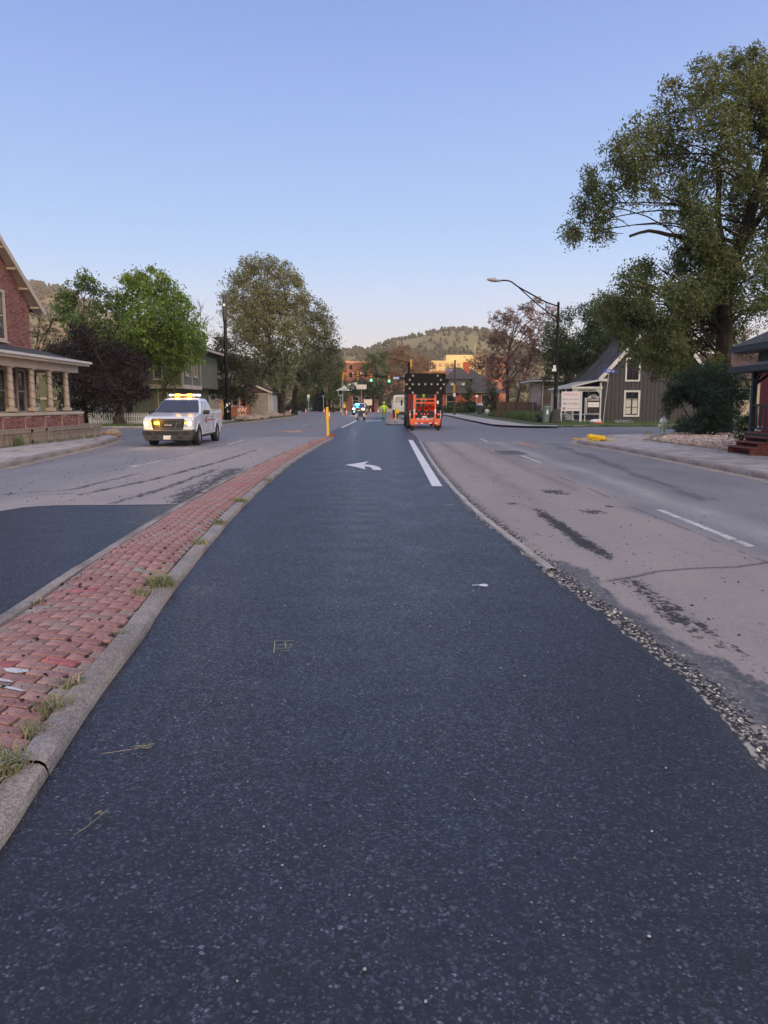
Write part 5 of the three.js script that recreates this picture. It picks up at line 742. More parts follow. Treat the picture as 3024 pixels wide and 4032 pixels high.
{ // load of the flatbed
  for (const [x, y, z, k] of [[0.18, 1.66, -0.15, 'upper left'], [0.52, 1.66, -0.2, 'upper right'], [0.12, 1.31, -0.1, 'lower left'], [0.5, 1.3, -0.12, 'lower right'], [-0.33, 1.32, -0.3, 'far left']]) {
    const o = thing('traffic_cone', `red orange cone lying open end out on the truck, ${k} of the load`, 'cone', [2.62 + x, y, -50.2 + z], 0, 'cones loaded on the flatbed truck'); mk('cone_body', put(lathe([[0.172, 0], [0.16, 0.02], [0.04, 0.68], [0.03, 0.68], [0.15, 0.02]], 22), 0, 0, 0, -PI / 2), mats.coneOrange, o);
  }
  reseed(17); for (const [x, c, lb] of [[-0.98, [0.42, 0.03, 0.04], 'bright red rolled road sign standing at the truck side'], [-0.84, [0.3, 0.03, 0.05], 'dark red rolled road sign standing on the truck'], [-0.7, [0.2, 0.2, 0.32], 'bluish grey rolled sign standing on the truck'], [-0.6, [0.45, 0.42, 0.42], 'pale furled sign standing on the truck']]) single('rolled_sign', [cyl(0.05, 0.075, 1.3, 2.62 + x, 1.79, -50.3, 0.06, 0, rr(-0.06, 0.06), 8), sph(0.06, 2.62 + x, 2.4, -50.3)], std(C(...c), 0.8), lb, 'rolled sign', 'rolled signs on the flatbed truck');
}
// white truck with open door
{
  const t = thing('white_truck', 'white cab truck with black roof parked beyond the far island', 'truck', [2.0, 0, -86], 0.0), bl = std(C(0.012), 0.5);
  const secs = [[0.7, 1.05, 0, -2.6, 0.12], [1.7, 1.05, 0, -2.6, 0.12], [2.5, 0.95, -0.1, -2.2, 0.14], [2.62, 0.85, -0.2, -2.1, 0.2]]; mk('cab', loft(secs), mats.white, t); mk('rear_window', glazing(secs, 'front', 0.05, 0.95, 1.75, 2.42), mats.glass, t); for (const f of ['left', 'right']) mk('side_window', glazing(secs, f, 0.3, 0.95, 1.7, 2.4), mats.glass, t);
  mk('roof_rack', [box(2.1, 0.3, 1.9, 0.05, 2.85, -1.1), box(0.08, 0.6, 0.08, -0.9, 2.9, 0)], bl, t); mk('chassis', box(1.9, 0.35, 5.2, 0, 0.6, -1.5), bl, t); mk('door', [rb(0.06, 1.5, 0.9, 0.03, -1.12, 1.35, 0.4)], mats.white, t); mk('mirror', [rb(0.14, 0.5, 0.12, 0.04, -1.42, 2.1, -0.2), bar([-1.0, 2.1, -0.2], [-1.36, 2.1, -0.2], 0.04)], bl, t);
  for (const sx of [-1, 1]) for (const z of [0.3, -3.4]) wheel(t, sx * 0.92, 0.48, z, 0.48, 0.3, mats.steel, sx, 5);
}
// police style vehicle with lights on
{
  const t = thing('suv', 'dark patrol car facing us with blue and headlights lit among the cones', 'car', [-3.55, 0, -114.5], -0.06), pb = phys(C(0.012, 0.012, 0.02), 0.25, { clearcoat: 1 }), wp = phys(C(0.55, 0.55, 0.58), 0.3, { clearcoat: 1 });
  const s = shape([[-2.4, 0.4], [-1.95, 0.36], [-1.9, 0.7], [-1.1, 0.7], [-1.05, 0.36], [1.0, 0.36], [1.05, 0.7], [1.85, 0.7], [1.9, 0.4], [2.35, 0.42], [2.42, 0.8], [2.25, 1.05], [1.2, 1.15], [-2.3, 1.15], [-2.45, 0.8]]); mk('body', [ext(s, 1.85, 0.05).translate(0, 0, -0.925).rotateY(-PI / 2)], pb, t);
  const secs = [[1.12, 0.94, 1.2, -2.35, 0.15], [1.4, 0.88, 0.8, -2.25, 0.15], [1.68, 0.74, 0.35, -2.0, 0.15], [1.76, 0.6, 0.1, -1.8, 0.2]]; mk('cabin', loft(secs), wp, t); mk('windscreen', glazing(secs, 'front', 0, 1, 1.17, 1.64), mats.glass, t); for (const f of ['left', 'right']) mk('side_window', glazing(secs, f, 0.1, 0.95, 1.18, 1.62), mats.glass, t);
  mk('grille', rb(0.8, 0.24, 0.05, 0.02, 0, 0.78, 2.45), std(C(0.03), 0.4), t); mk('push_bar', [tube([[-0.45, 0.4, 2.62], [-0.45, 0.95, 2.62], [0.45, 0.95, 2.62], [0.45, 0.4, 2.62]], 0.04, 6, 30), box(0.9, 0.06, 0.05, 0, 0.7, 2.62)], mats.galv, t); mk('bumper', rb(1.9, 0.22, 0.2, 0.06, 0, 0.5, 2.38), pb, t);
  for (const sx of [-1, 1]) { mk('headlight', [sph(0.16, sx * 0.7, 0.86, 2.4, 1.15, 0.8, 0.4)], glow(hot, 26), t); mk('mirror', rb(0.24, 0.17, 0.12, 0.04, sx * 1.1, 1.2, 0.95), pb, t); for (const z of [1.45, -1.5]) wheel(t, sx * 0.83, 0.36, z, 0.36, 0.24, mats.steel, sx, 5); t.add(...beam(sx * 0.7, 0.86, 2.6, hot, 10)); }
  mk('blue_light', rb(0.62, 0.16, 0.06, 0.03, -0.32, 1.55, 0.72), glow(blueL, 9), t); mk('blue_light', sph(0.075, -0.62, 0.52, 2.5, 1, 1, 0.5), glow(blueL, 9), t); mk('amber_light', sph(0.085, 0.12, 0.62, 2.66, 1, 1, 0.5), glow(amber, 8), t); mk('amber_light', sph(0.085, 0.66, 0.5, 2.5, 1, 1, 0.5), glow(amber, 8), t); t.add(lamp(-0.32, 1.6, 0.95, blueL, 4, 6), lamp(0.66, 0.5, 2.75, amber, 1.5, 3));
}
// walk-behind line striping machine
{
  const t = thing('striping_machine', 'small dark line striping machine on black wheels at the white line', 'striping machine', [-2.25, 0.03, -76], 0.1), nv = phys(C(0.01, 0.014, 0.035), 0.35, { clearcoat: 0.6 });
  mk('frame', [bar([-0.32, 0.3, 0.5], [-0.32, 0.3, -0.6], 0.05), bar([0.32, 0.3, 0.5], [0.32, 0.3, -0.6], 0.05), bar([-0.32, 0.3, 0.1], [0.32, 0.3, 0.1], 0.05), bar([-0.32, 0.3, -0.5], [0.32, 0.3, -0.5], 0.05)], mats.galv, t); mk('engine', [rb(0.42, 0.36, 0.4, 0.05, -0.05, 0.52, 0.1), cyl(0.12, 0.12, 0.14, -0.05, 0.76, 0.1)], nv, t); mk('paint_tank', [cyl(0.16, 0.16, 0.36, 0.28, 0.52, -0.25)], mats.white, t); mk('hopper', put(ext([[-0.2, 0], [0.2, 0], [0.28, 0.3], [-0.28, 0.3]], 0.25, 0.02), 0, 0.62, -0.35), nv, t);
  mk('handle', [tube([[-0.25, 0.35, -0.5], [-0.28, 0.85, -0.75], [-0.25, 0.95, -0.95]], 0.022), tube([[0.25, 0.35, -0.5], [0.28, 0.85, -0.75], [0.25, 0.95, -0.95]], 0.022), rod([-0.28, 0.9, -0.85], [0.28, 0.9, -0.85], 0.02)], mats.galv, t); mk('spray_shield', rb(0.14, 0.4, 0.25, 0.02, -0.5, 0.45, 0.1), mats.white, t); mk('side_frame', [bar([0.35, 0.4, 0.2], [0.85, 0.4, 0.25], 0.03), bar([0.85, 0.4, 0.25], [0.85, 0.15, 0.25], 0.03), cyl(0.07, 0.07, 0.05, 0.85, 0.07, 0.25, 0, 0, PI / 2), bar([0.5, 0.4, 0.2], [0.5, 0.65, 0.2], 0.03)], mats.orange, t);
  for (const [x, z] of [[-0.38, 0.4], [0.2, 0.5], [0.38, -0.45], [-0.38, -0.45]]) wheel(t, x, 0.19, z, 0.19, 0.11, mats.galv, Math.sign(x), 5);
}
// ---------- street furniture ----------
{ // tall black pole with collar and pale top section
  const t = thing('signal_pole', 'tall glossy black pole with stickered base beside the rock bed', 'pole', [-14.32, 0.1, -71]);
  mk('base', [lathe([[0.001, 0], [0.42, 0], [0.42, 0.05], [0.35, 0.06], [0.335, 0.15], [0.33, 1.72], [0.38, 1.76], [0.39, 1.84], [0.3, 1.92], [0.2, 1.95], [0.001, 1.95]], 28)], mats.blackPaint, t);
  mk('shaft', [lathe([[0.19, 1.9], [0.165, 5], [0.155, 8.85], [0.2, 8.88], [0.2, 9.0], [0.001, 9.0]], 24)], mats.blackPaint, t); mk('top_section', [lathe([[0.2, 9.0], [0.2, 11.15], [0.001, 11.15]], 24)], phys(C(0.02, 0.017, 0.016), 0.3, { specularIntensity: 0.3, clearcoat: 0.5, clearcoatRoughness: 0.05 }), t, 'dark bronze cylinder on top');
  for (const y of [8.3, 6.2, 4.1]) mk('bracket', [rb(0.12, 0.2, 0.1, 0.02, 0.12, y, 0.14)], mats.blackPaint, t); mk('band_label', rb(0.2, 0.22, 0.01, 0.004, 0.0, 10.3, 0.196), mats.reflWhite, t);
  const st = (w, h, x, y, m) => { const a = x / 0.335; mk('sticker', put(new THREE.BoxGeometry(w, h, 0.006), Math.sin(a) * 0.337, y, Math.cos(a) * 0.337, 0, a), m, t); };
  st(0.2, 0.2, 0.04, 1.4, mats.reflWhite); st(0.08, 0.1, -0.12, 1.2, mats.reflWhite); st(0.06, 0.24, 0.06, 0.85, std(C(0.4), 0.5)); st(0.07, 0.08, 0.2, 0.85, mats.reflWhite); st(0.3, 0.05, 0.08, 1.58, std(C(0.25), 0.5)); st(0.1, 0.08, 0.08, 1.05, std(C(0.1), 0.5)); st(0.09, 0.16, 0.28, 1.55, mats.reflWhite);
}
{ // cobra-head street lamp
  const t = thing('street_lamp', 'black street lamp with long curved arm on the right verge', 'street lamp', [13.45, 0.12, -60.8]), m = phys(C(0.012, 0.011, 0.011), 0.5, { specularIntensity: 0.3 });
  mk('base', [put(lathe([[0.001, 0], [0.46, 0], [0.46, 0.1], [0.38, 0.55], [0.3, 0.9], [0.2, 1.12], [0.001, 1.12]], 8), 0, 0, 0)], std(C(0.06), 0.7, { map: T.concrete }), t); mk('pole', [lathe([[0.155, 1.0], [0.13, 5], [0.1, 9.1], [0.11, 9.15], [0.06, 9.25], [0.001, 9.32]], 18).translate(-0.04, 0, 0)], m, t);
  mk('arm', [tube([[0, 8.92, 0], [-0.25, 9.0, 0], [-1.0, 9.25, 0], [-2.2, 9.87, 0], [-3.15, 10.38, 0], [-3.75, 10.78, 0], [-4.2, 10.86, 0], [-4.75, 10.84, 0]], 0.055, 8, 50), tube([[0, 8.02, 0], [-0.25, 8.15, 0], [-1.0, 8.6, 0], [-2.2, 9.55, 0], [-3.15, 10.36, 0]], 0.045, 8, 40), rod([-1.0, 8.6, 0], [-1.0, 9.25, 0], 0.035)], m, t);
  const h = mk('lamp_head', [put(new THREE.SphereGeometry(0.5, 20, 12).scale(1, 0.27, 0.42), -5.1, 10.88, 0, 0, 0, -0.12), put(cyl(0.1, 0.07, 0.3), -4.68, 10.84, 0, 0, 0, PI / 2)], std(C(0.32, 0.3, 0.28), 0.5), t); mk('photocell', cyl(0.05, 0.05, 0.1, -4.98, 11.06, 0), mats.galv, h);
  mk('pole_sign', [rb(0.34, 0.2, 0.02, 0.005, -0.25, 4.1, 0.14), rb(0.2, 0.3, 0.02, 0.005, -0.22, 4.32, 0.13)], mats.reflWhite, t); mk('access_plate', box(0.12, 0.3, 0.02, 0, 2.2, 0.15), std(C(0.05), 0.5), t);
}
// printed signs; smudge: lettering too small to read in the photograph
const smudge = (g, x, y, w, h) => { for (let k = 0, p = x; p < x + w; k++) { const a = h * (0.25 + 0.35 * vn(k * 2.7, 5)); if (k % 7 !== 6) g.fillRect(p, y + h * 0.3 * vn(k * 1.9, 9), a, h * (0.6 + 0.4 * vn(k * 3.1, 2))); p += a + h * 0.16; } };
const print = (w, h, draw) => std(C(1), 0.6, { map: canvasTex(w, h, draw) });
{
  const t = thing('for_sale_sign', 'large white FOR SALE office building sign on white posts', 'sign', [15.4, 0.13, -64.2]);
  mk('post', box(0.17, 2.5, 0.12, 0.86, 1.25, 0), mats.white, t); mk('post', box(0.1, 2.3, 0.1, -0.72, 1.15, -0.07), mats.white, t); mk('sign_board', box(1.52, 1.6, 0.03, 0, 1.7, 0.02), mats.white, t);
  mk('sign_print', panel(1.5, 1.58, 0, 1.7, 0.039), print(512, 540, (g, w, h) => { g.fillStyle = '#dcd3d6'; g.fillRect(0, 0, w, h); g.textAlign = 'center'; g.fillStyle = '#b03a48'; g.font = '88px serif'; g.fillText('FOR SALE', w / 2, 110, 470); g.fillStyle = '#6f6a72'; g.font = 'bold 50px serif'; g.fillText('OFFICE BUILDING', w / 2, 230, 470); g.fillStyle = '#504c56'; g.font = 'bold 70px serif'; g.fillText('303-721-1818', w / 2, 360, 470); g.fillStyle = '#5a4e56'; g.beginPath(); g.arc(78, 470, 34, 0.6, 5.4); g.lineTo(92, 470); g.fill(); g.fillStyle = '#b07a7e'; g.beginPath(); g.ellipse(110, 452, 24, 10, -0.4, 0, 7); g.fill(); g.fillStyle = '#8a7880'; smudge(g, 168, 462, 320, 22); }), t);
}
{
  const t = thing('building_sign', 'black framed house number sign hanging before the grey porch', 'sign', [17.4, 0.13, -64.6]);
  for (const x of [-0.66, 0.62]) mk('post', box(0.07, 2.0, 0.07, x, 1.0, -0.05), mats.white, t); const s = new THREE.Shape(); s.moveTo(-0.6, 0.7); s.lineTo(0.6, 0.7); s.lineTo(0.6, 1.98); s.lineTo(0.42, 1.98); s.lineTo(0.42, 2.1); s.lineTo(0.3, 2.1); s.absellipse(0, 2.1, 0.3, 0.17, 0, PI, false); s.lineTo(-0.42, 2.1); s.lineTo(-0.42, 1.98); s.lineTo(-0.6, 1.98);
  mk('sign_frame', ext(s, 0.05), mats.white, t); mk('sign_print', panel(1.06, 1.22, 0, 1.34, 0.054), print(424, 488, (g, w, h) => { g.fillStyle = '#0c0d12'; g.fillRect(0, 0, w, h); g.fillStyle = '#e8e2e2'; g.textAlign = 'center'; g.font = 'bold 84px serif'; g.fillText('CANYON', w / 2, 82, 400); g.fillStyle = '#e4dee0'; g.fillRect(24, 130, w - 48, 160); g.fillStyle = '#8d8a90'; smudge(g, 50, 200, 320, 26); g.fillStyle = '#20202a'; g.fillRect(70, 340, 120, 60); g.fillRect(240, 350, 100, 70); }), t);
  mk('number_oval', put(new THREE.CircleGeometry(0.15, 24).scale(1.75, 1, 1), 0, 2.1, 0.054), print(256, 144, (g, w, h) => { g.fillStyle = '#0c0d12'; g.fillRect(0, 0, w, h); g.fillStyle = '#eae4e4'; g.textAlign = 'center'; g.font = 'bold 84px serif'; g.fillText('1733', w / 2, 102); }), t);
}
{
  const t = thing('street_name_sign', 'blue 18th St sign on a leaning galvanised post', 'sign', [17.54, 0.13, -62]);
  mk('post', [rod([0, 0, 0], [0.12, 1.6, 0], 0.035), rod([0.12, 1.6, 0], [0.21, 2.6, 0], 0.035), rod([0.21, 2.6, 0], [0.3, 3.9, 0], 0.035)], mats.galv, t);
  const b = mk('sign_blade', put(new THREE.BoxGeometry(1.05, 0.26, 0.02), 0.38, 4.06, 0.05, 0, 0.05, -0.06), std(C(0.02, 0.07, 0.4), 0.5), t); mk('sign_print', put(new THREE.PlaneGeometry(1.03, 0.245), 0.38, 4.06, 0.066, 0, 0.05, -0.06), print(512, 122, (g, w, h) => { g.fillStyle = '#1d3f9e'; g.fillRect(0, 0, w, h); g.fillStyle = '#dfe3f2'; g.textAlign = 'center'; g.font = 'bold 92px sans-serif'; g.fillText('18th  St', w / 2, 94, 470); }), b);
}
{ // hydrant
  const t = thing('fire_hydrant', 'pale green fire hydrant with white bonnet at the corner gravel', 'hydrant', [13.74, 0.13, -38.1]), gm = std(C(0.4, 0.52, 0.44), 0.6, { map: T.stone }), wm = std(C(0.7, 0.7, 0.68), 0.5);
  mk('barrel', [lathe([[0.001, 0], [0.17, 0], [0.17, 0.05], [0.125, 0.06], [0.12, 0.26], [0.135, 0.3], [0.14, 0.52], [0.16, 0.55], [0.16, 0.6], [0.001, 0.6]], 20)], gm, t); mk('bonnet', [lathe([[0.18, 0.58], [0.18, 0.62], [0.165, 0.68], [0.13, 0.76], [0.08, 0.81], [0.045, 0.83], [0.045, 0.87], [0.001, 0.88]], 20)], wm, t);
  mk('nozzle_cap', [cyl(0.085, 0.095, 0.1, -0.18, 0.42, 0.05, 0, 0, PI / 2), cyl(0.03, 0.03, 0.04, -0.25, 0.42, 0.05, 0, 0, PI / 2)], std(C(0.68, 0.58, 0.36), 0.5), t); mk('nozzle_cap', [cyl(0.07, 0.08, 0.1, 0.02, 0.42, 0.18, PI / 2), cyl(0.025, 0.025, 0.04, 0.02, 0.42, 0.25, PI / 2)], gm, t); mk('nozzle_cap', cyl(0.07, 0.08, 0.1, 0.18, 0.44, 0, 0, 0, PI / 2), gm, t);
}
single('stone_block', [rb(0.34, 0.16, 0.26, 0.03, 13.05, 0.21, -38.3, 0, 0.3)], mats.concrete, 'small concrete block beside the hydrant', 'block');
{ // fallen yellow bollard with tape
  const t = thing('fallen_bollard', 'yellow bollard lying on the kerb corner tangled in tape', 'bollard', [8.45, 0.15, -31.0], 0.45); mk('tube', [put(lathe([[0.001, -0.42], [0.1, -0.42], [0.115, -0.36], [0.115, 0.36], [0.1, 0.42], [0.001, 0.42]], 18), 0.1, 0.12, 0, 0, 0, PI / 2 - 0.12)], mats.yellow, t); reseed(51);
  for (let i = 0; i < 5; i++) { const p = []; let x = rr(-0.8, 0.1), z = rr(-0.1, 0.4); for (let k = 0; k < 7; k++) { p.push([x, 0.02 + rnd() * 0.06, z]); x += rr(-0.25, 0.3); z += rr(-0.16, 0.16); } mk('tape', tube(p, 0.018, 4, 40), mats.yellow, t); }
}
{ // yellow post on the median nose
  const t = thing('marker_post', 'bent yellow delineator post at the brick median nose', 'post', [-2.62, 0.12, -36.2]); mk('tube', [put(ext([[-0.05, 0], [0.05, 0], [0.046, 0.75], [0.056, 0.8], [0.04, 1.02], [0.05, 1.34], [-0.056, 1.34], [-0.062, 0.95], [-0.05, 0.7]], 0.03, 0.008), 0, 0, 0, 0, 0, 0.02)], mats.yellow, t); mk('base', rb(0.24, 0.12, 0.2, 0.02, 0.22, 0.05, 0.05), std(C(0.25, 0.06, 0.035), 0.7), t);
}
{ const t = thing('marker_post', 'yellow delineator post on the far concrete island', 'post', [0.95, 0.14, -63]); mk('tube', cyl(0.055, 0.05, 1.15, 0, 0.58, 0), mats.yellow, t); mk('base', cyl(0.12, 0.1, 0.06, 0, 0.03, 0), mats.black, t); }
{ const t = thing('keep_right_marker', 'short yellow topped marker at the far end of the concrete island', 'marker', [1.3, 0.14, -78]); mk('post', cyl(0.12, 0.12, 0.6, 0, 0.3, 0), std(C(0.05), 0.6), t); mk('plate', rb(0.42, 0.42, 0.04, 0.05, 0, 0.75, 0.08), mats.yellow, t); mk('base', rb(0.16, 0.5, 0.16, 0.02, -0.45, 0.25, 0), mats.red, t); }
{ // barricade
  const t = thing('barricade', 'orange and white striped folding barricade with a sandbag', 'barricade', [-14.2, 0.12, -77.6]), sp = print(256, 96, (g, w, h) => { g.fillStyle = '#e7dfd8'; g.fillRect(0, 0, w, h); g.fillStyle = '#e0592f'; for (let x = -120; x < w; x += 84) { g.beginPath(); g.moveTo(x, h); g.lineTo(x + 42, h); g.lineTo(x + 42 + 70, 0); g.lineTo(x + 70, 0); g.fill(); } });
  for (const y of [0.93, 0.3]) { const p = mk('striped_panel', box(0.86, 0.34, 0.03, 0, y, 0.06), mats.reflWhite, t); mk('stripe_print', panel(0.85, 0.33, 0, y, 0.077), sp, p); } for (const x of [-0.38, 0.38]) for (const s of [-1, 1]) mk('leg', bar([x, 1.14, 0.02], [x, 0, 0.02 + s * 0.3], 0.045), mats.galv, t);
}
single('sandbag', [put(new THREE.SphereGeometry(0.24, 14, 8).scale(1, 0.36, 0.6), -14.2, 1.33, -77.58)], std(C(0.65, 0.56, 0.54), 0.9, { map: T.stone }), 'pinkish sandbag on top of the striped barricade', 'sandbag');
{ // cones
  const body = lathe([[0.16, 0.03], [0.14, 0.08], [0.105, 0.32]], 20), band = lathe([[0.105, 0.32], [0.085, 0.47]], 20), mid = lathe([[0.085, 0.47], [0.078, 0.53]], 20), band2 = lathe([[0.078, 0.53], [0.055, 0.7]], 20), tip = lathe([[0.055, 0.7], [0.035, 0.88], [0.022, 0.9], [0.0, 0.9]], 20), foot = rb(0.4, 0.035, 0.4, 0.015, 0, 0.018, 0);
  const first = [[-5.94, -84, 'big orange cone standing alone nearest on the far road'], [-15.4, -128, 'leftmost orange cone near the far tree trunk'], [-13.6, -135, 'second orange cone from the left on the far bend'], [-10.6, -138, 'third orange cone from the left on the far bend'], [-7.5, -136, 'orange cone behind the yellow post'], [-5.3, -141, 'orange cone right of the yellow post'], [-5.4, -112, 'orange cone beside the worker in yellow'], [-5.0, -124, 'orange cone just left of the patrol car'], [-2.6, -150, 'orange cone right behind the patrol car'], [-1.05, -134, 'orange cone well right of the patrol car'], [0, -130, 'orange cone left of the man in lime vest']];
  let base; first.forEach(([x, z, lb]) => { if (!base) { base = thing('traffic_cone', lb, 'cone', [x, 0, z], 0, 'orange cones on the far road'); mk('cone_body', [body, mid, tip].map((g) => g.clone()), mats.coneOrange, base); mk('reflective_band', band, mats.reflWhite, base); mk('reflective_band', band2, mats.reflWhite, base); mk('base', foot, mats.black, base); } else dup(base, lb, [x, 0, z]).userData.group = 'orange cones on the far road'; });
}
{ // litter by the far kerb
  single('plastic_bag', [put(new THREE.IcosahedronGeometry(0.34, 2).scale(1.35, 0.5, 0.7), 16.2, 0.3, -59.3)], std(C(0.66, 0.65, 0.66), 0.5), 'crumpled white bag on the grass by the street sign', 'bag'); single('orange_net', [put(new THREE.IcosahedronGeometry(0.3, 1).scale(1.4, 0.25, 0.6), 16.25, 0.18, -58.7)], mats.coneOrange, 'orange netting under the white bag', 'netting');
  const t = thing('drain_grate', 'grey metal frame leaning on the verge before the grey house', 'frame', [18.6, 0.14, -60.2]); mk('frame', [bar([-0.65, 0.05, 0.2], [0.7, 0.05, 0.2], 0.08), bar([-0.6, 0.2, -0.3], [0.65, 0.2, -0.3], 0.08), bar([-0.62, 0.1, 0.2], [-0.6, 0.2, -0.3], 0.08), bar([0.68, 0.1, 0.2], [0.6, 0.2, -0.3], 0.08)], std(C(0.2), 0.7), t); for (let x = -0.45; x < 0.6; x += 0.22) mk('slat', bar([x, 0.08, 0.2], [x, 0.2, -0.3], 0.05), std(C(0.3, 0.31, 0.3), 0.7), t);
}
{ const t = thing('utility_box', 'green grey utility pedestal beside the street lamp base', 'utility box', [12.75, 0.13, -60.9], 0.2); mk('cabinet', [rb(0.42, 1.25, 0.4, 0.08, 0, 0.62, 0, 0, 0, -0.06)], std(C(0.13, 0.17, 0.15), 0.6), t); mk('cap', rb(0.46, 0.16, 0.44, 0.06, 0.08, 1.25, 0, 0, 0, -0.06), std(C(0.2, 0.25, 0.22), 0.6), t); mk('label_plate', rb(0.16, 0.34, 0.01, 0.004, 0.0, 0.85, 0.205), mats.reflWhite, t); }
// rubbish bin with bags
{ const t = thing('rubbish_bin', 'dark wheeled rubbish bin by the far driveway', 'bin', [13.9, 0.14, -112], 0.1); mk('bin_body', put(loft([[0, 0.25, 0.27, -0.27, 0.05], [1.0, 0.32, 0.36, -0.36, 0.06]]), 0, 0.06, 0), std(C(0.02, 0.018, 0.02), 0.6), t); mk('lid', rb(0.68, 0.07, 0.78, 0.03, 0, 1.12, 0, 0.1), std(C(0.02), 0.6), t); for (const s of [-1, 1]) mk('wheel', cyl(0.12, 0.12, 0.06, s * 0.28, 0.12, -0.3, 0, 0, PI / 2), mats.rubber, t);
  single('rubbish_bag', put(new THREE.IcosahedronGeometry(0.42, 2).scale(1.25, 0.6, 1), 13.85, 1.5, -112), std(C(0.4, 0.4, 0.43), 0.4), 'pale full bag lying on the bin lid', 'bag'); single('rubbish_bag', put(new THREE.IcosahedronGeometry(0.42, 2).scale(0.9, 1, 0.9), 14.85, 0.5, -112), std(C(0.5, 0.5, 0.52), 0.4), 'pale full bag on the ground beside the bin', 'bag'); }
// traffic signals
mats.sigY = std(C(0.6, 0.3, 0.03), 0.5);
const sigLens = { r: std(C(0.12, 0.015, 0.01), 0.4), y: std(C(0.16, 0.08, 0.01), 0.4), off: std(C(0.02, 0.03, 0.03), 0.4), g: glow(C(0.05, 1, 0.62), 5) };
function signal(parent, x, y, z, n, lit, ry = 0, backplate = true) {
  const g = new THREE.Group(); const o = mk('signal_head', [rb(0.34, 0.36 * n, 0.2, 0.03, 0, 0, 0)], mats.sigY, parent); o.position.set(x, y, z); o.rotation.y = ry;
  if (backplate) mk('backplate', [box(0.5, 0.36 * n + 0.2, 0.02, 0, 0, -0.02)], mats.black, o);
  for (let i = 0; i < n; i++) { const ly = (n / 2 - 0.5 - i) * 0.36, m = i === n - 1 && lit ? sigLens.g : i === 0 ? sigLens.r : i === 1 ? sigLens.y : sigLens.off; mk(i === n - 1 && lit ? 'green_light' : 'signal_lens', cyl(0.125, 0.125, 0.03, 0, ly, 0.105, PI / 2, 0, 0, 18), m, o); mk('visor', [new THREE.CylinderGeometry(0.145, 0.145, 0.2, 14, 1, true, PI * 0.35, PI * 1.3).rotateX(PI / 2).translate(0, ly, 0.2)], std(C(0.3, 0.15, 0.02), 0.6), o); }
  return o;
}
{
  const t = thing('traffic_signal', 'black mast arm with three signal heads over the far junction', 'traffic light', [3.42, 0.12, -108]), m = phys(C(0.008), 0.5, { specularIntensity: 0.3 });
  mk('pole', lathe([[0.24, 0], [0.2, 0.4], [0.16, 7.2], [0.001, 7.25]], 16), m, t); mk('mast_arm', rod([0, 4.95, 0], [-7.6, 5.55, 0], 0.13, 0.06, 12), m, t);
  signal(t, -7.05, 5.42, 0.2, 4, false); signal(t, -5.2, 5.1, 0.2, 3, true); signal(t, -2.72, 5.0, 0.2, 3, true); const sb = mk('street_sign', box(0.85, 0.3, 0.03, -1.75, 5.05, 0.16), mats.reflWhite, t); mk('sign_print', panel(0.83, 0.28, -1.75, 5.05, 0.178), print(256, 86, (g, w, h) => { g.fillStyle = '#8fa6d8'; g.fillRect(0, 0, w, h); g.fillStyle = '#dfe5f6'; smudge(g, 36, 26, 190, 36); }), sb);
  mk('camera', [cyl(0.06, 0.06, 0.3, -7.75, 5.75, 0.1, PI / 2), rod([-7.75, 5.55, 0], [-7.75, 5.72, 0], 0.025), cyl(0.09, 0.06, 0.22, -6.6, 5.72, 0)], mats.reflWhite, t); signal(t, 0.3, 7.05, 0.0, 3, false, PI / 2, false); mk('luminaire_arm', tube([[0, 7.1, 0], [-1.2, 7.5, 0], [-2.6, 7.7, 0]], 0.05, 6), m, t);
  for (const [x, y] of [[-5.2, 4.74], [-2.72, 4.64]]) t.add(lamp(x, y, 0.5, C(0.05, 1, 0.62), 0.8, 3));
}
{ const t = thing('traffic_signal', 'brown signal pole with yellow head before the hip roofed house', 'traffic light', [9.8, 0.12, -108]), m = std(C(0.05, 0.025, 0.02), 0.5); mk('pole', lathe([[0.2, 0], [0.16, 0.4], [0.12, 7.5], [0.001, 7.5]], 14), m, t); signal(t, -0.05, 3.6, 0.2, 3, false, 0.9, false); mk('pedestrian_signal', [rb(0.42, 0.42, 0.3, 0.03, 0.25, 2.85, 0.15)], mats.black, t); mk('notice', box(0.3, 0.5, 0.03, -0.05, 2.75, 0.3), mats.reflWhite, t); mk('sign_arm', [bar([0, 5.7, 0], [-0.6, 6.0, 0], 0.05), box(0.6, 0.35, 0.03, -0.9, 6.1, 0)], std(C(0.1, 0.16, 0.45), 0.5), t); }
{ const t = thing('traffic_signal', 'thin pole with a yellow signal head at the left of the junction', 'traffic light', [-6.0, 0.0, -113]); mk('pole', lathe([[0.12, 0], [0.07, 0.3], [0.06, 5.4], [0.001, 5.4]], 10), mats.galv, t); signal(t, 0, 5.6, 0.1, 3, false, 2.2, false); signal(t, -0.2, 6.4, 0, 1, false, 2.4, false); }
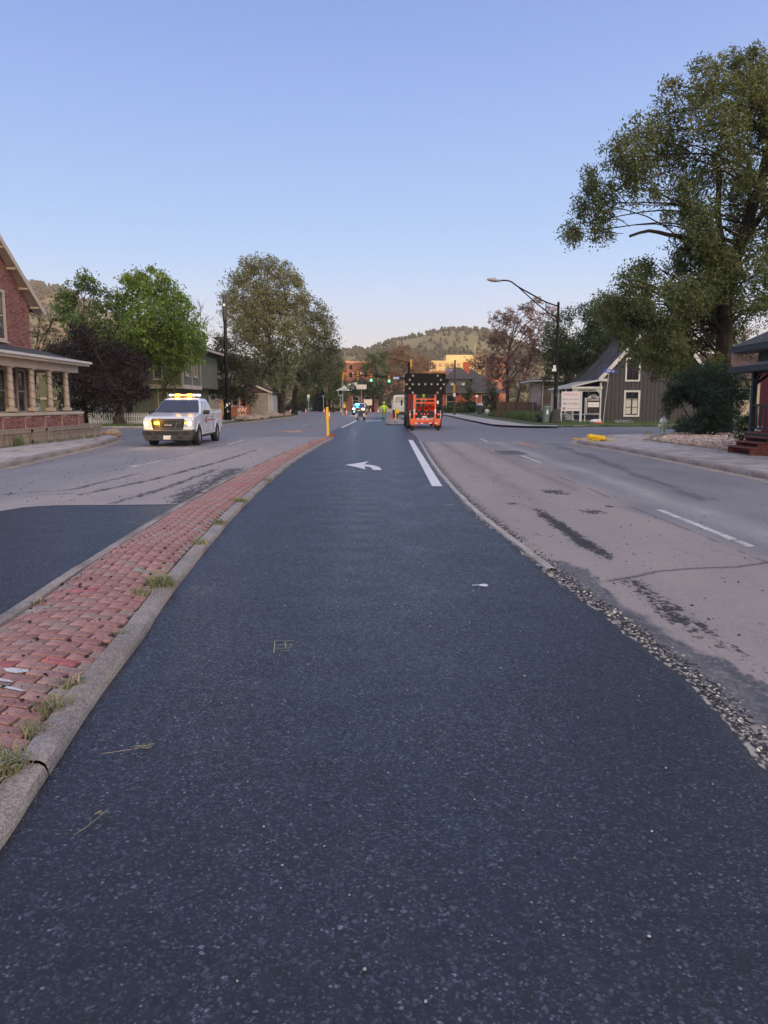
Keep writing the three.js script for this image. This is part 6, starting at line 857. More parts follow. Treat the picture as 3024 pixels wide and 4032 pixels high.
// far signs
function postSign(name, label, x, z, post, parts) { const t = thing(name, label, 'sign', [x, 0.12, z]); mk('post', cyl(0.045, 0.045, post, 0, post / 2, 0), mats.galv, t); parts.forEach(([w, h, y, c], i) => mk('sign_plate', rb(w, h, 0.04, 0.015, 0, y, 0.06), std(C(...c), 0.5), t)); return t; }
postSign('roadside_sign', 'tall sign with white upper and green lower half at the far bend', -13.6, -140, 3.2, [[0.46, 0.55, 2.9, [0.7, 0.64, 0.55]], [0.46, 0.5, 2.36, [0.1, 0.32, 0.22]]]); postSign('roadside_sign', 'small blue street sign on a thin post by the far kerb', -11.3, -145, 3.1, [[0.5, 0.2, 2.95, [0.15, 0.26, 0.45]]]); postSign('roadside_sign', 'arched green and white welcome sign on a post', -8.1, -145, 4.0, [[0.84, 1.05, 3.6, [0.4, 0.5, 0.42]], [0.7, 0.85, 3.6, [0.1, 0.28, 0.18]]]); postSign('roadside_sign', 'white billboard on a thick post behind the patrol car', -4.4, -152, 4.4, [[2.0, 0.9, 4.8, [0.55, 0.52, 0.46]]]); postSign('roadside_sign', 'low wide cream notice board right of the patrol car', -3.0, -146, 1.6, [[1.5, 1.1, 1.8, [0.75, 0.62, 0.46]]]); postSign('roadside_sign', 'small white sign on a post before the far brick house', 14.9, -125, 2.9, [[0.45, 0.36, 2.75, [0.7, 0.7, 0.72]]]);
single('low_wall', bx(-1.2, 6, 0.1, 0.75, -151.4, -151), mats.walk, 'long low white wall beyond the man in lime', 'wall');
// rocks along the far left kerb
{
  reseed(61); const rm = [[0.5, 0.37, 0.28], [0.46, 0.35, 0.28], [0.54, 0.44, 0.36], [0.4, 0.31, 0.25]].map((c) => std(C(...c), 0.9, { map: T.stone })), gs = [0, 1, 2, 3].map((k) => { const g = new THREE.IcosahedronGeometry(1, 2), p = g.attributes.position; for (let i = 0; i < p.count; i++) { const v = V(p.getX(i), p.getY(i), p.getZ(i)), q = 0.78 + 0.5 * fbm(v.x * 1.6 + k * 7 + v.z * 1.3, v.y * 1.6 + 5 + v.z, 2); p.setXYZ(i, v.x * q, v.y * q, v.z * q); } g.computeVertexNormals(); return tri(g); });
  for (let i = 0; i < 130; i++) { const z = -70.5 - 30 * rnd() ** 1.2, k = rr(0.25, 2.3), r = rr(0.12, 0.3), o = single('rock', gs[i % 4], rm[(rnd() * 4) | 0], 'pale tan rock in the rock bed along the far left kerb', 'rock', 'rocks of the kerbside rock bed'); o.position.set(-11.55 - k + 0.02 * (z + 70), 0.12 + r * 0.35 + 0.12 * Math.exp(-((k - 1.3) ** 2)), z); o.scale.set(r * rr(0.9, 1.4), r * rr(0.6, 0.9), r); o.rotation.set(rr(-0.3, 0.3), rnd() * 6, rr(-0.3, 0.3)); }
  for (const [x, z, r, lb] of [[-13.0, -37.0, 0.3, 'tan boulder at the end of the wooden fence'], [-13.4, -37.2, 0.22, 'small brown boulder beside the fence end'], [-13.5, -91, 0.55, 'grey boulder beside the cottage wall']]) { const o = single('rock', gs[1], rm[0], lb, 'rock'); o.position.set(x, 0.12 + r * 0.3, z); o.scale.set(r * 1.3, r * 0.7, r); }
}
// ---------- people ----------
function person(label, p, turn, J, col, hat, o = {}) {
  // J: list of [ax,ay,az, bx,by,bz, ra, rb]; col(x,y,z) gives the garment colour
  const t = thing('person', label, 'person', p, turn), res = 72, half = 1.02, mc = new MarchingCubes(res, mats.black, false, false, 60000), cy = 0.95; mc.isolation = 0;
  const sd = (x, y, z) => { let d = 1e3; for (const [ax, ay, az, bx_, by, bz, ra, rb_] of J) { const dx = bx_ - ax, dy = by - ay, dz = bz - az, q = clamp(((x - ax) * dx + (y - ay) * dy + (z - az) * dz) / (dx * dx + dy * dy + dz * dz), 0, 1), e = Math.hypot(x - ax - q * dx, y - ay - q * dy, z - az - q * dz) - mix(ra, rb_, q), h = clamp(0.5 + 0.5 * (d - e) / 0.035, 0, 1); d = mix(d, e, h) - 0.035 * h * (1 - h); } return d; };
  for (let k = 0; k < res; k++) for (let j = 0; j < res; j++) for (let i = 0; i < res; i++) mc.field[k * res * res + j * res + i] = -sd((i - res / 2) / (res / 2) * half, (j - res / 2) / (res / 2) * half + cy, (k - res / 2) / (res / 2) * half);
  mc.update(); const n = mc.count, pos = new Float32Array(n * 3), nor = new Float32Array(n * 3), cc = new Float32Array(n * 3);
  for (let i = 0; i < n; i++) { const x = mc.positionArray[3 * i] * half, y = mc.positionArray[3 * i + 1] * half + cy, z = mc.positionArray[3 * i + 2] * half; pos.set([x, y, z], 3 * i); nor.set([mc.normalArray[3 * i], mc.normalArray[3 * i + 1], mc.normalArray[3 * i + 2]], 3 * i); cc.set(col(x, y, z), 3 * i); }
  const g = new THREE.BufferGeometry(); g.setAttribute('position', new THREE.BufferAttribute(pos, 3)); g.setAttribute('color', new THREE.BufferAttribute(cc, 3)); g.computeVertexNormals(); tri(g); mk('body', g, std(C(1), 0.8, { vertexColors: true }), t);
  if (hat) mk('hard_hat', [put(new THREE.SphereGeometry(0.135, 16, 8, 0, 2 * PI, 0, PI / 2), hat[0], hat[1], hat[2]), cyl(0.165, 0.16, 0.02, hat[0], hat[1], hat[2] + 0.02)], hat[3], t);
  return t;
}
const limb = (...a) => a;
const fig = (aL, aR, lL, lR, fwd = 0) => {   // standing figure; hands and feet given
  const sh = 1.42, J = [[0, 0.95, 0, 0, 1.2, fwd * 0.3, 0.15, 0.15], [0, 1.2, fwd * 0.3, 0, 1.4, fwd * 0.6, 0.16, 0.13], [-0.12, 1.38, fwd * 0.6, 0.12, 1.38, fwd * 0.6, 0.1, 0.1], [0, 1.42, fwd * 0.6, 0, 1.55, fwd * 0.7, 0.06, 0.055], [0, 1.6, fwd * 0.75, 0, 1.7, fwd * 0.75 + 0.01, 0.095, 0.1], [0, 1.6, fwd * 0.75 + 0.06, 0, 1.58, fwd * 0.75 + 0.09, 0.05, 0.03]];
  for (const [s, h] of [[-1, aL], [1, aR]]) { const S = [s * 0.2, 1.4, fwd * 0.6], E = h[1]; J.push([...S, ...h[0], 0.065, 0.048], [...h[0], ...E, 0.046, 0.034], [...E, E[0], E[1] - 0.09, E[2] + 0.03, 0.04, 0.026]); }
  for (const [s, f] of [[-1, lL], [1, lR]]) { const K = f[0], F = f[1]; J.push([s * 0.095, 0.92, 0, ...K, 0.1, 0.066], [...K, ...F, 0.064, 0.045], [F[0], F[1] - 0.04, F[2], F[0], F[1] - 0.05, F[2] + 0.15, 0.05, 0.04]); }
  return J;
};
const skin = [0.35, 0.2, 0.14], lime = [0.5, 0.75, 0.03], yel = [0.75, 0.5, 0.02], dark = [0.015, 0.015, 0.02], tan = [0.3, 0.25, 0.2];
person('man in lime safety shirt and hard hat standing left of the arrow board', [0.0, 0.0, -84], 0.25, fig([[-0.34, 1.15, 0.05], [-0.2, 1.05, 0.3]], [[0.34, 1.15, 0.05], [0.15, 1.02, 0.3]], [[-0.12, 0.5, 0.02], [-0.14, 0.1, 0]], [[0.12, 0.5, 0.02], [0.14, 0.1, 0]]), (x, y, z) => (y > 1.5 ? skin : y < 0.1 ? dark : y < 0.95 ? (Math.abs(x) < 0.05 || Math.sin(y * 26) > 0.8 ? lime : dark) : z > 0.24 ? dark : lime), [0, 1.72, 0.01, std(C(0.5, 0.7, 0.05), 0.5)]);
person('worker in yellow shirt and dark shorts walking away among the cones', [-7.15, 0, -140], PI + 0.2, fig([[-0.3, 1.14, -0.08], [-0.32, 0.92, 0.06]], [[0.3, 1.14, 0.02], [0.3, 0.94, 0.14]], [[-0.1, 0.52, 0.16], [-0.11, 0.12, 0.05]], [[0.1, 0.5, -0.02], [0.12, 0.14, -0.3]]), (x, y, z) => (y > 1.5 ? skin : y > 0.9 ? yel : y > 0.52 ? dark : y > 0.16 ? skin : dark), [0, 1.72, 0.01, std(C(0.7, 0.55, 0.1), 0.5)]);
person('worker in yellow vest and white hard hat beside the white truck', [2.75, 0.1, -84.6], -0.9, fig([[-0.3, 1.14, 0.1], [-0.2, 1.12, 0.32]], [[0.3, 1.14, 0.06], [0.22, 1.0, 0.28]], [[-0.11, 0.5, 0.02], [-0.12, 0.1, 0]], [[0.11, 0.5, 0.02], [0.12, 0.1, 0]]), (x, y, z) => (y > 1.5 ? skin : y > 0.92 ? yel : dark), [0, 1.72, 0.01, mats.reflWhite]);
person('worker in tan trousers standing on the flatbed behind the arrow board', [2.58, 1.13, -51.0], 0.05, fig([[-0.3, 1.16, 0.08], [-0.2, 1.1, 0.3]], [[0.3, 1.16, 0.08], [0.2, 1.1, 0.3]], [[-0.14, 0.5, 0.06], [-0.16, 0.1, 0.0]], [[0.14, 0.5, 0.06], [0.12, 0.1, 0.02]]), (x, y, z) => (y > 1.5 ? skin : y > 0.92 ? (Math.abs(Math.abs(x) - 0.25 * (y - 0.95)) < 0.06 ? lime : dark) : y < 0.12 ? dark : tan), [0, 1.72, 0.01, mats.reflWhite]);
const LOBES = {
  elm: [[9.4,10.11,-40.99,0.55],[10.28,10.9,-41.74,0.83],[10.9,10.29,-40.09,0.8],[10.3,11.97,-41.45,0.76],[11.05,12.97,-41.94,0.98],[11.47,11.5,-40.05,1.13],[10.79,12.78,-37.14,0.99],[11.98,11.85,-37.81,1.26],[12.06,14.16,-38.0,0.95],[13.98,14.08,-41.07,1.37],[14.22,11.55,-39.29,1.24],[14.16,15.91,-40.76,1.02],[15.21,14.78,-41.35,1.24],[15.61,17.1,-41.72,1.11],[16.1,13.24,-41.11,1.23],[15.09,14.3,-37.09,1.24],[15.45,16.24,-37.65,1.07],[16.41,12.97,-37.77,1.26],[16.64,15.21,-37.81,1.39],[18.03,18.23,-41.23,1.1],[18.98,14.53,-40.57,1.49],[18.1,16.35,-38.78,1.42],[18.61,15.01,-38.19,1.66],[17.56,11.54,-37.5,1.13],[15.21,10.27,-37.36,1.0],[18.91,10.93,-41.83,1.25],[18.84,10.04,-38.9,1.43],[16.41,8.78,-38.53,1.16],[14.91,9.19,-39.47,1.05],[14.35,8.53,-41.32,1.24],[15.57,7.76,-39.65,1.32],[18.31,7.71,-41.82,1.12],[11.96,7.01,-37.05,1.11],[13.56,6.37,-37.44,1.37],[11.57,6.48,-39.23,1.05],[13.72,5.63,-40.63,1.49],[14.25,5.06,-37.19,1.12],[14.03,4.0,-39.09,1.17],[17.51,7.64,-37.34,1.12],[17.47,6.03,-37.54,0.88],[19.22,6.75,-39.45,1.05],[15.39,4.05,-39.99,0.93],[13.58,16.63,-38.94,0.52],[15.34,17.8,-39.89,0.53],[17.43,18.84,-41.41,0.62],[18.08,18.62,-40.6,0.61],[18.59,12.06,-37.74,1.51],[21.27,9.44,-42.08,1.68],[13.09,6.43,-42.06,1.12],[12.9,4.35,-38.79,1.16],[14.83,5.26,-40.74,1.22],[13.47,6.73,-39.3,1.05],[12.11,5.79,-39.66,1.06],[14.26,3.56,-40.39,0.81],[14.48,5.93,-36.7,0.98],[17.09,6.08,-41.22,0.82],[16.16,4.31,-39.99,0.8],[15.75,3.47,-41.18,0.69],[16.67,8.1,-38.75,1.03],[16.45,9.19,-40.76,0.95],[14.8,7.74,-40.31,1.08],[15.71,7.29,-38.11,1.02],[17.29,6.38,-40.51,1.08],[17.31,8.78,-39.17,1.18],[14.73,9.44,-37.22,0.87],[17.64,5.09,-41.75,0.97],[16.28,6.82,-41.97,1.26],[18.11,5.41,-41.03,0.82],[15.64,3.57,-38.0,0.7],[17.89,9.08,-38.85,1.04],[15.08,4.63,-40.98,1.09],[14.0,4.08,-40.45,0.81],[12.9,5.44,-41.32,0.96],[17.62,11.9,-39.73,1.19],[15.81,11.24,-42.08,1.12]],
  backA: [[17.52,8.15,-75.59,2.27],[19.32,9.54,-75.18,1.75],[18.92,6.2,-75.06,2.5],[16.85,5.75,-75.51,1.76],[16.22,6.91,-75.05,1.13],[18.73,4.35,-77.0,1.8],[16.86,4.09,-76.44,1.27],[19.83,7.86,-75.04,2.0],[17.67,9.8,-75.43,1.01]],
  backB: [[23.02,8.3,-80.25,2.67],[23.51,10.66,-78.78,2.1],[22.19,5.47,-79.67,2.39],[22.05,11.44,-79.12,1.32],[25.16,9.09,-80.57,2.42],[24.6,6.04,-80.85,2.16],[26.0,10.31,-80.15,1.87],[22.64,10.15,-81.0,1.89],[27.25,7.03,-80.33,2.41]],
  plum: [[-20.97,6.19,-54.94,0.92],[-22.6,5.1,-57.07,1.52],[-21.74,4.61,-58.16,1.55],[-20.16,5.16,-58.04,1.55],[-23.65,3.66,-57.62,1.15],[-21.37,3.23,-55.54,1.57],[-20.24,3.45,-56.96,1.71],[-18.8,4.19,-57.21,1.53],[-18.71,2.74,-57.86,1.16],[-19.2,2.15,-54.87,1.28],[-22.45,2.17,-56.76,1.14],[-21.45,1.8,-57.49,1.15],[-18.01,2.46,-57.99,0.58],[-23.56,1.43,-58.01,0.77],[-23.93,5.31,-57.62,0.77],[-21.67,6.97,-55.9,0.47]],
  mapleR: [[-18.73,11.81,-62.6,0.73],[-19.58,10.8,-62.94,1.15],[-17.97,10.4,-61.53,1.44],[-19.85,9.15,-62.28,1.45],[-17.39,8.49,-59.94,1.8],[-16.53,9.79,-62.68,1.25],[-16.06,8.08,-61.41,1.64],[-14.72,7.05,-60.64,1.21],[-17.4,6.76,-61.78,1.85],[-18.81,6.99,-59.98,1.6],[-15.39,5.57,-61.57,1.23],[-17.21,5.22,-62.31,1.25],[-18.66,5.39,-61.78,1.44],[-14.91,6.06,-62.95,0.63],[-20.22,5.97,-61.75,1.23],[-16.62,4.62,-62.29,0.73],[-19.5,10.97,-60.28,0.6],[-16.85,11.19,-60.47,0.6]],
  mapleL: [[-22.47,11.19,-60.5,0.71],[-23.69,10.99,-61.63,0.58],[-23.93,9.96,-61.09,0.98],[-22.56,10.15,-61.12,0.98],[-24.61,9.21,-61.21,0.92],[-25.03,8.25,-61.15,0.77],[-23.05,8.27,-59.61,1.09],[-22.33,8.85,-61.37,0.98],[-21.36,10.03,-61.58,0.49],[-20.47,8.99,-59.47,0.56],[-21.64,7.4,-60.34,0.97],[-23.2,6.93,-59.31,0.95],[-20.57,8.01,-60.73,0.85],[-22.36,6.19,-59.53,0.95],[-21.22,6.43,-60.13,0.8]],
  olive: [[-26.0,8.48,-59.81,0.64],[-25.51,7.35,-59.84,0.84],[-26.37,6.99,-60.0,0.6],[-25.57,6.06,-60.27,0.8],[-26.17,5.29,-60.19,0.7],[-25.04,8.09,-59.76,0.5]],
  cotton: [[-16.48,18.36,-98.04,1.63],[-14.43,18.18,-97.92,1.96],[-12.62,17.89,-100.8,1.85],[-18.15,16.72,-99.23,1.82],[-15.83,16.0,-98.53,2.3],[-13.43,15.5,-99.3,2.48],[-11.41,15.99,-98.46,1.64],[-19.29,14.64,-99.86,1.66],[-17.6,13.63,-99.24,2.32],[-15.03,13.3,-99.09,2.64],[-12.75,13.23,-101.14,2.36],[-10.43,14.69,-97.93,1.31],[-18.33,11.61,-97.76,1.96],[-16.86,11.09,-102.09,2.72],[-13.62,10.37,-97.69,2.61],[-11.42,10.38,-97.74,1.95],[-16.12,7.99,-99.17,2.31],[-14.32,7.54,-102.23,2.73],[-11.5,7.61,-98.04,1.96],[-15.63,5.24,-101.82,2.04],[-12.78,4.78,-97.7,1.95],[-17.7,9.25,-99.18,1.65],[-16.99,6.23,-102.15,1.7]],
  cottonR: [[-11.44,15.8,-114.16,1.9],[-9.84,14.54,-112.53,1.88],[-8.79,13.15,-112.76,1.88],[-10.56,12.02,-112.14,2.24],[-7.99,11.26,-111.51,1.67],[-7.45,9.67,-113.98,1.33],[-9.73,9.73,-114.73,2.29],[-11.28,8.08,-111.53,2.23],[-8.26,7.9,-114.7,1.91],[-9.87,6.66,-111.69,1.86],[-11.98,5.32,-114.34,1.72],[-6.61,7.39,-111.92,1.12],[-12.69,13.77,-112.01,1.87],[-9.16,4.88,-111.68,1.49]],
  lind: [[-16.79,7.84,-80.87,1.08],[-15.87,6.51,-80.05,1.6],[-17.55,6.09,-81.75,1.36],[-14.96,5.51,-80.57,1.48],[-16.73,4.51,-81.42,1.9],[-14.38,3.95,-80.02,1.47],[-17.83,3.96,-80.32,1.2],[-15.65,2.94,-81.07,1.35],[-17.47,2.8,-80.93,1.21],[-14.27,2.42,-82.18,0.96],[-13.67,4.8,-82.16,1.1],[-15.97,8.34,-80.76,0.81]],
  bareL: [[-22.73,13.63,-98.01,0.98],[-22.25,11.6,-97.68,1.3],[-23.38,12.24,-97.9,0.82],[-21.98,9.81,-98.32,1.31]],
  redbrown: [[13.8,11.69,-95.64,1.28],[15.62,12.08,-93.75,1.41],[15.25,10.12,-94.89,1.9],[13.45,9.41,-97.28,1.62],[17.36,12.63,-93.43,1.25],[18.02,10.58,-93.47,1.87],[20.21,12.44,-96.93,1.29],[16.8,8.61,-94.8,2.21],[12.95,7.15,-95.55,1.43],[14.53,6.15,-93.66,2.19],[17.68,6.25,-95.88,1.92],[19.25,8.42,-96.24,1.76],[13.55,4.69,-95.06,1.58],[15.65,4.32,-92.83,1.55],[12.2,6.3,-96.89,0.97],[20.55,10.29,-96.8,1.29],[18.13,13.64,-94.44,0.79]],
  crepe: [[-17.25,3.63,-62.24,0.62],[-16.7,3.93,-62.49,0.58],[-17.77,3.03,-62.54,0.52],[-16.46,3.23,-62.26,0.52],[-17.05,4.23,-62.31,0.52]],
  yg1: [[-10.9,8.94,-151.3,2.02],[-8.8,7.87,-148.86,1.74],[-12.37,6.99,-150.91,2.01],[-9.9,6.02,-150.59,2.01],[-7.86,5.97,-148.99,1.24],[-13.27,8.41,-150.23,1.5]],
  yg2: [[-15.32,4.16,-155.58,1.97],[-16.95,3.17,-156.47,1.56],[-14.32,2.66,-155.47,1.55],[-15.9,5.69,-156.46,1.3]],
  yg3: [[-9.42,4.56,-150.53,1.2],[-8.17,3.59,-150.01,1.1],[-10.39,3.35,-150.24,1.1],[-7.68,3.01,-149.94,0.9],[-9.12,2.61,-149.39,0.9]],
  cen1: [[-1.78,10.47,-171.54,1.83],[-0.11,12.21,-173.08,1.5],[-0.67,8.87,-172.41,2.01],[-4.02,9.4,-171.9,1.6],[-2.9,11.6,-172.03,1.26]],
  cen2: [[-5.75,3.94,-157.29,1.36],[-6.54,5.22,-158.05,1.05],[-4.78,5.25,-159.4,1.28],[-3.73,4.22,-158.84,1.48],[-2.15,4.69,-156.85,1.67],[-0.62,5.23,-158.47,1.32],[-1.13,3.17,-157.12,1.26],[-3.17,2.91,-156.4,1.04]],
  bare1: [[2.76,11.35,-177.61,3.26],[4.48,13.32,-177.46,2.13],[2.2,7.95,-177.66,2.66],[5.11,9.13,-178.57,2.98],[1.04,5.08,-176.73,2.12],[3.37,4.53,-178.1,2.14],[6.48,11.31,-176.74,2.36]],
  bare2: [[9.95,9.87,-182.32,2.31],[8.14,8.08,-181.39,2.18],[11.11,6.92,-181.53,2.18],[8.73,11.59,-181.81,1.82]],
  bare3: [[17.05,7.69,-170.25,2.38],[19.94,9.93,-171.55,2.4],[21.31,7.09,-168.83,2.36],[14.85,8.79,-170.6,1.71],[22.52,4.39,-169.3,2.03],[18.9,4.98,-171.58,2.06],[21.04,12.13,-171.8,1.72]],
  round: [[13.69,4.08,-126.15,0.67],[13.39,3.19,-125.87,0.84],[14.0,2.54,-126.13,0.76],[13.65,4.81,-125.83,0.42],[14.14,3.47,-126.05,0.59]],
  dkg: [[13.9,3.28,-101.96,0.82],[14.43,2.29,-102.08,0.88],[13.66,1.63,-101.94,0.75],[14.64,1.3,-102.21,0.68],[14.06,4.1,-102.05,0.54]],
  bgR: [[42.09,10.94,-94.1,1.19],[43.82,9.59,-95.66,1.34],[44.38,8.0,-94.68,1.2],[42.89,7.44,-95.36,1.14],[44.56,5.93,-95.41,1.08],[45.61,10.52,-95.99,1.15],[42.44,9.31,-95.99,0.96],[45.4,6.77,-94.07,1.25]],
  shrub: [[13.97,2.4,-36.07,0.84],[14.74,2.89,-36.12,0.77],[15.65,2.76,-36.11,0.77],[16.33,2.51,-35.88,0.71],[14.17,1.54,-37.14,0.87],[14.95,1.67,-36.47,1.14],[16.06,1.79,-36.61,1.0],[16.78,1.92,-36.48,0.51],[14.24,0.56,-35.9,0.77],[15.16,0.68,-36.19,0.92],[15.92,0.69,-35.85,0.71],[15.32,0.21,-37.21,0.52],[15.78,0.3,-36.36,0.51],[13.57,2.03,-36.32,0.5],[16.32,1.05,-36.21,0.42],[14.03,0.43,-36.41,0.4],[15.09,3.19,-36.07,0.4],[14.53,3.04,-36.91,0.41],[14.86,1.96,-35.92,1.08],[15.38,1.02,-36.75,0.98],[14.59,2.2,-36.44,0.85]],
  rose: [[13.34,1.14,-28.92,0.27],[13.29,0.67,-28.96,0.27],[13.58,0.48,-29.04,0.25],[13.26,0.38,-29.06,0.19],[13.59,0.95,-29.04,0.23]],
  lowgreen: [[14.99,0.17,-40.47,0.3],[14.77,0.01,-40.39,0.22],[15.18,-0.03,-40.41,0.24]],
};
// ---------- vegetation ----------
const leafMat = (k = 0.35) => new THREE.MeshPhysicalMaterial({ color: 0xffffff, roughness: 0.95, transmission: k, thickness: 0, side: THREE.DoubleSide, vertexColors: true, specularIntensity: 0.4 });
mats.leaf = leafMat(); mats.dense = leafMat(0.2);
const barkOf = (c) => std(C(...c), 0.95, { map: T.bark });
mats.bark = barkOf([0.13, 0.095, 0.07]); mats.barkD = barkOf([0.06, 0.045, 0.038]); mats.barkP = barkOf([0.3, 0.22, 0.17]); mats.barkG = barkOf([0.2, 0.17, 0.15]);
function foliage(lobes, o) {
  const { leaf = 0.11, per = 520, clump = 0.32, tones, droop = 0.2, stray = 0.1, shell = 0.42, n = 11, asp = 0.6, seedN = 1, gap = 0.36 } = o; reseed(seedN);
  const pos = [], col = [], idx = []; const q = new THREE.Quaternion(), e = new THREE.Euler(), a = V(), b = V();
  for (const [lx, ly, lz, lr] of lobes) {
    const clumps = Math.max(6, Math.round(2.1 * per * lr * lr / n * (o.k ?? 1)));
    for (let c = 0; c < clumps; c++) {
      let x, y, z; for (let g = 0; g < 8; g++) { const th = rnd() * 2 * PI, u = rr(-1, 1), s = Math.sqrt(1 - u * u), rad = lr * (rnd() < stray ? rr(1, 1.28) : rnd() ** shell); x = lx + Math.cos(th) * s * rad; y = ly + u * rad * 0.92; z = lz + Math.sin(th) * s * rad; if (fbm(x * 0.9 + z * 0.5 + 40, y * 0.9 - z * 0.35 + 60, 2) > gap) break; }
      const t = tones[Math.floor(rnd() * tones.length)], k = rr(0.75, 1.3), cr = clump * rr(0.6, 1.3);
      for (let i = 0; i < n; i++) {
        const px = x + (rnd() + rnd() + rnd() - 1.5) * cr, py = y + (rnd() + rnd() + rnd() - 1.5) * cr * 0.8 - droop * cr * rnd(), pz = z + (rnd() + rnd() + rnd() - 1.5) * cr;
        if (py < 0.16) continue; const L = 1.3 * leaf * rr(0.65, 1.25), Wd = L * asp * 1.1; e.set(rr(-1, 1) + 0.4, rnd() * 2 * PI, rr(-0.9, 0.9), 'YXZ'); q.setFromEuler(e); const v0 = pos.length / 3, f = 0.12 * L;
        for (const [ux, uy, uz] of [[0, 0, -L / 2], [Wd / 2, f, 0], [0, -f * 0.5, L / 2], [-Wd / 2, f, 0]]) { a.set(ux, uy, uz).applyQuaternion(q); pos.push(px + a.x, py + a.y, pz + a.z); const kk = k * (0.88 + 0.24 * rnd()); col.push(t[0] * kk, t[1] * kk, t[2] * kk); }
        idx.push(v0, v0 + 1, v0 + 2, v0, v0 + 2, v0 + 3);
      }
    }
  }
  const g = new THREE.BufferGeometry(); g.setAttribute('position', new THREE.Float32BufferAttribute(pos, 3)); g.setAttribute('color', new THREE.Float32BufferAttribute(col, 3)); g.setIndex(idx); g.computeVertexNormals(); return g;
}
function limb3(pts, r0, r1, n = 7, seg = 10) {   // tapered limb through points, uv along it
  const c = new THREE.CatmullRomCurve3(pts.map((p) => V(...p))), fr = c.computeFrenetFrames(seg, false), pos = [], uv = [], idx = [], L = c.getLength();
  for (let i = 0; i <= seg; i++) { const t = i / seg, p = c.getPointAt(t), r = mix(r0, r1, t ** 0.85); for (let j = 0; j <= n; j++) { const a = j / n * 2 * PI, rr0 = r * (1 + 0.13 * Math.sin(a * 3 + i * 1.1 + r0 * 50)), d = fr.normals[i].clone().multiplyScalar(Math.cos(a) * rr0).addScaledVector(fr.binormals[i], Math.sin(a) * rr0); pos.push(p.x + d.x, p.y + d.y, p.z + d.z); uv.push(j / n * 2, t * L); } }
  for (let i = 0; i < seg; i++) for (let j = 0; j < n; j++) { const a = i * (n + 1) + j, b = a + n + 1; idx.push(a, a + 1, b, b, a + 1, b + 1); }
  const g = new THREE.BufferGeometry(); g.setAttribute('position', new THREE.Float32BufferAttribute(pos, 3)); g.setAttribute('uv', new THREE.Float32BufferAttribute(uv, 2)); g.setIndex(idx); g.computeVertexNormals(); return g;
}
function tree(name, label, lobes, o) {
  const { trunk, r = 0.25, bark = mats.bark, group, twigs = 5, cat = 'tree' } = o; reseed(o.seedN ?? 5);
  const t = thing(name, label, cat, trunk[0]); const B = trunk[0], loc = (p) => [p[0] - B[0], p[1] - B[1], p[2] - B[2]], lb = lobes.map(([x, y, z, q]) => [x - B[0], y - B[1], z - B[2], q]);
  const tp = trunk.map(loc), top = tp[tp.length - 1], hgt = top[1];
  const at = (y) => { let i = 0; while (i < tp.length - 2 && tp[i + 1][1] < y) i++; const u = clamp((y - tp[i][1]) / (tp[i + 1][1] - tp[i][1]), 0, 1); return tp[i].map((v, k) => mix(v, tp[i + 1][k], u)); };
  const flare = [[tp[0][0], -0.2, tp[0][2]], ...tp]; mk('trunk', plain(limb3([[0, -0.15, 0], ...tp.slice(1)], r, r * (o.tipR ?? 0.42), 12, 16)), bark, t);
  mk('root_flare', plain(limb3([[0, -0.15, 0], [0, r * 1.6, 0]], r * 1.55, r * 0.97, 12, 4)), bark, t);
  const br = []; for (const [x, y, z, q] of lb) {
    const hy = clamp(Math.min(y - q * 0.6 - Math.hypot(x, z) * (o.rise ?? 0.45), hgt), hgt * (o.low ?? 0.45), hgt), s = at(clamp(hy + rr(-0.16, 0.16) * hgt, hgt * 0.2, hgt)), m = [mix(s[0], x, 0.5) + rr(-0.2, 0.2), mix(s[1], y, 0.62) + 0.15 * Math.hypot(x - s[0], z - s[2]) * 0.5, mix(s[2], z, 0.5) + rr(-0.2, 0.2)], R0 = Math.min(r * 0.4, 0.02 + q * 0.042);
    br.push(limb3([s, m, [x, y, z]], R0, R0 * 0.35, 6, 8));
    for (let k = 0; k < twigs; k++) { const th = rnd() * 2 * PI, u = rr(-0.5, 1), sn = Math.sqrt(1 - u * u), e = [x + Math.cos(th) * sn * q * 0.95, y + u * q * 0.9, z + Math.sin(th) * sn * q * 0.95], st = [mix(m[0], x, rr(0.3, 1)), mix(m[1], y, rr(0.4, 1)), mix(m[2], z, rr(0.3, 1))]; br.push(limb3([st, [mix(st[0], e[0], 0.5), mix(st[1], e[1], 0.5) + q * 0.12, mix(st[2], e[2], 0.5)], e], R0 * 0.4, 0.008, 4, 4)); if (o.fine) for (let w = 0; w < o.fine; w++) { const f = rr(0.3, 0.95), p = [mix(st[0], e[0], f), mix(st[1], e[1], f) + q * 0.08, mix(st[2], e[2], f)], d = q * rr(0.25, 0.6); br.push(limb3([p, [p[0] + rr(-d, d), p[1] + rr(-0.1, 1) * d, p[2] + rr(-d, d)]], R0 * 0.16 + 0.004, 0.004, 3, 2)); } }
  }
  for (const [pts, a, b] of o.limbs ?? []) br.push(limb3(pts.map(loc), a, b, 8, 14));
  mk('branches', mgk(br), o.twigBark ?? bark, t); if (o.per !== 0) mk('crown', foliage(lb.map((l) => l).map((l) => l), { ...o, seedN: (o.seedN ?? 5) + 100 }), o.mat ?? mats.leaf, t);
  if (group) t.userData.group = group; return t;
}
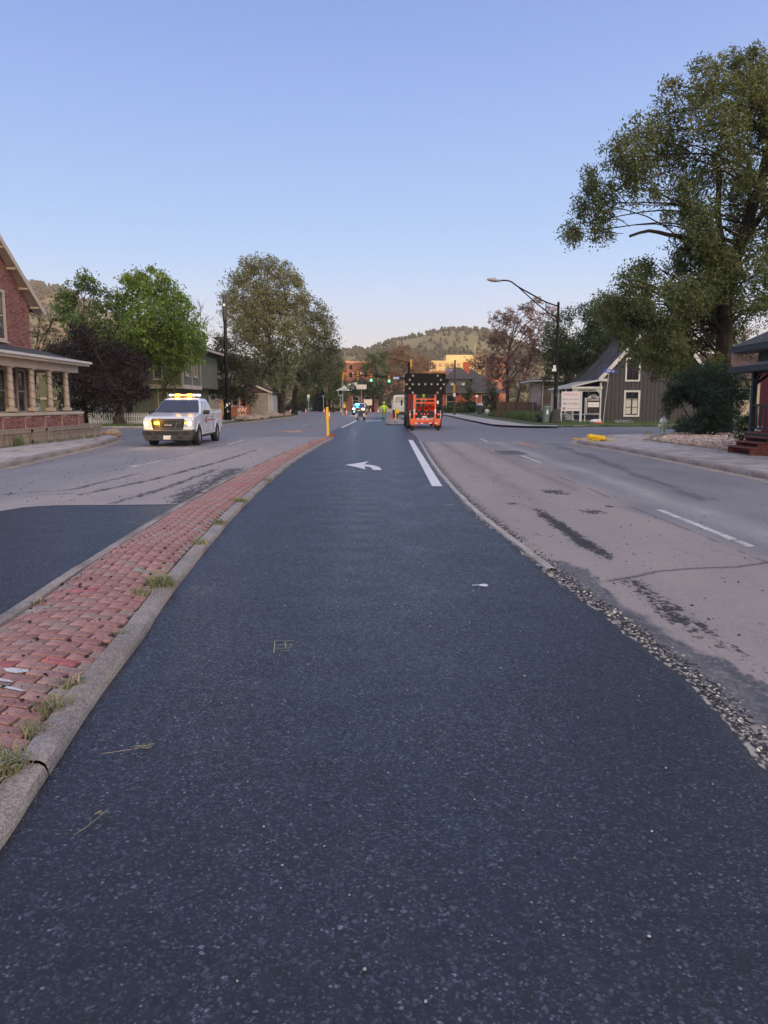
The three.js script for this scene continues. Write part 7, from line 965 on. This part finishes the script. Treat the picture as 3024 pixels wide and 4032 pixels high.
function bush(name, label, lobes, o) {
  const cx = lobes.reduce((s, l) => s + l[0], 0) / lobes.length, cz = lobes.reduce((s, l) => s + l[2], 0) / lobes.length, t = thing(name, label, o.cat ?? 'shrub', [cx, o.y ?? 0.13, cz]); const lb = lobes.map(([x, y, z, q]) => [x - cx, y - (o.y ?? 0.13), z - cz, q]);
  mk('stems', mgk(lb.map(([x, y, z, q]) => limb3([[x * 0.25, -0.05, z * 0.25], [x * 0.6, y * 0.55, z * 0.6], [x, y, z]], 0.035, 0.01, 5, 5))), mats.barkD, t); mk('foliage', foliage(lb, { ...o }), o.mat ?? mats.dense, t); if (o.group) t.userData.group = o.group; return t;
}
const G = {
  elm: [[0.118, 0.153, 0.053], [0.1, 0.142, 0.047], [0.142, 0.165, 0.059], [0.088, 0.13, 0.053], [0.153, 0.159, 0.059]], dark: [[0.05, 0.085, 0.036], [0.06, 0.1, 0.04], [0.075, 0.115, 0.04], [0.042, 0.072, 0.035]], maple: [[0.158, 0.247, 0.037], [0.189, 0.273, 0.042], [0.131, 0.221, 0.042], [0.21, 0.284, 0.063]], mapleL: [[0.12, 0.19, 0.05], [0.15, 0.21, 0.06], [0.1, 0.165, 0.05]],
  plum: [[0.03, 0.018, 0.024], [0.04, 0.024, 0.028], [0.024, 0.017, 0.022], [0.036, 0.03, 0.028], [0.045, 0.03, 0.03]], cotton: [[0.183, 0.201, 0.098], [0.152, 0.171, 0.085], [0.207, 0.213, 0.11], [0.14, 0.165, 0.085]], cottonR: [[0.112, 0.14, 0.07], [0.126, 0.154, 0.077], [0.098, 0.126, 0.07]], lind: [[0.062, 0.075, 0.031], [0.075, 0.088, 0.037], [0.056, 0.062, 0.035]], red: [[0.25, 0.15, 0.135], [0.19, 0.11, 0.105], [0.3, 0.19, 0.165], [0.16, 0.11, 0.1]], yg: [[0.13, 0.14, 0.04], [0.11, 0.125, 0.04], [0.15, 0.15, 0.05]], mid: [[0.07, 0.11, 0.03], [0.09, 0.13, 0.035]], brown: [[0.24, 0.15, 0.09], [0.2, 0.12, 0.08], [0.28, 0.18, 0.11]], shrub: [[0.016, 0.042, 0.032], [0.022, 0.05, 0.036], [0.028, 0.06, 0.04], [0.013, 0.034, 0.028]], rose: [[0.03, 0.06, 0.025], [0.045, 0.08, 0.03], [0.6, 0.58, 0.52]],
};
// the large elm at right
{
  const e = tree('elm_tree', 'huge leaning old elm rising behind the dark corner shrub', LOBES.elm, { trunk: [[17.25, 0.1, -39.7], [17.2, 2.5, -39.6], [17.1, 5, -39.5], [17.05, 7.2, -39.5], [17.6, 9.6, -39.3], [18.3, 12.5, -39.2], [19.0, 15.5, -39.2]], r: 0.47, bark: mats.barkD, tones: G.elm, leaf: 0.105, per: 700, clump: 0.27, droop: 0.5, seedN: 11, rise: 0.3, low: 0.35, twigs: 5, stray: 0.13, gap: 0.42, limbs: [[[[17.0, 6.6, -39.5], [16.3, 8.0, -39.3], [15.6, 9.0, -39], [14.5, 9.55, -38.6], [13.6, 9.6, -38.2], [12.6, 9.75, -38], [11.6, 9.45, -37.8]], 0.2, 0.06], [[[17.1, 7.4, -39.4], [16.6, 9.0, -39], [16.1, 10.6, -38.7], [15.95, 12.6, -38.6], [15.6, 13.4, -38.6]], 0.19, 0.11], [[[17.6, 9.6, -39.3], [18.6, 11.2, -38.8], [19.2, 13.4, -38.6]], 0.2, 0.08]] });
}
tree('shade_tree', 'dark green bushy tree behind the lamp and porch', LOBES.backA, { trunk: [[17.6, 0.12, -76.5], [17.7, 3, -76.3], [17.9, 5, -76]], r: 0.28, bark: mats.barkD, tones: G.dark, leaf: 0.15, per: 330, clump: 0.36, seedN: 12, gap: 0.4, group: 'trees behind the grey house' });
tree('shade_tree', 'dark green tree rising behind the grey house roof', LOBES.backB, { trunk: [[24, 0.12, -81], [24, 4, -80.6], [24, 7, -80.2]], r: 0.32, bark: mats.barkD, tones: [...G.dark, ...G.mid], leaf: 0.15, per: 320, clump: 0.38, seedN: 13, gap: 0.4, group: 'trees behind the grey house' });
tree('plum_tree', 'dense dark purple leaved tree behind the picket fence', LOBES.plum, { trunk: [[-19.25, 0.1, -56.2], [-19.2, 1.4, -56.2], [-19.5, 2.8, -56.3]], r: 0.36, bark: mats.barkP, tones: G.plum, leaf: 0.15, per: 420, clump: 0.36, seedN: 14, gap: 0.3, low: 0.6, mat: mats.dense });
tree('maple_tree', 'tall bright green maple before the green house', LOBES.mapleR, { trunk: [[-20.4, 0.1, -62], [-20.1, 2.6, -61.8], [-19.3, 5, -61.6], [-18.6, 7.4, -61.5]], r: 0.26, bark: mats.bark, tones: G.maple, leaf: 0.17, per: 380, clump: 0.36, seedN: 15, gap: 0.42 });
tree('maple_tree', 'open crowned green maple left of the brighter one', LOBES.mapleL, { trunk: [[-23.5, 0.1, -61], [-23.5, 3, -60.8], [-23.2, 6, -60.6]], r: 0.22, bark: mats.bark, tones: G.mapleL, leaf: 0.17, per: 270, clump: 0.32, seedN: 16, gap: 0.44 });
tree('thin_tree', 'thin olive tree with bare dark limbs behind the brick house', LOBES.olive, { trunk: [[-27.2, 0.1, -60.5], [-27.1, 2.4, -60.3], [-26.7, 4.2, -60]], r: 0.16, bark: mats.barkD, tones: [[0.11, 0.12, 0.04], [0.09, 0.1, 0.035]], leaf: 0.12, per: 170, clump: 0.24, seedN: 17, gap: 0.45, fine: 3 });
tree('cottonwood', 'tall grey green cottonwood with twin trunk beside the cottage', LOBES.cotton, { trunk: [[-13.75, 0.1, -100.5], [-13.9, 3, -100.3], [-14.4, 6, -100.1], [-14.6, 10, -100]], r: 0.5, bark: mats.barkP, tones: G.cotton, leaf: 0.19, per: 215, clump: 0.42, droop: 0.7, seedN: 18, gap: 0.45, twigBark: mats.barkG, low: 0.3, fine: 1, limbs: [[[[-13.2, 0.1, -100.2], [-13.05, 2.5, -100], [-12.6, 5, -99.8], [-12.3, 8, -99.6]], 0.48, 0.15]] });
tree('cottonwood', 'grey green cottonwood nearer the far bend', LOBES.cottonR, { trunk: [[-13.1, 0.1, -113.5], [-13.0, 3, -113.4], [-12.2, 6.5, -113.2], [-11.4, 10, -113]], r: 0.42, bark: mats.barkD, tones: G.cottonR, leaf: 0.2, per: 190, clump: 0.5, droop: 0.6, seedN: 19, gap: 0.42, twigBark: mats.barkG, low: 0.3 });
tree('linden_tree', 'small dark tree behind the black signal pole', LOBES.lind, { trunk: [[-16.7, 0.1, -81.3], [-16.6, 1.5, -81.2], [-16.4, 3.4, -81]], r: 0.15, bark: mats.barkD, tones: G.lind, leaf: 0.16, per: 290, clump: 0.36, seedN: 20, gap: 0.36, mat: mats.dense });
tree('bare_tree', 'bare pinkish twiggy tree behind the green house', LOBES.bareL, { trunk: [[-23.3, 0.1, -98.4], [-23.3, 5, -98.2], [-23.2, 9, -98]], r: 0.22, bark: mats.barkG, tones: G.red, leaf: 0.1, per: 22, clump: 0.3, seedN: 21, fine: 5, twigs: 7 });
tree('redbud_tree', 'tall sparse reddish brown tree left of the street lamp', LOBES.redbrown, { trunk: [[15.2, 0.1, -95.6], [15.1, 3.5, -95.4], [15.0, 6.5, -95.2], [15.3, 9, -95]], r: 0.26, bark: mats.barkG, tones: G.red, leaf: 0.15, per: 190, clump: 0.26, seedN: 22, gap: 0.42, fine: 5, twigs: 7, low: 0.3, limbs: [[[[15.9, 0.1, -95], [16.5, 3, -95], [17.6, 6.5, -95], [18.2, 9.5, -95]], 0.18, 0.06]] });
tree('young_tree', 'slender reddish stemmed young tree at the green house wall', LOBES.crepe, { trunk: [[-18.0, 0.1, -62.8], [-17.9, 1.4, -62.7], [-17.6, 2.8, -62.5]], r: 0.1, bark: barkOf([0.2, 0.12, 0.1]), tones: G.mapleL, leaf: 0.13, per: 190, clump: 0.28, seedN: 23, fine: 2, low: 0.25 });
const farT = (name, label, key, tr, o) => tree(name, label, LOBES[key], { trunk: tr, r: 0.25, leaf: 0.26, per: 105, clump: 0.5, n: 9, twigs: 3, ...o });
farT('park_tree', 'yellow green tree at the far bend behind the cones', 'yg1', [[-10.6, 0.1, -151], [-10.6, 4, -150.6], [-10.4, 7, -150]], { tones: G.yg, seedN: 31, group: 'trees beyond the far bend', fine: 1 });
farT('park_tree', 'low yellow green tree furthest left at the far bend', 'yg2', [[-16.2, 0.1, -156.5], [-16.2, 1.8, -156.2], [-16, 3, -156]], { tones: G.yg, seedN: 32, group: 'trees beyond the far bend' });
farT('park_tree', 'small round green tree behind the welcome sign', 'yg3', [[-9.9, 0.1, -150.6], [-9.9, 1.6, -150.4], [-9.6, 2.8, -150]], { tones: G.mid, r: 0.16, seedN: 33, group: 'trees beyond the far bend' });
farT('park_tree', 'green tree rising behind the signal heads', 'cen1', [[-1.8, 0.1, -172.6], [-1.8, 6, -172.3], [-1.6, 9, -172]], { tones: [...G.mid, ...G.dark], seedN: 34, group: 'trees behind the mast arm' });
farT('park_tree', 'dark green low tree below the signal heads', 'cen2', [[-2.2, 0.1, -158.6], [-2.2, 2, -158.3], [-2, 3.4, -158]], { tones: G.dark, seedN: 35, group: 'trees behind the mast arm' });
farT('bare_tree', 'pinkish bare tree between the signals and the arrow board', 'bare1', [[3.2, 0.1, -178.5], [3.2, 3, -178.3], [3.4, 7, -178]], { bark: mats.barkP, tones: G.brown, per: 80, fine: 4, twigs: 6, seedN: 36 });
farT('bare_tree', 'brown bare tree just above the arrow board', 'bare2', [[9.6, 0.1, -182.5], [9.6, 4, -182.2], [9.8, 7, -182]], { bark: mats.barkP, tones: G.brown, per: 80, fine: 4, twigs: 6, seedN: 37 });
farT('bare_tree', 'wide bare brown tree above the hip roofed house', 'bare3', [[20, 0.1, -170.5], [20, 4, -170.2], [20, 7, -170]], { bark: mats.barkP, tones: G.brown, per: 70, fine: 4, twigs: 6, seedN: 38 });
farT('clipped_tree', 'small neatly rounded green tree before the brick house', 'round', [[13.9, 0.1, -126.4], [13.9, 1.4, -126.2], [13.85, 2.4, -126]], { tones: G.dark, leaf: 0.16, per: 330, clump: 0.26, r: 0.09, seedN: 39 });
farT('young_tree', 'dark green young tree beside the tall grass', 'dkg', [[14.4, 0.1, -102.4], [14.3, 1.2, -102.2], [14.2, 2.2, -102]], { tones: G.dark, leaf: 0.15, per: 330, clump: 0.28, r: 0.1, seedN: 40 });
farT('bare_tree', 'tan bare trees glimpsed right of the elm trunk', 'bgR', [[44.6, 0.1, -95.5], [44.6, 4, -95.2], [44.8, 7, -95]], { bark: mats.barkP, tones: [...G.brown, ...G.mid], leaf: 0.17, per: 90, fine: 3, twigs: 6, seedN: 41 });
{ // blue spruce
  const t = thing('spruce_tree', 'dark blue spruce standing by the far bend', 'tree', [-12.4, 0.1, -151]); mk('trunk', cyl(0.16, 0.03, 6.2, 0, 3.1, 0), mats.barkD, t); const lb = []; reseed(42); for (let y = 0.5; y < 6.4; y += 0.42) { const r = (6.6 - y) * 0.25; for (let k = 0; k < 7; k++) { const a = k / 7 * 2 * PI + y; lb.push([Math.cos(a) * r * 0.62, y - r * 0.12, Math.sin(a) * r * 0.62, r * 0.42 + 0.06]); } } mk('crown', foliage(lb, { leaf: 0.2, asp: 0.35, per: 420, clump: 0.2, n: 8, tones: [[0.018, 0.03, 0.035], [0.024, 0.038, 0.042], [0.014, 0.024, 0.028]], seedN: 43, gap: 0.1 }), mats.dense, t);
}
bush('corner_shrub', 'large dense dark green shrub on the corner gravel', LOBES.shrub, { tones: G.shrub, leaf: 0.06, asp: 0.42, per: 2600, clump: 0.13, seedN: 51, gap: 0.3, stray: 0.06, y: 0.14, n: 14, mat: mats.dense });
bush('rose_bush', 'dark green bush with white flowers beside the red steps', LOBES.rose, { tones: [G.rose[0], G.rose[0], G.rose[1], G.rose[1], G.rose[0], G.rose[1], G.rose[1], G.rose[2]], leaf: 0.06, per: 2000, clump: 0.1, seedN: 52, y: 0.14 });
bush('low_shrub', 'low silvery shrub between hydrant and dark shrub', LOBES.lowgreen, { tones: [[0.05, 0.08, 0.05], [0.08, 0.11, 0.08]], leaf: 0.06, per: 1700, clump: 0.1, seedN: 53, y: 0.14 });
// hedges and border plants, right verge
const blobs = (x0, x1, z0, z1, n, r0, r1, sd) => { reseed(sd); return Array.from({ length: n }, () => { const r = rr(r0, r1); return [rr(x0, x1), 0.1 + r * 0.8, rr(z0, z1), r]; }); };
[[9.9, 13.2, -121, -124, 12, 0.5, 0.9, 'clipped dark hedge before the hip roofed house', G.dark], [12.6, 15.6, -124.5, -128, 12, 0.8, 1.3, 'tall dark hedge behind the clipped tree', G.dark], [15.0, 17.4, -113, -116, 9, 0.7, 1.1, 'rounded green shrub behind the rubbish bin', G.mid], [17.2, 18.8, -112, -114, 6, 0.6, 0.9, 'yellowish green shrub right of the rubbish bin', G.yg], [13.6, 15.2, -66, -68, 7, 0.25, 0.45, 'leafy green plant below the FOR SALE sign', G.dark], [-16.2, -14.6, -92.2, -94, 6, 0.25, 0.45, 'low dark juniper in front of the cottage wall', G.shrub], [-11.4, -8.5, -161, -163, 8, 0.5, 0.8, 'bright low bush at the far bend', G.yg], [-21.5, -17, -164, -167, 12, 0.8, 1.5, 'dark hedge left of the blue spruce', G.dark], [-5.2, -3.2, -157, -159, 7, 0.7, 1.2, 'dark shrub right of the notice board', G.dark], [2, 6, -166, -168, 12, 0.9, 1.6, 'dark green hedge behind the white truck', G.dark], [-21.8, -20.8, -60.2, -61.5, 5, 0.3, 0.5, 'small dark bush by the left garden path', G.dark], [-16.6, -15.6, -37.8, -38.3, 3, 0.35, 0.5, 'dark clipped bush behind the brick porch', G.shrub]].forEach(([x0, x1, z0, z1, n, r0, r1, lb, tones], i) => bush('hedge', lb, blobs(x0, x1, z0, z1, n, r0, r1, 60 + i), { tones, leaf: 0.16, per: 330, clump: 0.22, seedN: 80 + i, cat: 'shrub' }));
[[12.3, 13.4, -61.8, -64, 10], [13.4, 15.0, -67, -72, 12]].forEach(([x0, x1, z0, z1, n], i) => bush('lavender', i ? 'grey green border plants behind the street lamp' : 'grey green border plants beside the utility box', blobs(x0, x1, z0, z1, n, 0.3, 0.5, 95 + i), { tones: [[0.1, 0.13, 0.1], [0.13, 0.16, 0.13], [0.08, 0.11, 0.08]], leaf: 0.14, asp: 0.3, per: 380, clump: 0.16, seedN: 97 + i }));
// grass: blades in tufts
function blades(n, h, spread, sd, lean = 0.5) { reseed(sd); const pos = [], idx = []; for (let i = 0; i < n; i++) { const a = rnd() * 2 * PI, r = spread * Math.sqrt(rnd()), x = Math.cos(a) * r, z = Math.sin(a) * r, L = h * rr(0.5, 1.15), d = rnd() * 2 * PI, k = lean * rr(0.3, 1.3) * L, w = 0.004 + 0.012 * h, dx = Math.cos(d), dz = Math.sin(d), v = pos.length / 3; pos.push(x - dz * w, 0, z + dx * w, x + dz * w, 0, z - dx * w, x + dx * k * 0.35 - dz * w * 0.7, L * 0.6, z + dz * k * 0.35 + dx * w * 0.7, x + dx * k * 0.35 + dz * w * 0.7, L * 0.6, z + dz * k * 0.35 - dx * w * 0.7, x + dx * k, L * (1 - 0.25 * lean), z + dz * k); idx.push(v, v + 1, v + 2, v + 1, v + 3, v + 2, v + 2, v + 3, v + 4); } const g = new THREE.BufferGeometry(); g.setAttribute('position', new THREE.Float32BufferAttribute(pos, 3)); g.setIndex(idx); g.computeVertexNormals(); return g; }
const gMat = [[0.19, 0.22, 0.09], [0.3, 0.28, 0.14], [0.15, 0.19, 0.08], [0.45, 0.36, 0.24]].map((c) => new THREE.MeshPhysicalMaterial({ color: C(...c), roughness: 0.9, transmission: 0.25, thickness: 0, side: THREE.DoubleSide }));
[[-1.79, -6.35, 0.16, 110, 0, 'largest grass tuft sprouting by the median kerb'], [-1.84, -6.0, 0.1, 40, 1, 'dry grass tuft just before the largest one'], [-2.14, -11.9, 0.14, 70, 0, 'grass tuft on the far part of the median kerb'], [-2.0, -9.7, 0.12, 40, 1, 'thin dry grass between the two large median tufts'], [-1.93, -8.3, 0.12, 30, 1, 'dry grass tuft at the hump of the median'], [-1.6, -4.0, 0.09, 60, 2, 'leafy weed at the median joint beside broken white paint'], [-1.56, -3.68, 0.11, 60, 0, 'green weed row in the median joint'], [-1.52, -3.4, 0.08, 40, 1, 'yellowish weed in the median joint'], [-1.5, -3.05, 0.13, 90, 1, 'straggly grass tuft near the broken kerb'], [-1.52, -2.87, 0.1, 40, 3, 'dried straw tuft at the broken kerb'], [-2.62, -5.75, 0.07, 40, 2, 'small weed at the far kerb of the median'], [-1.63, -4.95, 0.06, 30, 2, 'flat weed in the median joint'], [-2.22, -15.3, 0.12, 40, 0, 'grass tuft on the distant median kerb']].forEach(([x, z, h, n, m, lb], i) => { const t = thing('grass_tuft', lb, 'grass tuft', [x + (x > -2.5 ? -0.1 : -0.03), 0.08, z]); mk('blades', blades(n, h * 0.75, h * 0.85, 200 + i, 1.1), gMat[m], t); mk('blades', blades(Math.round(n * 0.4), h, h * 0.7, 230 + i, 1.3), gMat[(m + 1) % 4], t); });
[[-1.18, -3.32, 0.3, 'pale torn grass seed head lying on the asphalt'], [-1.1, -2.72, 1.2, 'thin grass stalk lying on the asphalt by the kerb break']].forEach(([x, z, a, lb], i) => { const t = thing('grass_stalk', lb, 'grass stalk', [x, 0.034, z], a); mk('stalk', tube([[-0.1, 0.003, 0.0], [-0.04, 0.008, 0.01], [0.05, 0.006, 0]], 0.0012, 4), gMat[3], t); reseed(70 + i); const g = []; for (let k = 0; k < (i ? 4 : 16); k++) g.push(put(new THREE.PlaneGeometry(0.03, 0.006), 0.04 + k * 0.005, 0.008 + rnd() * 0.012, rr(-0.012, 0.012), -PI / 2 + rr(-0.4, 0.4), rr(-0.6, 0.6), 0)); mk('seed_head', g, gMat[1], t); });
function meadow(label, n, place, h, m, sd) { const g = blades(7, 1, 0.28, sd, 0.4); reseed(sd); const im = new THREE.InstancedMesh(g, m, n); im.name = numbered('grass'); im.userData = { kind: 'stuff', label, category: 'grass' }; const o = new THREE.Object3D(); for (let i = 0; i < n; i++) { const [x, y, z] = place(), s = h * rr(0.6, 1.3); o.position.set(x, y, z); o.rotation.set(0, rnd() * 6, 0); o.scale.set(s * 1.4, s, s * 1.4); o.updateMatrix(); im.setMatrixAt(i, o.matrix); } scene.add(im); }
const grassM = [[0.1, 0.15, 0.035], [0.075, 0.12, 0.04], [0.2, 0.19, 0.08]].map((c) => new THREE.MeshPhysicalMaterial({ color: C(...c), roughness: 0.95, transmission: 0.2, thickness: 0, side: THREE.DoubleSide }));
meadow('tall grass and weeds on the right verge', 2600, () => { const z = rr(-64, -97); return [rr(13.0, 14.9) + 0.012 * (z + 80) * -1, 0.13, z]; }, 0.85, grassM[1], 301);
meadow('short lawn grass before the white picket fence', 4000, () => [rr(-24, -12.6), 0.13, rr(-52.2, -56.6)], 0.1, grassM[0], 302);
meadow('short lawn grass before the grey house', 3600, () => [rr(12.6, 27), 0.13, rr(-56.4, -65.6)], 0.12, grassM[0], 303);
meadow('sparse weeds along the wooden fence', 120, () => [-12.95 + rr(-0.05, 0.35), 0.13, rr(-26, -35)], 0.14, grassM[1], 304);
meadow('lawn grass under the far cottonwoods', 1800, () => [rr(-15, -12.9), 0.13, rr(-93, -112)], 0.14, grassM[0], 305);
meadow('dry tufts in the gravelly yard by the red steps', 130, () => [rr(10.9, 12.5), 0.13, rr(-19, -25)], 0.12, grassM[2], 306);
{ const t = thing('weed_clump', 'leafy weed growing against the wooden fence', 'weed', [-12.95, 0.12, -27.4]); mk('blades', blades(120, 0.42, 0.16, 310, 0.6), gMat[2], t); }
// loose dirt and stones at the far yard
// ---------- hills ----------
{
  const lerpL = (l, x) => { if (x <= l[0][0]) return l[0][1]; for (let i = 0; i < l.length - 1; i++) if (x <= l[i + 1][0]) { const t = (x - l[i][0]) / (l[i + 1][0] - l[i][0]); return mix(l[i][1], l[i + 1][1], t * t * (3 - 2 * t)); } return l[l.length - 1][1]; };
  const RC = [[-900, 40], [-160, 45], [-83.7, 58], [-52.9, 65], [-40.6, 67.6], [-25, 66.5], [-20.6, 65.5], [-3.7, 72.4], [17.8, 79], [39.3, 82.9], [57.6, 88], [71.4, 90], [79, 89.5], [103.5, 91], [119, 89], [134, 85.5], [165, 74], [196, 60], [300, 46], [900, 40]], RL = [[-1500, 215], [-592, 186.5], [-556, 179.4], [-519, 174.4], [-497, 174], [-472, 168], [-436, 150], [-382, 132], [-352, 121], [-302, 96], [-246, 71], [-100, 40], [1500, 30]];
  const hgt = (x, z) => { const s = -z, f1 = x * 950 / s, f2 = x * 1150 / s; let h = 0; const p = (s - 470) / (950 - 470); if (p > 0) h = lerpL(RC, f1) * (p < 1 ? Math.pow(sst(p, -0.15, 1), 1.25) : Math.max(0, 1 - (p - 1) * 1.2)) * (s / 950); const p2 = (s - 520) / (1150 - 520); if (p2 > 0) h = Math.max(h, lerpL(RL, f2) * (p2 < 1 ? Math.pow(sst(p2, -0.15, 1), 1.3) : Math.max(0, 1 - (p2 - 1) * 1.4)) * (s / 1150)); const w = clamp(Math.min(Math.abs(1 - p), 1) * 1.4, 0, 1) * clamp(h / 30, 0, 1); return h + w * (16 * (fbm(x * 0.012 + 30, z * 0.006 + 9, 4) - 0.5) + 6 * (fbm(x * 0.05, z * 0.03, 3) - 0.5)) - 1.5; };
  const pos = [], idx = [], col = [], nx = 260, nz = 110; for (let j = 0; j <= nz; j++) for (let i = 0; i <= nx; i++) { const z = -440 - 1100 * (j / nz) ** 1.05, x = (i / nx - 0.5) * 2 * (0.62 * -z), y = hgt(x, z), g = fbm(x * 0.02 + 5, z * 0.02, 4), d = fbm(x * 0.008, z * 0.01 + 70, 3); pos.push(x, y, z); const k = 0.8 + 0.5 * (g - 0.5), rk = sst(d + 0.35 * (g - 0.5), 0.58, 0.68); col.push(mix(0.24, 0.3, rk) * k, mix(0.21, 0.18, rk) * k, mix(0.085, 0.1, rk) * k); if (j && i) { const a = (j - 1) * (nx + 1) + i - 1, b = a + nx + 1; idx.push(a, a + 1, b, b, a + 1, b + 1); } }
  const g = new THREE.BufferGeometry(); g.setAttribute('position', new THREE.Float32BufferAttribute(pos, 3)); g.setAttribute('color', new THREE.Float32BufferAttribute(col, 3)); g.setIndex(idx); g.computeVertexNormals(); tri(g); struct('hills', g, std(C(1), 0.95, { vertexColors: true }), 'sunlit grassy foothills dotted with pines');
  // pines on the hills
  const pine = mgk([put(new THREE.IcosahedronGeometry(0.3, 1).scale(1, 0.9, 1), 0, 0.5, 0), put(new THREE.IcosahedronGeometry(0.22, 1), 0.06, 0.76, 0.03), put(new THREE.IcosahedronGeometry(0.2, 0), -0.14, 0.4, 0.1), put(new THREE.CylinderGeometry(0.025, 0.035, 0.4, 4), 0, 0.18, 0)]); const N = 8500, im = new THREE.InstancedMesh(pine, std(C(1), 0.95), N); im.name = 'forest'; im.userData = { kind: 'stuff', label: 'scattered dark pines covering the foothills', category: 'forest' }; const o = new THREE.Object3D(), c = new THREE.Color(); reseed(400);
  let i = 0; for (let tries = 0; i < N && tries < 400000; tries++) { const s = rr(620, 1230), u = rnd() < 0.55 ? rr(-0.1, 0.26) : rr(-0.58, 0.3), x = u * s, z = -s, ridge = Math.abs(s - 950) < 14 || Math.abs(s - 1150) < 18, d = fbm(x * 0.014 + 12, z * 0.008 + 4, 4); if (!(ridge ? rnd() < 0.5 : d > 0.56 - 0.1 * rnd() || rnd() < 0.05)) continue; const h = rr(4, 7.5) * (s > 1000 ? 1.25 : 1), y = hgt(x, z); if (y < 3) continue; o.position.set(x, y - 0.6, z); o.rotation.set(0, rnd() * 6, 0); o.scale.set(h * rr(0.7, 1.3), h, h * rr(0.7, 1.3)); o.updateMatrix(); im.setMatrixAt(i, o.matrix); const k = rr(0.7, 1.3); im.setColorAt(i, c.setRGB(0.058 * k, 0.058 * k, 0.032 * k)); i++; } im.count = i; scene.add(im);
  // added rise, out of view behind the camera, to keep the street shaded
  const e = []; for (let k = 0; k <= 60; k++) e.push([-1800 + k * 60, 46 + 5 * fbm(k * 0.4, 3, 3)]); const bl = ext([[-1800, -2], ...e, [1800, -2]], 160).translate(0, 0, 600); struct('hills', tri(plain(bl)), std(C(0.08, 0.09, 0.04), 0.95, { map: T.soil }), 'long unseen rise added behind the viewer to shade the street');
}
// mid-distance belt of trees before the hills
{
  const lb = []; reseed(410); for (let k = 0; k < 150; k++) { const s = rr(250, 460), u = rr(-0.6, 0.6), r = rr(2.5, 5.5); lb.push([u * s, rr(1, 5) + r * 0.4, -s, r]); } const cr = foliage(lb, { leaf: 1.0, per: 7, clump: 1.1, n: 10, tones: [...G.brown, ...G.mid, ...G.yg, ...G.cotton, ...G.dark], seedN: 411, gap: 0.3 }); const o = mk(numbered('treeline'), cr, mats.leaf, scene); o.userData = { kind: 'stuff', label: 'mixed belt of far trees at the foot of the hills', category: 'treeline' };
}
renderer.render(scene, camera);
